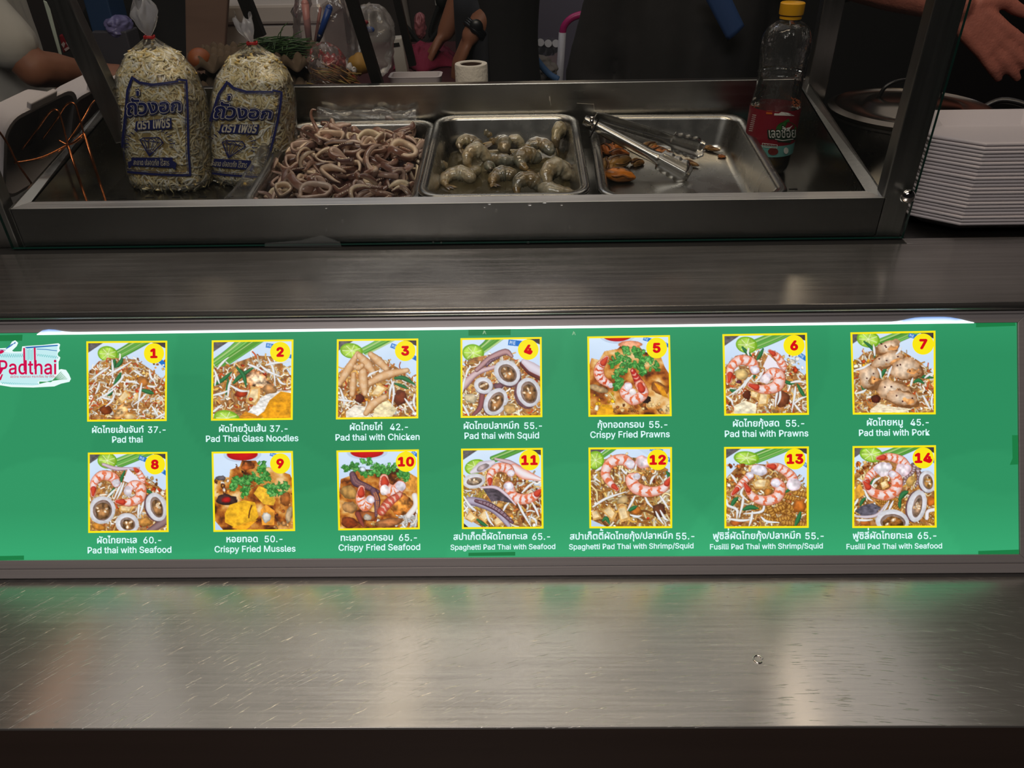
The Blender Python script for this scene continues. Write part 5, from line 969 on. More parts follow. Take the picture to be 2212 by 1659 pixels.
PR = [(960, 300, 'grey prawn lying stretched along the left wall of the middle pan', 5, .9, (0, 1.2, 1.5)), (1012, 318, 'plump yellow-brown prawn by the rear left of the middle pan', 1, 1, (.4, .3, .4)), (1040, 305, 'dark-veined prawn standing up in the rear of the middle pan', 2, 1.05, (1.2, .2, .3)), (1065, 320, 'long prawn with a brown blotch in the rear middle of the middle pan', 3, 1.15, (.5, 0, -.6)), (1108, 318, 'small pale prawn with two raised lobes in the middle pan', 4, .75, (1.3, 0, .2)),
      (1160, 325, 'prawn with ragged orange edge, rear right of the middle pan', 0, 1.1, (.3, .2, .2)), (1213, 310, 'large curled prawn hanging at the right rear corner of the middle pan', 1, 1.3, (1.25, .3, 1.2)), (1030, 350, 'rounded whitish prawn in the centre left of the middle pan', 4, 1.1, (.9, 0, .8)), (1100, 345, 'curled prawn with an orange tail in the very centre of the middle pan', 2, 1.1, (.2, .1, 3.3)), (965, 370, 'clump-like pale prawn at the left of the middle pan', 3, 1.0, (.3, 0, 1.9)),
      (1010, 372, 'small grey prawn half under the liquid, left of centre', 1, .9, (.2, .2, 4.2)), (985, 390, 'glassy prawn with bubbles at the front left of the middle pan', 4, 1.15, (.1, 0, .3)), (1075, 365, 'yellowish prawn bit between two curled prawns of the middle pan', 5, .8, (.4, 0, 2.6)), (1150, 355, 'long yellow-bellied prawn right of centre in the middle pan', 0, 1.3, (.4, 0, 1.3)), (1180, 375, 'whitish prawn below the yellow-bellied prawn', 2, 1.0, (.2, .3, 3.9)),
      (1090, 390, 'flat prawn skimming the liquid near the front of the middle pan', 3, 1.2, (.05, 0, 1.1)), (1205, 390, 'pale hollow prawn curled at the front right of the middle pan', 4, 1.25, (.8, 0, .9)), (1232, 370, 'thin grey prawn along the right wall of the middle pan', 1, .9, (.6, .9, 1.6)), (1140, 412, 'arched prawn at the front rim of the middle pan', 0, 1.1, (.7, 0, .7)), (1210, 412, 'white prawn lying at the front right rim of the middle pan', 4, 1.2, (.15, 0, 2.9))]
prs = {}
for x, y, lab, k, s, rot in PR:
    lift = .014 if y < 335 else .006; p = PZ(x, y, ZL + lift)
    if k not in prs: prs[k] = o = make_prawn(400 + k, .0218, (3.4, 3.8, 3.0, 2.6, 3.9, 1.6)[k])
    else: o = dup(prs[k])
    o.location = p; o.rotation_euler = rot; o.scale = (s, s, s); tag(o, lab, 'prawn', 'raw prawns in the middle pan')
mb = MB(); w_, l_ = .268 - .044, .364 - .044; nz = fbm((24, 24), 6, 33, 3)
mb.surf(22, 22, lambda u, v: (P2c.x + (u - .5) * w_, P2c.y + (v - .5) * l_ * .995, ZL + .0025 * (nz[int(v * 23), int(u * 23)] - .5)))
tag(obj('prawn_liquid', mb, film('cloudy_liquid', (120, 108, 74), .42, .04, 1.0, (.72, .66, .5), 1.33), smooth=True), 'cloudy brownish liquid around the prawns in the middle pan', 'liquid', kind='stuff')

# ------------------------------------------------------------------ mussels and tongs in the right pan
M_MU = pbr('mussel_meat', rough=.32, spec=.5, attr=True, sss=.15, noise=((170, 170, 170), .22), bump=((160, 160, 160), .5))
MUC = [srgb(np.array(c) / 255) for c in ((214, 128, 40), (196, 112, 44), (180, 134, 66), (156, 118, 68))]; MUD = srgb(np.array((92, 58, 30)) / 255)
def mussel_mb(seed):
    rr = np.random.default_rng(seed); c0 = MUC[seed % 4]; ph = rr.uniform(0, 6)
    def fn(d): return 1 + .16 * math.sin(3 * d[0] + ph) * d[1] - .40 * max(0, 1 - abs(d[1] - .1) * 5) * max(0, d[2]) * (1 - abs(d[0]) * .6)
    mb = MB(); nz = fbm((40, 40), 5, seed + 60, 3)
    for sg in (-1, 1):
        mb.surf(22, 14, lambda u, v, sg=sg: (lambda th, p, k: (.0170 * math.sin(p) * math.cos(th) * k, sg * (.0046 + .0012 * math.sin(ph)) + .0062 * math.sin(p) * math.sin(th) * k + .0022 * math.cos(th) * sg * -1, -.0076 * math.cos(p) * k))(2 * math.pi * u, math.pi * v, .75 + .5 * nz[int(v * 39), int((u % 1) * 39)]), wrap=True, col=lambda u, v, sg=sg: mixc(c0, MUD, min(1, max(0, (nz[int((u % 1) * 39), int(v * 39)] - .52) * 3))))
    mb.tube(smooth_path([(-.017, .001, .001), (-.010, -.001, .0055), (0, .0012, .0075), (.010, -.001, .006), (.017, .001, .001)], 5), .0017, 6, col=tuple(MUD))
    # frilled lip along the cleft
    mb.tube(smooth_path([(.017 * math.cos(i * .5), .0105 * math.sin(i * .5) * (1 + .12 * math.sin(i * 2.3)), .0012 * math.sin(i * 2.1 + ph)) for i in range(13)], 4), .0015, 6, col=mixc(c0, MUD, .55)); return mb
MU = [(1308, 302, 'dark mussel in the rear left corner of the right pan', 3, 1.2, 1.2), (1312, 322, 'tall mussel leaning on the left wall of the right pan', 1, 1.2, 1.9), (1328, 318, 'orange mussel near the tongs hinge', 0, 1.0, .1), (1337, 333, 'brown mussel beneath the front tong arm', 1, 1.2, .4), (1336, 350, 'large folded mussel with a dark fringe, left of the tongs', 2, 1.4, .3), (1310, 355, 'greenish mussel by the left wall of the right pan', 3, 1.2, 1.6), (1377, 351, 'small lone mussel below the front tong arm', 2, .8, .5), (1337, 378, 'big orange mussel alone at the front left of the right pan', 0, 1.5, -.15),
      (1363, 304, 'small mussel between the tong arms near the hinge', 1, .8, .6), (1381, 310, 'pale mussel between the tong arms', 2, .8, .9), (1402, 318, 'plump mussel between the tong arms, middle of their length', 3, 1.1, .7), (1422, 326, 'reddish mussel touching the rear tong arm', 0, 1.0, .3), (1432, 332, 'orange-red mussel with a frilled end between the tong tips', 0, 1.1, -.4), (1500, 300, 'upright orange mussel behind the rear tong tip', 1, 1.3, -.9), (1523, 316, 'yellowish mussel scrap right of the rear tong tip', 2, .8, -.5), (1540, 322, 'thin mussel scrap along the right edge of the pan floor', 2, .8, -.6), (1559, 338, 'tiny orange mussel bit near the right wall of the pan', 1, .4, 0), (1492, 352, 'thin yellow mussel shred between the tong tips', 2, .9, -.5)]
T3 = Matrix.Translation(P3c) @ Euler((TILT, 0, -.02)).to_matrix().to_4x4()
def pan3_floor(x, y, lift): 
    n = T3.to_3x3() @ Vector((0, 0, 1)); c = T3 @ Vector((0, 0, -.060 + lift)); d = ray(x, y); return CAM + d * ((c - CAM).dot(n) / d.dot(n))
mus = {}
for x, y, lab, k, s, a in MU:
    p = pan3_floor(x, y, .008 * s)
    if k not in mus: mus[k] = o = obj('mussel', mussel_mb(4 + k), M_MU, smooth=True)
    else: o = mus[k].copy(); COL.objects.link(o)
    o.location = p; o.rotation_euler = (TILT + .3 * math.sin(x), .2 * math.cos(y), a); o.scale = (s, s * (.5 if 'shred' in lab or 'thin' in lab else 1), s * (.6 if 'scrap' in lab or 'shred' in lab else 1)); tag(o, lab, 'mussel', 'mussels in the right pan')
tg = thing('serving_tongs', 'steel locking tongs with scalloped tips lying across the right pan', 'tongs', T3 @ Vector((-.135, .155, .012)))
def tong_arm(pa, pb, side, wide, roll=1.05):
    """a channel-section arm from the hinge pa to the tip pb ending in a scalloped spoon"""
    a, b = Vector(pa), Vector(pb); L = (b - a).length; t = (b - a).normalized(); up = Vector((0, 0, 1)); up = (up - t * up.dot(t)).normalized(); s = t.cross(up)
    if s.y > 0: s = -s
    s, up = s * math.cos(roll) * -1 + up * math.sin(roll), up * math.cos(roll) + s * math.sin(roll)
    if side < 0: up = -up
    def g(u, v):
        x = u * L; k = np.interp(u, [0, .06, .5, .66, .74, .95, 1], [.75, 1, 1, .95, 1.15, 1.3, .7]); q = (v - .5) * 2
        sc = 1.0 + (.20 * abs(math.sin(u * 46)) if u > .72 and abs(q) > .9 else 0) + (.35 if u > .72 and abs(q) > .9 else 0)
        dp = np.interp(u, [0, .6, .74, 1], [.9, .75, .30, .45]); y = q * wide * k * sc; z = -abs(q) ** 2.2 * wide * dp * 1.1 + (.0035 * math.exp(-((v - .5) / .13) ** 2) if u > .70 and u < .97 else 0)
        if u > .97: z -= (u - .97) * .2
        return tuple(a + t * x + s * (y * .86) + up * z - tg.location)
    mb = MB(); mb.surf(90, 12, g); return obj('arm', mb, M_PAN, tg, smooth=True, solid=.0012)
hin = PZ(1268, 262, 1.122); tipA = pan3_floor(1490, 378, .013); tipB = pan3_floor(1516, 326, .018)
A_ = hin + Vector((.000, -.006, .004)); B_ = hin + Vector((.012, .006, .002))
tong_arm(A_ - (tipA - A_).normalized() * .006, tipA, 1, .0125); tong_arm(B_, tipB, -1, .0125)
mb = MB(); h = PZ(1278, 262, 1.124) - tg.location; mb.tube([h + Vector((0, -.004, .006)), h + Vector((0, -.002, -.012))], .0035, 12); mb.ball(h + Vector((0, -.004, .007)), (.0045, .0045, .003), 12, 8); obj('hinge_pin', mb, M_CHROME, tg, smooth=True)
mb = MB(); c = PZ(1284, 277, 1.117) - tg.location; u_ = (PZ(1294, 255, 1.122) - PZ(1276, 290, 1.110)) * .5; w_2 = Vector((.3, .1, .9)).normalized() * .006
mb.tube([c + u_ * math.cos(k * .2856) + w_2 * math.sin(k * .2856) for k in range(22)], .0013, 6, closed=True); obj('lock_ring', mb, pbr('dark_wire', (40, 36, 34), .3, .9), tg, smooth=True)
for o in tg.children: o.matrix_parent_inverse = Matrix()

# drops of water on the well's front rim
M_DROP = film('drop', (220, 220, 220), .04, .05, 1.0); first = None
for x, y, r in ((1057, 441, .0028), (1144, 443, .0036), (1176, 438, .0040), (1213, 443, .0022), (1047, 448, .0020), (705, 450, .0018)):
    yy = 1.082 + .026 * (458 - y) / 24 - .0; p = PY(x, y, 1.094); z = Z1 + .0012 + .0003
    p = PZ(x, y, Z1 + .001)
    if first is None: mb = MB(); mb.ball((0, 0, 0), (1, .8, .35), 12, 8); first = o = obj('water_drop', mb, M_DROP, smooth=True)
    else: o = first.copy(); COL.objects.link(o)
    o.location = p; o.scale = (r, r, r); tag(o, 'small clear water drop on the steel front rim below the prawn pan' if x > 800 else 'lone water drop on the steel rim below the squid pan', 'water drop', 'water drops on the front rim')
# ------------------------------------------------------------------ bags of bean sprouts
M_SPR = pbr('bean_sprout', rough=.38, spec=.5, attr=True, sss=.15)
M_BAG = film('bag_film', (228, 228, 234), .055, .16, .75, bump=(38, 1.0)); M_KNOT = film('bag_knot_film', (226, 226, 236), .42, .25, .7, bump=(60, 1.0))
M_NAVY = pbr('navy_print', (22, 30, 92), .5); M_NAVY.use_backface_culling = False
M_PALE = pbr('pale_print', (206, 200, 186), .5); M_BAND = pbr('red_rubber', (176, 26, 30), .5)
def bag_shape(W_2, D_2, Hh, lean, seed):
    nz = fbm((64, 64), 6, seed, 3)
    def g(u, v):
        """u round the bag, v from the base centre up to the neck"""
        th = 2 * math.pi * u
        r = float(np.interp(v, [0, .06, .12, .2, .45, .65, .78, .88, .95, 1], [.0, .62, .90, 1.0, 1.0, .97, .86, .56, .24, .10]))
        z = Hh * float(np.interp(v, [0, .06, .12, .2, .45, .65, .78, .88, .95, 1], [.012, .0, .012, .06, .36, .62, .78, .90, .965, 1]))
        c, s = math.cos(th), math.sin(th); k = 1 / (abs(c) ** 3.2 + abs(s) ** 3.2) ** (1 / 3.2) if v > .1 else 1
        k = k * np.interp(v, [.6, .9], [1, .0]) + 1 * np.interp(v, [.6, .9], [0, 1]); w = 1 + .07 * (nz[int(v * 63), int((u % 1) * 63)] - .5) + (.12 * math.sin(th * 11 + seed) * max(0, (v - .8) * 4))
        return (W_2 * r * c * k * w + lean[0] * z / Hh, D_2 * r * s * k * w + lean[1] * z / Hh, z)
    return g
SPC = [srgb(np.array(c) / 255) for c in ((250, 240, 210), (240, 226, 184), (255, 250, 234), (228, 210, 158))]; SPY = srgb(np.array((206, 168, 60)) / 255)
def make_bag(label, loc, rz, W_2, D_2, Hh, lean, seed, n_spr, knob):
    t = thing('sprout_bag', label, 'bag of bean sprouts', loc, (0, 0, rz), 'bags of bean sprouts in the display well'); g = bag_shape(W_2, D_2, Hh, lean, seed)
    mb = MB(); mb.surf(56, 48, g, wrap=True); bag = obj('bag', mb, M_BAG, t, smooth=True)
    rr = np.random.default_rng(seed); mb = MB()
    mb.surf(28, 20, lambda u, v: tuple(Vector(g(u, v * .90)) * .90 + Vector((0, 0, .012))), wrap=True, col=lambda u, v: mixc(srgb(np.array((206, 180, 116)) / 255), srgb(np.array((150, 122, 66)) / 255), (math.sin(u * 70) * math.sin(v * 50) + 1) / 2))
    for _ in range(n_spr):
        u, v = rr.uniform(0, 1), rr.uniform(.05, .90); f = rr.uniform(.90, .955); p = Vector(g(u, v)); e = 1e-2; a = (Vector(g(u + e, v)) - p).normalized(); b = (Vector(g(u, v + e)) - p).normalized(); nn = a.cross(b).normalized()
        ax = Vector((lean[0] * p.z / Hh, lean[1] * p.z / Hh, p.z)); p = ax + (p - ax) * f; th = rr.uniform(0, 6.3); d = a * math.cos(th) + b * math.sin(th); s = -a * math.sin(th) + b * math.cos(th); L = rr.uniform(.014, .034); cv = rr.uniform(-.35, .35); r = rr.uniform(.0013, .0022)
        pts = [p + d * (L * (q - .5)) + s * (cv * L * (q - .5) ** 2 * 3) - nn * (11 * (L * (q - .5)) ** 2 + rr.uniform(0, .0015)) * (1 if nn.dot(p - ax) > 0 else -1) for q in (0, .25, .5, .75, 1)]; c = SPC[rr.integers(4)]; hd = rr.random() < .35
        mb.tube(pts, [r * .5, r, r * 1.1, r, r * (1.5 if hd else .5)], 5, col=lambda q, th, c=c, hd=hd: mixc(c, SPY, .8 if hd and q > .8 else 0))
    sp = obj('bean_sprouts', mb, M_SPR, t, smooth=True); sp['kind'] = 'stuff'; sp['label'] = 'tangled white and yellow bean sprouts'
    top = Vector(g(0, 1)); top = Vector((lean[0], lean[1], Hh)); k0, k1, hh, tw = knob
    nz = fbm((40, 40), 4, seed + 9, 3)
    def kn(u, v):
        th = 2 * math.pi * u; r = float(np.interp(v, [0, .15, .5, .8, 1], [.10, .35, .85, 1, .9])); w = 1 + .25 * math.sin(th * 5 + seed) * v + .5 * (nz[int(v * 39), int((u % 1) * 39)] - .5)
        return (top.x + tw * v + k0 * r * w * math.cos(th), top.y + k1 * r * w * math.sin(th), top.z + hh * v * (1 + .18 * math.sin(th * 2 + seed)) + .006 * v * math.sin(th * 5))
    mb = MB(); mb.surf(50, 14, kn, wrap=True); obj('knotted_top', mb, M_KNOT, t, smooth=True)
    mb = MB()
    for q in (0, .002): mb.tube([(top.x + .0085 * math.cos(k * .35), top.y + .0085 * math.sin(k * .35), top.z - .001 + q + .001 * math.sin(k)) for k in range(18)], .0013, 6, closed=True)
    obj('rubber_band', mb, M_BAND, t, smooth=True); return t, bag
def on_obj(o, pts, lift=.001, z=None):
    """points of the photo carried along the line of sight onto the surface of o (in o's own frame)"""
    bpy.context.view_layer.update(); Mi = o.matrix_world.inverted(); org = Mi @ CAM; out = []
    for x, y in pts:
        d = (Mi.to_3x3() @ ray(x, y)).normalized(); hit, p, n, _ = o.ray_cast(org, d)
        if not hit: out.append(None); continue
        if n.dot(d) > 0: n = -n
        out.append(p + n * lift)
    return out
def print_on(o, name, shapes, mats, lift=.001):
    """flat shapes (points, faces, material, extra lift) wrapped onto the surface of o"""
    mb = MB()
    for pts, faces, mi, up in shapes:
        P = on_obj(o, pts, lift + up); ok = [p is not None for p in P]; mb.add([p if p is not None else (0, 0, 0) for p in P], [f for f in faces if all(ok[i] for i in f)], mi)
    return obj(name, mb, mats, o)
def band2(path, w, closed=True):
    """a ribbon of width w along a photo polyline, densely sampled"""
    pts = []
    P = list(path) + ([path[0]] if closed else [])
    for a, b in zip(P, P[1:]):
        m = max(1, int(math.hypot(b[0] - a[0], b[1] - a[1]) / 6))
        pts += [(a[0] + (b[0] - a[0]) * k / m, a[1] + (b[1] - a[1]) * k / m) for k in range(m)]
    if not closed: pts.append(P[-1])
    v = []; f = []; n = len(pts)
    for i in range(n):
        a, b = pts[(i - 1) % n if closed else max(i - 1, 0)], pts[(i + 1) % n if closed else min(i + 1, n - 1)]; L = math.hypot(b[0] - a[0], b[1] - a[1]) + 1e-6; nx, ny = -(b[1] - a[1]) / L, (b[0] - a[0]) / L
        v += [(pts[i][0] + nx * w / 2, pts[i][1] + ny * w / 2), (pts[i][0] - nx * w / 2, pts[i][1] - ny * w / 2)]
    for i in range(n if closed else n - 1): j = (i + 1) % n; f.append((2 * i, 2 * i + 1, 2 * j + 1, 2 * j))
    return v, f
def quad2(P, n=10, m=3):
    """a filled photo quadrilateral as a small grid"""
    v = []
    for j in range(m + 1):
        for i in range(n + 1):
            u, w = i / n, j / m; v.append(tuple((P[0][k] * (1 - u) + P[1][k] * u) * (1 - w) + (P[3][k] * (1 - u) + P[2][k] * u) * w for k in (0, 1)))
    return v, [(j * (n + 1) + i, j * (n + 1) + i + 1, (j + 1) * (n + 1) + i + 1, (j + 1) * (n + 1) + i) for j in range(m) for i in range(n)]
def word2(s, P, bold=.02, font=None, thai=False):
    """lettering stretched into a photo quadrilateral (corners from upper left, clockwise)"""
    v, f = thai2d(s, bold) if thai else text2d(s, font, bold); lo, hi = v.min(0), v.max(0); q = (v - lo) / (hi - lo)
    return [tuple((P[0][k] * (1 - u) + P[1][k] * u) * w + (P[3][k] * (1 - u) + P[2][k] * u) * (1 - w) for k in (0, 1)) for u, w in q], f
def bag_print(bag, T):
    """the navy print; T maps the first bag's print onto this one"""
    def tr(vf, mi, up=0): return ([T(*p) for p in vf[0]], vf[1], mi, up)
    fr = [(286, 167), (302, 178), (330, 183), (384, 176), (384, 172), (402, 174), (405, 240), (407, 330), (411, 378), (380, 378), (330, 376), (264, 370), (266, 300), (272, 240), (276, 195)]
    fr2 = [(287, 171), (302, 182), (330, 187), (384, 181), (398, 179), (400, 240), (402, 330), (406, 373), (330, 371), (268, 365), (270, 300), (276, 240), (280, 197)]
    S_ = [tr(band2(fr, 5), 0), tr(band2(fr2, 1.2), 0)]
    big = [(274, 212), (393, 212), (393, 245), (274, 253)]
    S_ += [tr(word2('ถั่วงอก', [(272, 190), (394, 196), (394, 243), (272, 255)], .085, None, True), 0), tr(word2('ถั่วงอก', [(274, 193), (392, 199), (392, 241), (274, 252)], .058, None, True), 1, .0005), tr(word2('ถั่วงอก', [(275, 195), (391, 201), (391, 239), (276, 250)], .030, None, True), 0, .0010)]
    S_ += [tr(quad2([(294, 262), (371, 255), (371, 278), (292, 282)]), 0), tr(word2('ตรา เพชร', [(298, 262), (368, 256), (368, 276), (297, 280)], .03, None, True), 1, .0006)]
    ring = lambda a, r: (323 + r * math.cos(a), 312 - r * .78 * math.sin(a))
    for k in range(17): a = -.15 + k * 3.44 / 16; S_.append(tr(band2([ring(a, 44), ring(a, 56 if k % 2 else 52)], 2.0, False), 0, .0004))
    S_ += [tr(band2([(303, 302), (310, 298), (344, 297), (353, 308), (323, 337)], 2.4), 0)]
    for a, b in (((303, 302), (353, 308)), ((310, 298), (318, 306)), ((318, 306), (327, 298)), ((327, 298), (336, 307)), ((336, 307), (344, 297)), ((312, 304), (323, 337)), ((321, 305), (323, 337)), ((332, 306), (323, 337)), ((342, 307), (323, 337))): S_.append(tr(band2([a, b], 1.5, False), 0))
    S_ += [tr(quad2([(285, 340), (373, 340), (374, 362), (283, 358)]), 0), tr(quad2([(277, 350), (287, 346), (284, 362), (279, 364)], 3, 2), 0), tr(quad2([(372, 346), (382, 352), (379, 367), (372, 361)], 3, 2), 0), tr(word2('สะอาด ปลอดภัย ไร้สาร', [(290, 342), (366, 342), (367, 358), (289, 356)], .02, None, True), 1, .0006)]
    print_on(bag, 'navy_print', S_, [M_NAVY, M_PALE])['label'] = 'navy blue printed frame, lettering and diamond'
b1 = PZ(357, 421, FZ(1.29)); c1 = Vector((b1.x, b1.y + .050, FZ(b1.y + .05) - .003))
bag1t, bag1 = make_bag('taller bag of bean sprouts with a navy print, left one of the two', c1, -.10, .0775, .052, .243, (.006, .030), 3, 3200, (.021, .013, .052, .004))
b2 = PZ(528, 412, FZ(1.30)); c2 = Vector((b2.x + .006, b2.y + .050, FZ(b2.y + .05) - .003))
bag2t, bag2 = make_bag('shorter leaning bag of bean sprouts, between the tall bag and the squid pan', c2, -.12, .0755, .051, .228, (.030, .030), 8, 3200, (.015, .012, .038, -.010))
bag_print(bag1, lambda x, y: (x, y))
def warp2(x, y):
    """the second bag's print leans to the right"""
    u, v = (x - 270) / 135, (y - 170) / 208; l0 = (475 + (434 - 475) * v ** .8 if v > 0 else 475, 178 + 200 * v); r0 = (611 - 46 * max(v, 0) ** 1.3, 196 + 186 * v)
    return l0[0] + (r0[0] - l0[0]) * u, l0[1] + (r0[1] - l0[1]) * u
bag_print(bag2, warp2)

# ------------------------------------------------------------------ bottle of cooking oil
bp_ = PZ(1669, 391, FZ(1.37)); bt = thing('oil_bottle', 'clear plastic oil bottle with yellow cap and red and teal label', 'bottle', (bp_.x, 1.385, FZ(1.385)))
Hb = PY(1733, 4, 1.385).z - bt.location.z
def hz(f): return f * Hb
prof = [(.004, .004), (.026, 0), (.036, .004), (.040, .014), (.0405, .030), (.041, hz(.13)), (.0425, hz(.15)), (.0425, hz(.42)), (.0405, hz(.45)), (.0375, hz(.52)), (.0372, hz(.60)), (.039, hz(.61)), (.0375, hz(.62)), (.0385, hz(.66)), (.0405, hz(.74)), (.0400, hz(.80)), (.034, hz(.86)), (.024, hz(.89)), (.0155, hz(.905)), (.0150, hz(.93))]
ribs = MB(); ribs.surf(48, 60, lambda u, v: (lambda r, z, th: ((r + (.0006 * math.sin(th * 12) if hz(.46) < z < hz(.84) else 0)) * math.cos(th), (r + (.0006 * math.sin(th * 12) if hz(.46) < z < hz(.84) else 0)) * math.sin(th), z))(float(np.interp(v, np.linspace(0, 1, len(prof)), [p[0] for p in prof])), float(np.interp(v, np.linspace(0, 1, len(prof)), [p[1] for p in prof])), 2 * math.pi * u), wrap=True)
body = obj('bottle_body', ribs, film('bottle_plastic', (210, 214, 214), .035, .06, 1.0, bump=(45, .7)), bt, smooth=True)
mb = MB(); mb.lathe([(.0001, .003), (.034, .003), (.0385, .014), (.039, .040), (.0001, .0405)], 32); obj('cooking_oil', mb, film('oil', (206, 156, 40), .6, .05, .8, (.9, .68, .15)), bt, smooth=True)
mb = MB(); mb.lathe([(.0192, hz(.935)), (.0196, hz(.94)), (.0196, hz(.995)), (.018, hz(1.0)), (.0001, hz(1.002))], 40, caps=(True, False)); mb.lathe([(.0165, hz(.91)), (.0175, hz(.913)), (.0175, hz(.925)), (.0165, hz(.928))], 32)
ca = obj('cap', mb, pbr('yellow_cap', (226, 164, 20), .35), bt, smooth=True, angle=40); ca['label'] = 'yellow screw cap'
mb = MB(); mb.surf(64, 16, lambda u, v: (.0433 * math.cos(2 * math.pi * u), .0433 * math.sin(2 * math.pi * u), hz(.135) + (hz(.415) - hz(.135)) * v), wrap=True)
for i, f in enumerate(mb.f): mb.m[i] = 1 if sum(mb.v[k][2] for k in f) / 4 < hz(.21) else 0
M_LR = pbr('label_red', (124, 12, 34), .45); M_LT = pbr('label_teal', (100, 160, 154), .45); M_LW = pbr('label_white', (226, 226, 220), .5); M_LG = pbr('label_green', (40, 96, 36), .5); M_LK = pbr('label_dark_green', (18, 46, 30), .5); M_LO = pbr('label_orange', (200, 96, 30), .5); M_LM = pbr('label_maroon', (104, 30, 26), .5)
lab = obj('bottle_label', mb, [M_LR, M_LT], bt, smooth=True); lab['label'] = 'red label with a teal lower band and white lettering'
circ = lambda cx, cy, rx, ry, n=20: ([(cx + rx * math.cos(k * 6.2832 / n), cy + ry * math.sin(k * 6.2832 / n)) for k in range(n)], [tuple(range(n))])
sh_ = []
def L_(vf, mi, up=0): sh_.append((vf[0], vf[1], mi, up))
L_(circ(1698, 279, 25, 21), 0); L_(circ(1698, 280, 22, 18), 2, .0004); L_(quad2([(1692, 262), (1703, 256), (1705, 262), (1698, 264)], 3, 2), 2, .0004)
L_(quad2([(1657, 284), (1716, 279), (1718, 302), (1662, 300)]), 1, .0005); L_(quad2([(1676, 297), (1712, 297), (1706, 308), (1680, 306)], 5, 2), 1, .0005)
L_(word2('เลอช้อย', [(1657, 270), (1719, 268), (1719, 300), (1659, 300)], .06, None, True), 1, .0007); L_(word2('เลอช้อย', [(1660, 273), (1717, 271), (1717, 297), (1662, 297)], .012, None, True), 0, .0011)
L_(band2([(1674, 300), (1690, 303), (1712, 300)], 1.5, False), 0, .0011); L_(quad2([(1697, 276), (1705, 274), (1711, 270), (1702, 282)], 4, 2), 0, .0011); L_(quad2([(1690, 276), (1695, 274), (1698, 280), (1695, 281)], 3, 2), 0, .0011)
L_(band2([(1647, 309), (1679, 313), (1678, 320), (1647, 317)], 1.2), 0); L_(word2('น้ำมันปาล์ม', [(1650, 310), (1676, 313), (1676, 319), (1650, 316)], .01, None, True), 0)
L_(circ(1670, 327, 11, 8), 5); L_(circ(1695, 327, 11, 13), 4, .0003); L_(circ(1697, 325, 5, 7), 0, .0007)
for k in range(9): L_(band2([(1622 - k * 1.0 + 4, 248 + k * 4.2), (1634 - k * 1.0, 249 + k * 4.2)], 1.2, False), 0)
L_(quad2([(1656, 238), (1669, 239), (1668, 247), (1655, 246)], 3, 2), 4); L_(quad2([(1674, 240), (1702, 243), (1716, 250), (1672, 249)], 4, 2), 0)
print_on(lab, 'label_print', sh_, [M_LW, M_LK, M_LG, M_LT, M_LO, M_LM], .0006)
# ------------------------------------------------------------------ side counters, tray stack and pot
ZSC = 1.024
for s, lab, x0, x1 in ((1, 'steel side counter carrying the foam tray stack and the pot', .578, 1.25), (-1, 'steel side counter carrying the wire rack of foam boxes', -1.35, -.803)):
    t = thing('side_counter', lab, 'counter', ((x0 + x1) / 2, 1.35, 0)); mb = MB(); mb.box(x0 - (x0 + x1) / 2, 1.082 - 1.35, ZSC - .02, x1 - (x0 + x1) / 2, .18, ZSC); obj('counter_top', mb, M_POST, t); mb = MB(); mb.box(x0 - (x0 + x1) / 2 + .01, 1.10 - 1.35, 0, x1 - (x0 + x1) / 2 - .01, .16, ZSC - .02); obj('cabinet_body', mb, M_APRON, t)
M_FOAM = pbr('white_foam', (206, 198, 200), .6, bump=((400, 400, 400), .15))
def octo(w, l, ch, z): return [(-w / 2 + ch, -l / 2, z), (w / 2 - ch, -l / 2, z), (w / 2, -l / 2 + ch * .75, z), (w / 2, l / 2 - ch * .75, z), (w / 2 - ch, l / 2, z), (-w / 2 + ch, l / 2, z), (-w / 2, l / 2 - ch * .75, z), (-w / 2, -l / 2 + ch * .75, z)]
mb = MB(); loft(mb, [octo(.20, .12, .04, -.020), octo(.255, .170, .055, -.0025), octo(.262, .177, .058, -.0035), octo(.264, .179, .059, -.001), octo(.262, .177, .058, .0012), octo(.253, .168, .055, .001), octo(.206, .126, .042, -.016), octo(.195, .115, .038, -.0175)])
ORD = ' second third fourth fifth sixth seventh eighth ninth tenth eleventh twelfth thirteenth fourteenth fifteenth sixteenth seventeenth eighteenth nineteenth twentieth twenty-first twenty-second'.split(' ')
tray0 = None; q = PY(2110, 312, 1.090); xl = PY(2016, 272, 1.135).x; zt = q.z; ntr = 23; z0 = ZSC + .0215; pit = (zt - z0) / (ntr - 1)
for k in range(ntr):
    if tray0 is None: tray0 = o = obj('foam_tray', mb, M_FOAM, bevel=.0008); tray0.data.shade_smooth() if hasattr(tray0.data, 'shade_smooth') else None
    else: o = tray0.copy(); COL.objects.link(o)
    o.location = (xl + .132 + .0012 * math.sin(k * 2.3), 1.0895 + .0895 + .001 * math.cos(k * 1.7), z0 + pit * k)
    tag(o, 'white foam tray at the very top of the tall stack, its hollow showing' if k == ntr - 1 else 'white foam tray at the very bottom of the tall stack' if k == 0 else 'white foam tray, %s from the top of the tall stack' % ORD[ntr - 1 - k], 'foam tray', 'stacked white foam trays')
for p in tray0.data.polygons: p.use_smooth = False
pc = PY(1968, 238, 1.40); pot = thing('cooking_pot', 'shiny steel pot with a domed lid, half hidden behind the right post', 'pot', (pc.x, 1.40, ZSC)); Rp = PY(1968, 238, 1.40).x - PY(1798, 238, 1.40).x; zl = pc.z - ZSC
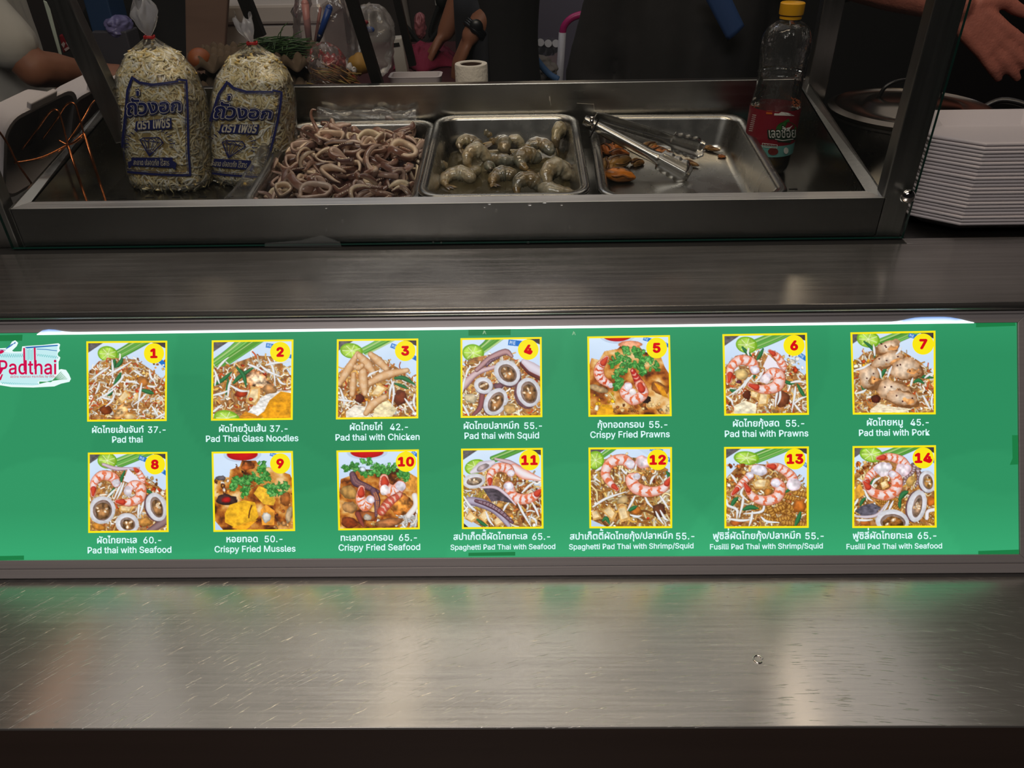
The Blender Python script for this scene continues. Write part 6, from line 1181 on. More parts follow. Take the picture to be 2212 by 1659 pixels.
mb = MB(); mb.lathe([(Rp * .9, 0), (Rp * .95, .006), (Rp * .95, zl - .012), (Rp * 1.0, zl - .008), (Rp * 1.0, zl - .004), (Rp * .94, zl - .003)], 48, caps=(True, True)); obj('pot_body', mb, M_PAN, pot, smooth=True, angle=50)
mb = MB(); mb.lathe([(Rp * 1.01, zl - .003), (Rp * 1.01, zl + .003), (Rp * .93, zl + .008), (Rp * .90, zl + .004), (Rp * .6, zl + .006), (Rp * .55, zl + .014), (Rp * .3, zl + .020), (.001, zl + .022)], 56, caps=(False, False)); obj('pot_lid', mb, pbr('lid_steel', (120, 112, 104), .24, 1.0), pot, smooth=True, angle=60)
mb = MB(); mb.tube(smooth_path([(-.055, .02, zl + .015), (-.045, .02, zl + .036), (-.02, .02, zl + .046), (.03, .02, zl + .046), (.05, .02, zl + .030), (.055, .02, zl + .015)], 5), .0035, 8); obj('lid_handle', mb, pbr('black_plastic', (20, 19, 20), .3), pot, smooth=True)
mb = MB(); mb.tube(smooth_path([(Rp * .9, .02, zl - .01), (Rp * 1.15, .01, zl + .012), (Rp * 1.4, -.02, zl + .008), (Rp * 1.45, -.06, zl - .004)], 5), .006, 8); obj('side_handle', mb, MATS['black_plastic'], pot, smooth=True)

# ------------------------------------------------------------------ foam boxes in the copper wire rack
def clamshell(label, o, ax, ay, w, l):
    """an open foam box half; o: world centre of its rim, ax/ay: directions of its sides"""
    ax = Vector(ax).normalized(); ay = Vector(ay); ay = (ay - ax * ay.dot(ax)).normalized(); az = ax.cross(ay)
    mb = MB(); loft(mb, [rrect(w - .05, l - .05, .03, -.052), rrect(w - .016, l - .016, .032, -.004), rrect(w, l, .036, -.003), rrect(w + .002, l + .002, .037, .0), rrect(w, l, .036, .003), rrect(w - .014, l - .014, .03, .003), rrect(w - .024, l - .024, .03, -.008), rrect(w - .052, l - .052, .026, -.046), rrect(w - .075, l - .075, .02, -.050)])
    b = obj('foam_box', mb, M_FOAM, smooth=True, angle=45); b.matrix_world = Matrix(((ax.x, ay.x, az.x, o[0]), (ax.y, ay.y, az.y, o[1]), (ax.z, ay.z, az.z, o[2]), (0, 0, 0, 1))); tag(b, label, 'foam box', 'foam boxes in the wire rack')
    mb = MB(); mb.box(-w * .18, l / 2 - .004, -.004, w * .18, l / 2 + .012, .004); obj('closing_tab', mb, M_FOAM, b, bevel=.002); return b
n1 = (.62, -.30, .72)
AY = Vector((.5, -.1, .85)).normalized()
clamshell('white foam box leaning in the wire rack, the front one', PY(100, 216, 1.30) - AY * .085, (.25, .95, .1), AY, .17, .17)
clamshell('white foam box leaning in the wire rack, behind the slanted post', PY(222, 180, 1.47) - AY * .085, (.25, .95, .1), AY, .17, .17)
M_COP = pbr('copper_wire', (176, 104, 62), .25, 1.0); rk = thing('wire_rack', 'copper wire rack holding the white foam boxes', 'rack', PY(110, 330, 1.24))
def wire(pts, Y, r=.0015, nm='wire_loop'):
    P = smooth_path([tuple(PY(x, y, yy) - rk.location) for (x, y), yy in zip(pts, Y)], 7); mb = MB(); mb.tube(P, r, 8); obj(nm, mb, M_COP, rk, smooth=True)
wire([(48, 322), (80, 280), (104, 246), (117, 237), (127, 243), (137, 275), (146, 313)], [1.235] * 7)
wire([(92, 300), (120, 262), (138, 232), (152, 222), (163, 228), (172, 256), (181, 288)], [1.30] * 7)
wire([(146, 306), (176, 262), (206, 216), (240, 206), (258, 203), (262, 214)], [1.30, 1.34, 1.38, 1.43, 1.45, 1.46])
wire([(-12, 270), (16, 310), (36, 350), (68, 396)], [1.18] * 4, .0016); wire([(125, 328), (140, 318), (160, 306), (181, 288)], [1.24, 1.25, 1.28, 1.30], nm='base_wire'); wire([(30, 352), (90, 340), (146, 313)], [1.18, 1.2, 1.235], nm='base_wire'); wire([(126, 303), (150, 312), (178, 296)], [1.24] * 3, nm='base_wire')
for x, y in ((68, 396), (146, 313), (181, 288)): p = PY(x, y, 1.24); mb = MB(); mb.tube([p - rk.location, Vector((p.x, p.y, ZSC)) - rk.location], .0022, 8); obj('foot', mb, M_COP, rk, smooth=True)

# ------------------------------------------------------------------ the work table behind and what is on it
ZT = 1.0; M_MAR = pbr('maroon_top', (62, 20, 28), .45, noise=((3, 3, 3), .12)); xr = PZ(1004, 150, ZT).x
t = thing('work_table', 'dark maroon work table behind the display well', 'table', (-.8, 2.1, 0)); mb = MB(); mb.box(-.03, 1.545 - 2.1, ZT - .03, xr + .8, 2.86 - 2.1, ZT); obj('tabletop', mb, M_MAR, t, bevel=.004)
for x in (.02, xr + .75):
    for y in (-.5, .7): mb = MB(); mb.box(x - .02, y - .02, 0, x + .02, y + .02, ZT - .03); obj('leg', mb, M_POST, t)
kr = thing('paper_roll', 'short white embossed paper towel roll behind the well', 'paper roll', (PY(1018, 150, 1.86).x, 1.86, ZT)); hk = PY(1018, 137, 1.86).z - ZT; rk_ = (PY(1053, 150, 1.86).x - PY(983, 150, 1.86).x) / 2
mb = MB(); mb.lathe([(rk_ * .62, 0), (rk_, 0), (rk_ * 1.01, .004), (rk_ * 1.01, hk - .003), (rk_ * .985, hk), (rk_ * .68, hk), (rk_ * .66, hk - .004)], 56, caps=(False, False))
obj('paper', mb, pbr('paper_white', (232, 224, 212), .8, bump=((130, 130, 130), 1.0)), kr, smooth=True, angle=50)
mb = MB(); mb.lathe([(rk_ * .66, .0), (rk_ * .66, hk - .002), (rk_ * .62, hk - .002), (rk_ * .62, .0)], 40, caps=(False, False)); mb.lathe([(.001, .004), (rk_ * .62, .004)], 30, caps=(False, False)); obj('card_core', mb, pbr('card_brown', (70, 48, 38), .8), kr, smooth=True, angle=50)
a, b = PY(836, 168, 2.02), PY(952, 166, 2.02); zt_ = PY(895, 161, 2.06).z; mb = MB(); w = b.x - a.x; hh = zt_ - ZT
loft(mb, [rrect(w - .02, .05, .012, 0), rrect(w - .004, .066, .014, hh - .004), rrect(w, .07, .015, hh), rrect(w - .014, .056, .012, hh), rrect(w - .03, .04, .01, .012)]); o = obj('foam_container', mb, M_FOAM, smooth=True, angle=45, loc=((a.x + b.x) / 2, 2.06, ZT)); tag(o, 'low white foam container on the table beside the paper roll', 'container')
mb = MB(); nz = fbm((48, 48), 6, 77, 4); c = PZ(922, 133, ZT); wx = (PZ(985, 133, ZT).x - PZ(860, 133, ZT).x)
mb.surf(46, 30, lambda u, v: ((u - .5) * wx + .02 * (nz[int(v * 47), int(u * 47)] - .5), (v - .5) * .24 * (1 - .3 * math.sin(u * 9)), .002 + .042 * (1 - abs(2 * u - 1) ** 4) * (1 - abs(2 * v - 1) ** 3) * (.5 + nz[int(v * 47), int(u * 47)]))); o = obj('pink_cloth', mb, pbr('magenta_cloth', (116, 12, 50), .85, bump=((300, 300, 300), .5)), smooth=True, loc=c, solid=.003); tag(o, 'crumpled magenta cloth on the dark table', 'cloth')
# egg trays, egg, chives
M_CARD = pbr('egg_card', (86, 70, 54), .85, noise=((30, 30, 30), .15)); cx = PY(556, 140, 1.76).x; we = (PY(688, 140, 1.70).x - PY(418, 140, 1.70).x)
mb = MB(); mb.surf(60, 60, lambda u, v: ((u - .5) * we, (v - .5) * .16, .016 * math.cos(u * 12 * math.pi) * math.cos(v * 7 * math.pi) * (1 if 0 < u < 1 and 0 < v < 1 else .4) + (-.012 if u in (0, 1) or v in (0, 1) else 0))); ztop = PY(630, 121, 1.66).z; tr = None
for k, lab in enumerate(('lowest grey-brown egg tray of the stack', 'second lowest egg tray of the stack behind the sprout bags', 'upper middle egg tray of the stack behind the sprout bags', 'topmost egg tray, with green chives on it')):
    if tr is None: tr = o = obj('egg_tray', mb, M_CARD, smooth=True, solid=.003)
    else: o = tr.copy(); COL.objects.link(o)
    o.location = (cx + .004 * math.sin(k * 3), 1.735 + .003 * k, ztop - .014 - (3 - k) * (ztop - .014 - ZT - .03) / 3); tag(o, lab, 'egg tray', 'stacked egg trays')
p = PY(443, 128, 1.72); mb = MB(); mb.ball((0, 0, 0), (.023, .028, .022), 20, 14); tag(obj('egg', mb, pbr('egg_shell', (136, 72, 36), .5), smooth=True, loc=p + Vector((0, -.03, .006))), 'single brown egg seen between the two sprout bags', 'egg')
rr = np.random.default_rng(21); mb = MB(); c = PY(612, 110, 1.72)
for _ in range(150):
    p = c + Vector((rr.uniform(-.055, .045), rr.uniform(-.03, .03), rr.uniform(-.010, .022))); a = rr.uniform(-.5, .5) + (0 if rr.random() < .7 else 1.2); L = rr.uniform(.05, .09); d = Vector((math.cos(a), math.sin(a) * .6, rr.uniform(-.1, .22)))
    g = rr.uniform(.7, 1.2); mb.tube([p - d * L * .5, p + Vector((0, 0, .004)), p + d * L * .5], [.0012, .002, .0008], 5, col=tuple(g * x for x in srgb(np.array((52, 84, 40)) / 255)), flat=.5)
for (x0, y0), (x1, y1) in (((605, 84), (622, 48)), ((622, 95), (655, 66)), ((640, 100), (668, 85)), ((600, 96), (612, 62)), ((590, 100), (640, 78))): a, b = PY(x0, y0, 1.72), PY(x1, y1, 1.72); mb.tube(smooth_path([tuple(a), tuple((a + b) / 2 + Vector((-.004, 0, .003))), tuple(b)], 4), [.0022] * 8 + [.0006], 5, col=srgb(np.array((58, 92, 44)) / 255), flat=.4)
tag(obj('chive_bundle', mb, pbr('chive_green', rough=.5, attr=True), smooth=True), 'bundle of green chives heaped on the egg trays', 'chives')
# cooler and board
def slab(name, label, cat, quad, Y, th, mat, zlow=None, tilt=0.0, group=None, bevel=.004):
    """a board standing at distance Y whose outline is a four-sided one"""
    P = [PY(x, y, Y + dy) for (x, y), dy in zip(quad, (tilt, tilt, 0, 0))]
    if zlow is not None: P[2].z = P[3].z = zlow
    n = (P[1] - P[0]).cross(P[2] - P[0]).normalized(); n = n if n.y > 0 else -n; v = P + [p + n * th for p in P]; mb = MB()
    mb.add(v, [(3, 2, 1, 0), (4, 5, 6, 7), (0, 1, 5, 4), (1, 2, 6, 5), (2, 3, 7, 6), (3, 0, 4, 7)]); return tag(obj(name, mb, mat, bevel=bevel), label, cat, group)
slab('brown_board', 'tall brown board standing behind the taller sprout bag', 'board', [(398, -60), (496, -60), (462, 130), (384, 130)], 2.15, .02, pbr('brown_card', (112, 88, 76), .7, noise=((4, 4, 30), .12)), ZT)
cl = thing('foam_cooler', 'big white foam cooler box behind the egg trays', 'cooler', (PY(585, 60, 2.3).x, 2.45, ZT)); a, b = PY(476, 60, 2.3), PY(700, 60, 2.3); w = b.x - a.x; z1 = PY(585, 52, 2.3).z - ZT; M_WF = pbr('grey_foam', (176, 168, 164), .7, noise=((3, 3, 3), .12))
mb = MB(); mb.box(-w / 2, -.15, 0, w / 2, .15, z1); obj('box_body', mb, M_WF, cl, bevel=.008); mb = MB(); mb.box(-w / 2 - .01, -.16, z1, w / 2 + .01, .16, z1 + .05); obj('box_lid', mb, M_WF, cl, bevel=.008)
slab('grey_board', 'grey plain board leaning behind the foam cooler', 'board', [(488, -70), (640, -70), (640, 20), (488, 20)], 2.72, .02, pbr('grey_panel_paint', (104, 100, 98), .6), ZT)
# clear bags, packets, utensils
def bag_blob(name, label, px, py, rx, ry, Y, mat, seed, d=.05, knot=True):
    """a crumpled clear bag around a centre of the photo"""
    c = PY(px, py, Y); k = (PY(px + 100, py, Y).x - c.x) / 100; nz = fbm((64, 64), 7, seed, 4)
    def g(u, v):
        th = 2 * math.pi * u; ph = math.pi * v; n = nz[int(v * 63), int((u % 1) * 63)]; w = .75 + .5 * n + (.12 * math.sin(th * 7 + seed) if v > .6 else 0)
        r = math.sin(ph) ** .7 * w; return (rx * k * r * math.cos(th), d * r * math.sin(th), -ry * k * 1.15 * math.cos(ph) * (.9 + .2 * n))
    mb = MB(); mb.surf(52, 40, g, wrap=True); return tag(obj(name, mb, mat, smooth=True, loc=c), label, 'plastic bag')
M_CL = film('hazy_bag', (206, 190, 196), .13, .14, .9, bump=(30, 1.0)); M_CL2 = film('milky_bag', (214, 208, 206), .30, .18, .8, bump=(34, 1.0))
bag_blob('plastic_bag', 'large clear pinkish plastic bag behind the red and white packet', 705, 75, 68, 100, 1.95, M_CL, 31, .07)
BAGM = bag_blob('plastic_bag', 'milky plastic bag with a blue and red mark near the wires', 808, 88, 46, 62, 2.0, M_CL2, 37, .06)
c = PY(790, 58, 1.94); mb = MB()
for dx, dz, mi, r in ((-.008, .004, 0, .011), (.008, -.006, 1, .012), (.0, .010, 0, .008)): mb.ball((dx, 0, dz), (r, .002, r * .6), 10, 6, mi)
o = obj('printed_mark', mb, [pbr('mark_red', (120, 24, 40), .5), pbr('mark_blue', (36, 66, 130), .5)], smooth=True); o.parent = BAGM; o.location = c - BAGM.location
M_PK = pbr('packet_red', (176, 18, 24), .3, coat=.4); M_PW = pbr('packet_white', (206, 200, 198), .3, coat=.4)
def packet(name, label, quads, Y, mats, bulge=.02):
    mb = MB()
    for q, mi in quads:
        def g(u, v, q=q): x, y = (q[0][0] * (1 - u) + q[1][0] * u) * (1 - v) + (q[3][0] * (1 - u) + q[2][0] * u) * v, (q[0][1] * (1 - u) + q[1][1] * u) * (1 - v) + (q[3][1] * (1 - u) + q[2][1] * u) * v; p = PY(x, y, Y); return (p.x, p.y - bulge * math.sin(math.pi * u) * math.sin(math.pi * v) - .004 * math.sin(u * 17 + v * 9), p.z + .003 * math.sin(u * 23))
        mb.surf(16, 10, g, mi)
    return tag(obj(name, mb, mats, smooth=True, solid=.004), label, 'packet')
packet('snack_packet', 'crumpled red and white packet lying behind the well', [([(695, 113), (736, 124), (734, 152), (697, 140)], 0), ([(734, 124), (770, 150), (764, 160), (733, 142)], 1), ([(733, 142), (764, 158), (776, 184), (764, 184)], 0), ([(716, 146), (734, 152), (762, 176), (752, 182)], 1)], 1.66, [M_PK, M_PW])
rr = np.random.default_rng(4); mb = MB(); c = PY(722, 168, 1.62)
for _ in range(90):
    p = c + Vector((rr.uniform(-.030, .034), rr.uniform(-.02, .02), rr.uniform(-.03, .012))); a = rr.uniform(-.9, .2); L = rr.uniform(.03, .06); d = Vector((math.cos(a), rr.uniform(-.3, .3), math.sin(a) * .7)); mb.tube([p - d * L * .5, p + Vector((0, -.003, .004)), p + d * L * .5], .0013, 5, col=tuple(rr.uniform(.8, 1.15) * x for x in srgb(np.array((150, 116, 62)) / 255)))
tag(obj('noodle_bundle', mb, pbr('dry_noodle', rough=.5, attr=True), smooth=True), 'bundle of yellow noodles beside the egg trays', 'noodles')
bag_blob('plastic_bag', 'small clear bag around the yellow noodles', 706, 148, 40, 44, 1.62, M_CL, 51, .035)
mb = MB(); nz = fbm((24, 24), 5, 8, 3); mb.ball((0, 0, 0), (.026, .03, .022), 18, 12, fn=lambda d: .8 + .5 * nz[int((d[0] + 1) * 11), int((d[2] + 1) * 11)]); tag(obj('ginger_piece', mb, pbr('yellow_food', (150, 112, 44), .6), smooth=True, loc=PY(778, 138, 1.85)), 'knobbly yellow food piece right of the red packet', 'food')
def stick(name, label, q0, q1, Y, r0, r1, rgb, cat):
    a, b = PY(*q0, Y), PY(*q1, Y); mb = MB(); mb.tube([a, a + (b - a) * .5, b], [r0, (r0 + r1) / 2, r1], 10); mb.ball(b, (r1, r1, r1), 10, 6); return tag(obj(name, mb, pbr(name + '_plastic', rgb, .4), smooth=True), label, cat)
stick('pink_brush_handle', 'pale pink utensil handle standing in the clear bag', (668, 90), (659, 8), 1.90, .007, .009, (176, 120, 116), 'utensil')
stick('thin_pink_stick', 'thin pink stick between the pink handle and the blue pen', (681, 90), (692, 18), 1.90, .0035, .0035, (150, 90, 80), 'stick')
o = stick('blue_pen', 'blue marker pen standing in the clear bag', (690, 80), (711, 18), 1.88, .006, .008, (30, 62, 130), 'pen')
mb = MB(); a, b = PY(687, 90, 1.88), PY(692, 74, 1.88); mb.tube([a, b], [.004, .0068], 10); obj('pen_tip', mb, pbr('pen_black', (16, 18, 40), .4), o, smooth=True)
ch = slab('white_adapter', 'white adapter box with a dark slot by the wires', 'adapter', [(842, 83), (868, 81), (878, 118), (852, 120)], 2.3, .04, pbr('white_plastic', (190, 186, 180), .5), ZT); P = [PY(x, y, 2.297) for x, y in ((846, 94), (862, 92), (864, 99), (848, 101))]; mb = MB(); mb.add([p + Vector((0, -.001, 0)) for p in P] + [p + Vector((0, .002, 0)) for p in P], [(3, 2, 1, 0), (0, 1, 5, 4), (2, 3, 7, 6)]); obj('slot', mb, M_DARK, ch)
# wall fittings
WS = WY - .25
def wall_tube(name, label, pts, Y, r, mat, cat): mb = MB(); mb.tube(smooth_path([tuple(PY(x, y, Y)) for x, y in pts], 6), r, 8); return tag(obj(name, mb, mat, smooth=True), label, cat)
wall_tube('conduit_pipe', 'pale grey conduit pipe running down the dark wall', [(866, -40), (874, 20), (886, 84)], WS - .02, .016, pbr('conduit_grey', (120, 112, 106), .5), 'pipe')
wall_tube('power_cable', 'black power cable hanging from the left plug', [(950, 8), (938, 40), (930, 76), (950, 98)], WS - .05, .009, M_DARK, 'cable'); wall_tube('power_cable', 'black power cable curving left across the dark wall', [(972, 8), (950, 60), (915, 96), (880, 60), (862, 40)], WS - .07, .009, M_DARK, 'cable')
wall_tube('white_rod', 'slim white rod below the wall outlet', [(964, 20), (975, 56)], WS - .04, .012, pbr('white_plastic', (190, 186, 180), .5), 'rod')
ol = slab('wall_outlet', 'white wall outlet with two black plugs', 'outlet', [(938, -14), (986, -14), (986, 12), (940, 13)], WS - .03, .03, pbr('white_plastic', (190, 186, 180), .5))
for x in (952, 971): a = PY(x, 0, WS - .05); mb = MB(); mb.ball(a, (.022, .02, .03), 10, 8); obj('plug', mb, M_DARK, ol, smooth=True)
bag_blob('plastic_bag', 'small pink bag hanging by the cables', 908, 56, 12, 22, 2.9, pbr('pink_film', (150, 90, 96), .4), 61, .03)

# ------------------------------------------------------------------ left background
slab('blue_bin', 'dark blue bin behind the slanted post', 'bin', [(168, -40), (222, -40), (232, 68), (186, 70)], 2.40, .10, pbr('blue_plastic', (26, 56, 92), .5), 0.0)
slab('grey_cabinet', 'dark grey cabinet behind the slanted post', 'cabinet', [(196, 68), (272, 68), (276, 108), (210, 112)], 2.38, .08, pbr('grey_plastic', (62, 60, 68), .6), 0.0)
bag_blob('plastic_bag', 'lilac plastic bag on the grey cabinet', 258, 58, 22, 20, 2.42, pbr('lilac_film', (110, 106, 150), .35), 71, .05)
pk = slab('red_package', 'red package with white marks beyond the left person\'s arm', 'package', [(126, 76), (148, 72), (160, 100), (136, 116)], 2.3, .05, pbr('package_red', (132, 20, 34), .45))
mb = MB()
for q in ([(132, 96), (137, 90), (141, 94), (138, 104)], [(142, 92), (147, 88), (151, 94), (147, 100)], [(138, 106), (152, 98), (154, 102), (142, 111)]): P = [PY(x, y, 2.296) for x, y in q]; mb.add(P, [(0, 1, 2, 3)])
obj('white_marks', mb, pbr('package_white', (190, 170, 172), .5), pk)
slab('paper_strip', 'narrow pale sheet hanging beside the left person', 'sheet', [(92, 0), (104, 6), (136, 130), (126, 116)], 2.05, .004, pbr('pale_sheet', (170, 182, 170), .6))
# trolley, bottles, bag at the back right
tr_ = thing('hand_trolley', 'white trolley with a magenta arched handle at the back', 'trolley', (PY(1212, 168, 2.9).x, 2.9, 0)); L0 = tr_.location
mb = MB(); mb.tube(smooth_path([tuple(PY(x, y, 2.9) - L0) for x, y in ((1215, 72), (1219, 56), (1232, 41), (1250, 33), (1275, 29), (1300, 32))], 6), .012, 12); obj('arched_handle', mb, pbr('magenta_plastic', (186, 40, 116), .35), tr_, smooth=True)
mb = MB(); a, b = PY(1215, 70, 2.9) - L0, PY(1208, 180, 2.9) - L0; mb.tube([a, b, Vector((b.x, b.y, .0))], .013, 12); obj('upright', mb, pbr('white_tube', (196, 196, 206), .35), tr_, smooth=True)
mb = MB(); P = [PY(x, y, 2.92) - L0 for x, y in ((1158, 126), (1196, 122), (1200, 116), (1212, 104), (1210, 172), (1166, 172))]; mb.add(list(P) + [p + Vector((0, .02, 0)) for p in P], [(5, 4, 3, 2, 1, 0), (0, 1, 7, 6), (1, 2, 8, 7), (3, 4, 10, 9), (5, 0, 6, 11)]); obj('side_panel', mb, pbr('pinkish_white', (168, 150, 158), .5), tr_)
mb = MB(); P = [PY(x, y, 2.905) - L0 for x, y in ((1186, 146), (1206, 142), (1206, 164), (1192, 160))]; mb.add(P, [(3, 2, 1, 0)]); mb.v = [tuple(Vector(p) + Vector((0, -.002, 0))) for p in mb.v]; obj('red_sticker', mb, pbr('sticker_red', (150, 30, 36), .5), tr_)
for k, (x, y, lab) in enumerate(((1156, 104, 'clear water bottle nearest the person in black, lying in a pack'), (1172, 106, 'clear water bottle in the middle of the pack'), (1188, 106, 'clear water bottle nearest the white trolley'))):
    c = PY(x, y, 3.0); mb = MB(); mb.lathe([(.002, -.10), (.032, -.10), (.034, -.09), (.034, .03), (.012, .07), (.012, .085)], 20); o = obj('water_bottle', mb, film('bottle_pet', (210, 214, 226), .12, .08, 1.0, bump=(60, 1.0)), smooth=True, loc=c); o.rotation_euler = (1.2, 0, .2); tag(o, lab, 'bottle', 'clear water bottles at the back'); mb = MB(); mb.lathe([(.013, .08), (.013, .095)], 14); obj('cap', mb, pbr('white_cap', (200, 200, 206), .4), o)
bag_blob('cloth_bag', 'grey crumpled sack beside the person in the black apron', 1160, 160, 40, 32, 2.6, pbr('grey_cloth', (116, 110, 106), .8, bump=((60, 60, 60), .6)), 81, .08)['category'] = 'sack'
wall_tube('blue_strap', 'blue strap running down over the grey sack', [(1152, 118), (1166, 138), (1186, 160), (1206, 172)], 2.5, .010, pbr('blue_webbing', (62, 96, 140), .6), 'strap'); wall_tube('white_hook', 'small white hook hanging by the person in the black apron', [(1128, 52), (1136, 66), (1142, 72), (1152, 70)], 2.9, .009, pbr('white_plastic', (190, 186, 180), .5), 'hook')

# ------------------------------------------------------------------ people
def fuse(mb, voxel, it=6):
    """melt overlapping volumes into one continuous skin"""
    me = bpy.data.meshes.new('body'); me.from_pydata([tuple(p) for p in mb.v], [], mb.f); o = bpy.data.objects.new('body', me); COL.objects.link(o)
    r = o.modifiers.new('r', 'REMESH'); r.mode = 'VOXEL'; r.voxel_size = voxel; r.use_smooth_shade = True
    s = o.modifiers.new('s', 'SMOOTH'); s.iterations = it; s.factor = .5
    dg = bpy.context.evaluated_depsgraph_get(); dg.update(); out = bpy.data.meshes.new_from_object(o.evaluated_get(dg)); bpy.data.objects.remove(o); bpy.data.meshes.remove(me)
    out.polygons.foreach_set('use_smooth', [True] * len(out.polygons)); return out
def mobj(name, me, mat, parent=None):
    me.name = name; me.materials.clear(); me.materials.append(mat); o = bpy.data.objects.new(name, me); COL.objects.link(o); o.parent = parent; return o
def limb(mb, pts, rad, sides=12, flat=1.0):
    P = smooth_path([tuple(p) for p in pts], 5); R = np.interp(np.linspace(0, 1, len(P)), np.linspace(0, 1, len(rad)), rad); mb.tube(P, list(R), sides, flat=flat)
    for p, r in ((pts[0], rad[0]), (pts[-1], rad[-1])): mb.ball(p, (r, r, r), 10, 7)
def hand(mb, wrist, fwd, side, nrm, k=1.0, curl=.35, spread=.16, thumb=1):
    """a hand: palm, four unequal bent fingers and a thumb from the side of the palm; side points to the thumb"""
    w, f, s, n = Vector(wrist), Vector(fwd).normalized(), Vector(side), Vector(nrm); s = (s - f * s.dot(f)).normalized(); n = f.cross(s) if f.cross(s).dot(n) > 0 else -f.cross(s)
    L = .088 * k
    for q in (-1.2, -.4, .4, 1.2): limb(mb, [w + s * q * .007 * k, w + f * L * .5 + s * q * .014 * k, w + f * L + s * q * .0175 * k], [.013 * k, .0135 * k, .0105 * k], 10)
    for q, ln, c in ((1.2, .072, 1.0), (.4, .080, .85), (-.4, .075, 1.1), (-1.2, .058, 1.35)):
        b = w + f * (L * (1.0 - .05 * abs(q))) + s * q * .0180 * k; d = (f + s * q * spread).normalized(); a = curl * c; l = ln * k
        p1 = b + (d * math.cos(a * .6) - n * math.sin(a * .6)) * l * .45; p2 = p1 + (d * math.cos(a * 1.5) - n * math.sin(a * 1.5)) * l * .32; p3 = p2 + (d * math.cos(a * 2.2) - n * math.sin(a * 2.2)) * l * .26
        limb(mb, [b - d * .01 * k, p1, p2, p3], [.0102 * k, .0092 * k, .0084 * k, .0066 * k], 10)
    b = w + f * L * .25 + s * .020 * k; d1 = (f * .75 + s * .65 - n * .25).normalized(); d2 = (f * .95 + s * .25 - n * .2).normalized(); limb(mb, [b, b + d1 * .040 * k, b + d1 * .040 * k + d2 * .030 * k, b + d1 * .042 * k + d2 * .052 * k], [.014 * k, .0115 * k, .0100 * k, .0074 * k], 10)
M_SKIN = pbr('skin', (136, 90, 68), .5, sss=.1); M_HAIRB = pbr('black_hair', (16, 13, 12), .5); M_HAIRR = pbr('brown_hair', (64, 36, 28), .55)
def figure(label, base, face, top, legs, arms, hair, sleeve=.55, apron=None, hairlen=.0, girth=1.0, skin=M_SKIN):
    """a standing person. base: floor point under the hips, face: direction faced; arms: two lists shoulder offset -> elbow, wrist, finger direction (world), thumb side, back of hand"""
    B = Vector(base); fw = Vector((face[0], face[1], 0)).normalized(); rt = Vector((fw.y, -fw.x, 0)); up = Vector((0, 0, 1)); P = lambda x, y, z: B + rt * x + fw * y + up * z
    t = thing('person', label, 'person', B); body = MB(); shirt = MB(); pants = MB()
    hd = P(0, .05, 1.535); 
    body.ball(hd, (.075, .075, .108), 24, 16); body.ball(hd + fw * .035 - up * .045, (.058, .058, .062), 18, 12); body.ball(hd + fw * .088 - up * .012, (.014, .014, .022), 10, 8)
    for s in (-1, 1): body.ball(hd + rt * s * .076 - up * .01, (.012, .018, .028), 8, 6)
    limb(body, [P(0, .0, 1.36), P(0, .03, 1.46)], [.058, .052]); limb(body, [P(0, 0, .95), P(0, .0, 1.15), P(0, 0, 1.29)], [.09, .088, .07])
    for s in (-1, 1): limb(body, [P(s * .09, 0, .9), P(s * .095, .01, .48), P(s * .095, -.02, .09)], [.085, .055, .036]); limb(body, [P(s * .095, -.04, .04), P(s * .10, .14, .03)], [.036, .03]); limb(pants, [P(s * .085, 0, .93), P(s * .095, .012, .48), P(s * .095, -.015, .10)], [.108 * girth, .075, .058])
    limb(pants, [P(-.07, 0, .93), P(.07, 0, .93)], [.125 * girth, .125 * girth])
    for q in (-1, 0, 1): limb(shirt, [P(q * .065 * girth, 0, .86), P(q * .07 * girth, .01, 1.1), P(q * .085, 0, 1.31)], [.122 * girth, .112 * girth, .104])
    limb(shirt, [P(-.17, 0, 1.33), P(0, 0, 1.355), P(.17, 0, 1.33)], [.066, .086, .066])
    for s, (el, wr, fg, th, nr, curl) in zip((-1, 1), arms):
        sh = P(s * .175, 0, 1.33); el, wr = Vector(el), Vector(wr); limb(body, [sh, sh.lerp(el, .5), el], [.054, .048, .040]); limb(body, [el, el.lerp(wr, .4), wr], [.042, .040, .026]); hand(body, wr, fg, th, nr, 1.0, curl); limb(shirt, [sh, sh.lerp(el, min(sleeve, 1))], [.072, .064])
        if sleeve > .9: limb(shirt, [el, el.lerp(wr, .5)], [.064, .052])
    mobj('body', fuse(body, .0065, 5), skin, t); mobj('top', fuse(shirt, .012, 6), top, t); mobj('trousers', fuse(pants, .012, 6), legs, t)
    hm = MB(); hm.ball(hd + up * .018 - fw * .016, (.084, .084, .108), 22, 14)
    if hairlen: limb(hm, [hd - fw * .06, hd - fw * .085 - up * .15, hd - fw * .09 - up * hairlen], [.06, .065, .04])
    ho = MB(); mobj('hair', fuse(hm, .008, 4), hair, t)
    for s in (-1, 1): mb = MB(); mb.ball(hd + fw * .070 + rt * s * .032 + up * .012, (.012, .012, .010), 10, 8); mb.v = [tuple(Vector(p) - B) for p in mb.v]; obj('eye', mb, pbr('eye', (30, 24, 22), .2), t, smooth=True)
    mb = MB(); mb.tube([hd + fw * .092 + rt * q * .022 - up * (.058 + .003 * abs(q)) for q in (-1, -.5, 0, .5, 1)], .005, 6); mb.v = [tuple(Vector(p) - B) for p in mb.v]; obj('mouth', mb, pbr('lips', (140, 74, 66), .5), t, smooth=True)
    for c in t.children:
        if c.type == 'MESH' and c.name.split('.')[0] in ('body', 'top', 'trousers', 'hair'): c.matrix_parent_inverse = Matrix.Translation(-B)
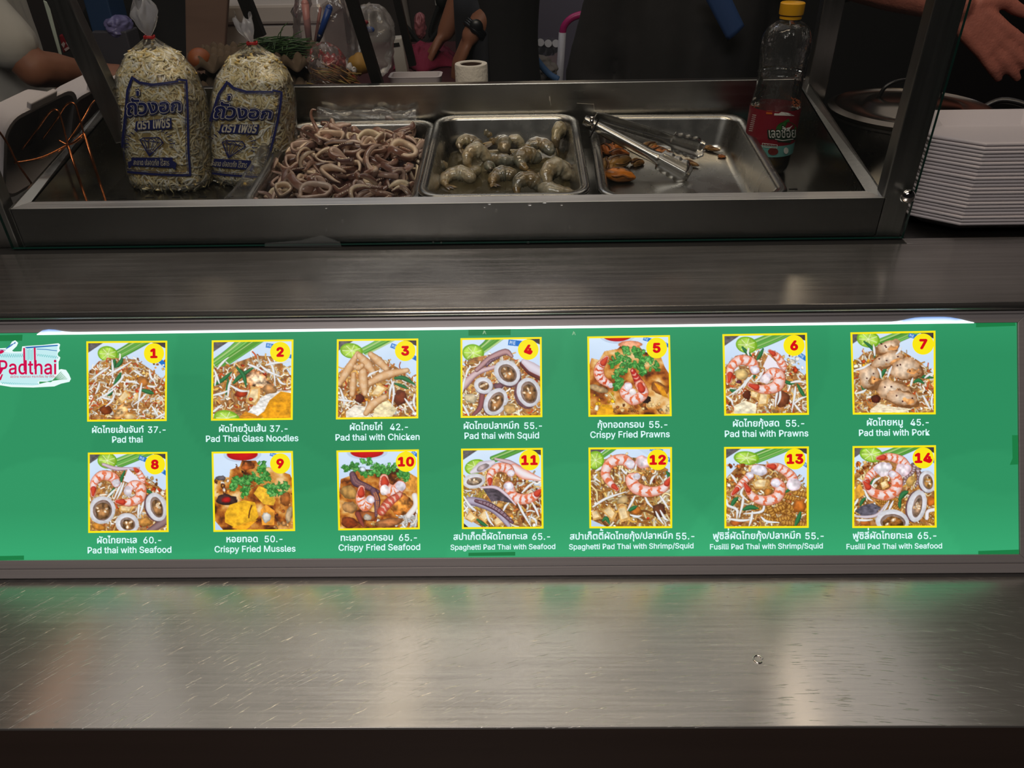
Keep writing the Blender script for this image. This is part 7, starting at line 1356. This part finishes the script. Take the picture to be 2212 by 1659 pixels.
    if apron:
        mb = MB(); mb.surf(18, 16, lambda u, v: tuple(Vector((0, 0, 0)) + rt * (math.sin((u - .5) * 2.6) * (.215 - .05 * v) * girth) + fw * (.015 + math.cos((u - .5) * 2.4) * (.135 + .012 * math.sin(u * 19)) * girth) + up * (.45 + .75 * v))); obj('apron', mb, apron, t, smooth=True, solid=.004)
    return t
M_BLK = pbr('black_cotton', (22, 21, 24), .85, bump=((26, 26, 26), .6)); M_NVY = pbr('navy_apron', (24, 26, 34), .8, noise=((8, 8, 8), .3)); M_JEAN = pbr('blue_denim', (40, 46, 64), .85, bump=((200, 200, 200), .4)); M_TEE = pbr('pale_tee', (176, 172, 164), .85, bump=((22, 22, 22), .8)); M_CHAR = pbr('charcoal_apron', (34, 32, 34), .85, noise=((7, 7, 7), .35), bump=((24, 24, 24), .7))
# the person cutting at the table, side-on
c = PY(1076, 100, 2.40); wA, eA = PY(1016, 78, 2.30), PY(1098, -30, 2.34); wB, eB = PY(962, 70, 2.48), PY(1020, -50, 2.50)
p2 = figure('person in a black shirt and dark apron leaning over the table with a pink cloth', (c.x + .02, 2.44, 0), (-1, -.10), M_BLK, M_BLK, [(eA, wA, (-.45, .0, -.8), (-.3, .8, 0), (-.3, -.9, .4), .55), (eB, wB, (-.55, .1, -.7), (-.2, -.8, 0), (-.3, .9, .4), .55)], M_HAIRB, .45, M_NVY, 0, .9)
d = (eA - wA).normalized(); mb = MB(); w0 = wA + d * .022; u1 = d.orthogonal().normalized(); u2 = d.cross(u1)
for o_ in (-.006, .0, .006): mb.tube([w0 + d * o_ + (u1 * math.cos(k * .3142) + u2 * math.sin(k * .3142)) * .0325 for k in range(20)], .0055, 8, closed=True)
mb.ball(w0 + Vector((.004, -.030, .012)), (.019, .008, .019), 14, 8); mb.v = [tuple(Vector(p) - p2.location) for p in mb.v]; obj('wristwatch', mb, pbr('watch_black', (18, 20, 26), .35), p2, smooth=True)['label'] = 'dark wristwatch'
# the big dark figure in front of the wall; its arm reaches out to the right
c = PY(1500, 60, 2.06); wr = PY(2068, 12, 1.62); el = PY(1800, -70, 1.80)
p3 = figure('person in charcoal clothes with a blue strap, one hand reaching out at the right', (c.x, 2.10, 0), (.10, -1), M_CHAR, M_CHAR, [((c.x + .22, 2.14, 1.06), (c.x + .10, 1.99, .86), (-.6, -.2, -.7), (0, -.3, 1), (0, -1, .2), .5), ((c.x - .25, 2.12, 1.04), (c.x - .16, 1.99, .84), (.5, -.3, -.8), (0, .2, 1), (0, -1, .2), .5)], M_HAIRB, .98, None, 0, 1.0)
# strap of the apron
st = [PY(1510, -30, 1.92), PY(1566, -30, 1.92), PY(1607, 56, 1.92), PY(1572, 88, 1.92)]; mb = MB(); mb.surf(6, 12, lambda u, v: tuple((st[0] * (1 - u) + st[1] * u) * (1 - v) + (st[3] * (1 - u) + st[2] * u) * v + Vector((0, -.006 * math.sin(u * 3.1), 0)) - p3.location)); obj('blue_strap', mb, pbr('blue_cloth', (36, 66, 116), .7), p3, smooth=True, solid=.006)['label'] = 'slanting blue cloth strap'
# the reaching forearm and hand
am = MB(); limb(am, [el, el.lerp(wr, .5), wr], [.050, .046, .031], 14)
f = (PY(2150, 108, 1.60) - PY(2062, 22, 1.62)); hand(am, wr, f, PY(2200, -30, 1.6) - PY(2110, 60, 1.6), (0, -1, .25), 1.22, .14, .10)
o = mobj('reaching_arm', fuse(am, .0042, 4), pbr('reddish_skin', (188, 116, 100), .5, sss=.1, noise=((60, 60, 60), .10), bump=((240, 240, 240), .4)), p3); o.matrix_parent_inverse = Matrix.Translation(-p3.location); o['label'] = 'bare forearm and hand reaching out'
sl = MB(); limb(sl, [Vector((c.x + .21, 2.06, 1.34)), Vector((c.x + .21, 2.06, 1.34)).lerp(el, .6), el + (wr - el) * .12], [.078, .072, .060]); o = mobj('sleeve', fuse(sl, .012, 5), pbr('maroon_sleeve', (38, 22, 26), .85), p3); o.matrix_parent_inverse = Matrix.Translation(-p3.location)
# the person at the left edge
c = PY(20, 100, 1.95); eC, wC = PY(74, 148, 1.86), PY(186, 156, 2.02)
figure('person in a pale T-shirt and jeans at the left edge, forearm stretched out', (c.x - .10, 2.02, 0), (1, .35), M_TEE, M_JEAN, [((c.x - .22, 2.26, 1.04), (c.x - .10, 2.36, .90), (1, 0, -.1), (0, -.8, .2), (0, .2, 1), .4), (eC, wC, (1, .3, -.1), (0, .8, .2), (0, 0, 1), .4)], M_HAIRR, .72, None, .34, .88)
# the person in black between the bin and the board
c = PY(330, 60, 2.76)
figure('person all in black standing behind the taller sprout bag', (c.x, 2.82, 0), (-.3, 1), M_BLK, M_BLK, [((c.x + .22, 2.88, 1.08), (c.x + .18, 3.06, 1.0), (0, 1, -.2), (-1, 0, 0), (0, 0, 1), .4), ((c.x - .22, 2.88, 1.08), (c.x - .18, 3.06, 1.0), (0, 1, -.2), (1, 0, 0), (0, 0, 1), .4)], M_HAIRB, .98, None, 0, 1.0)
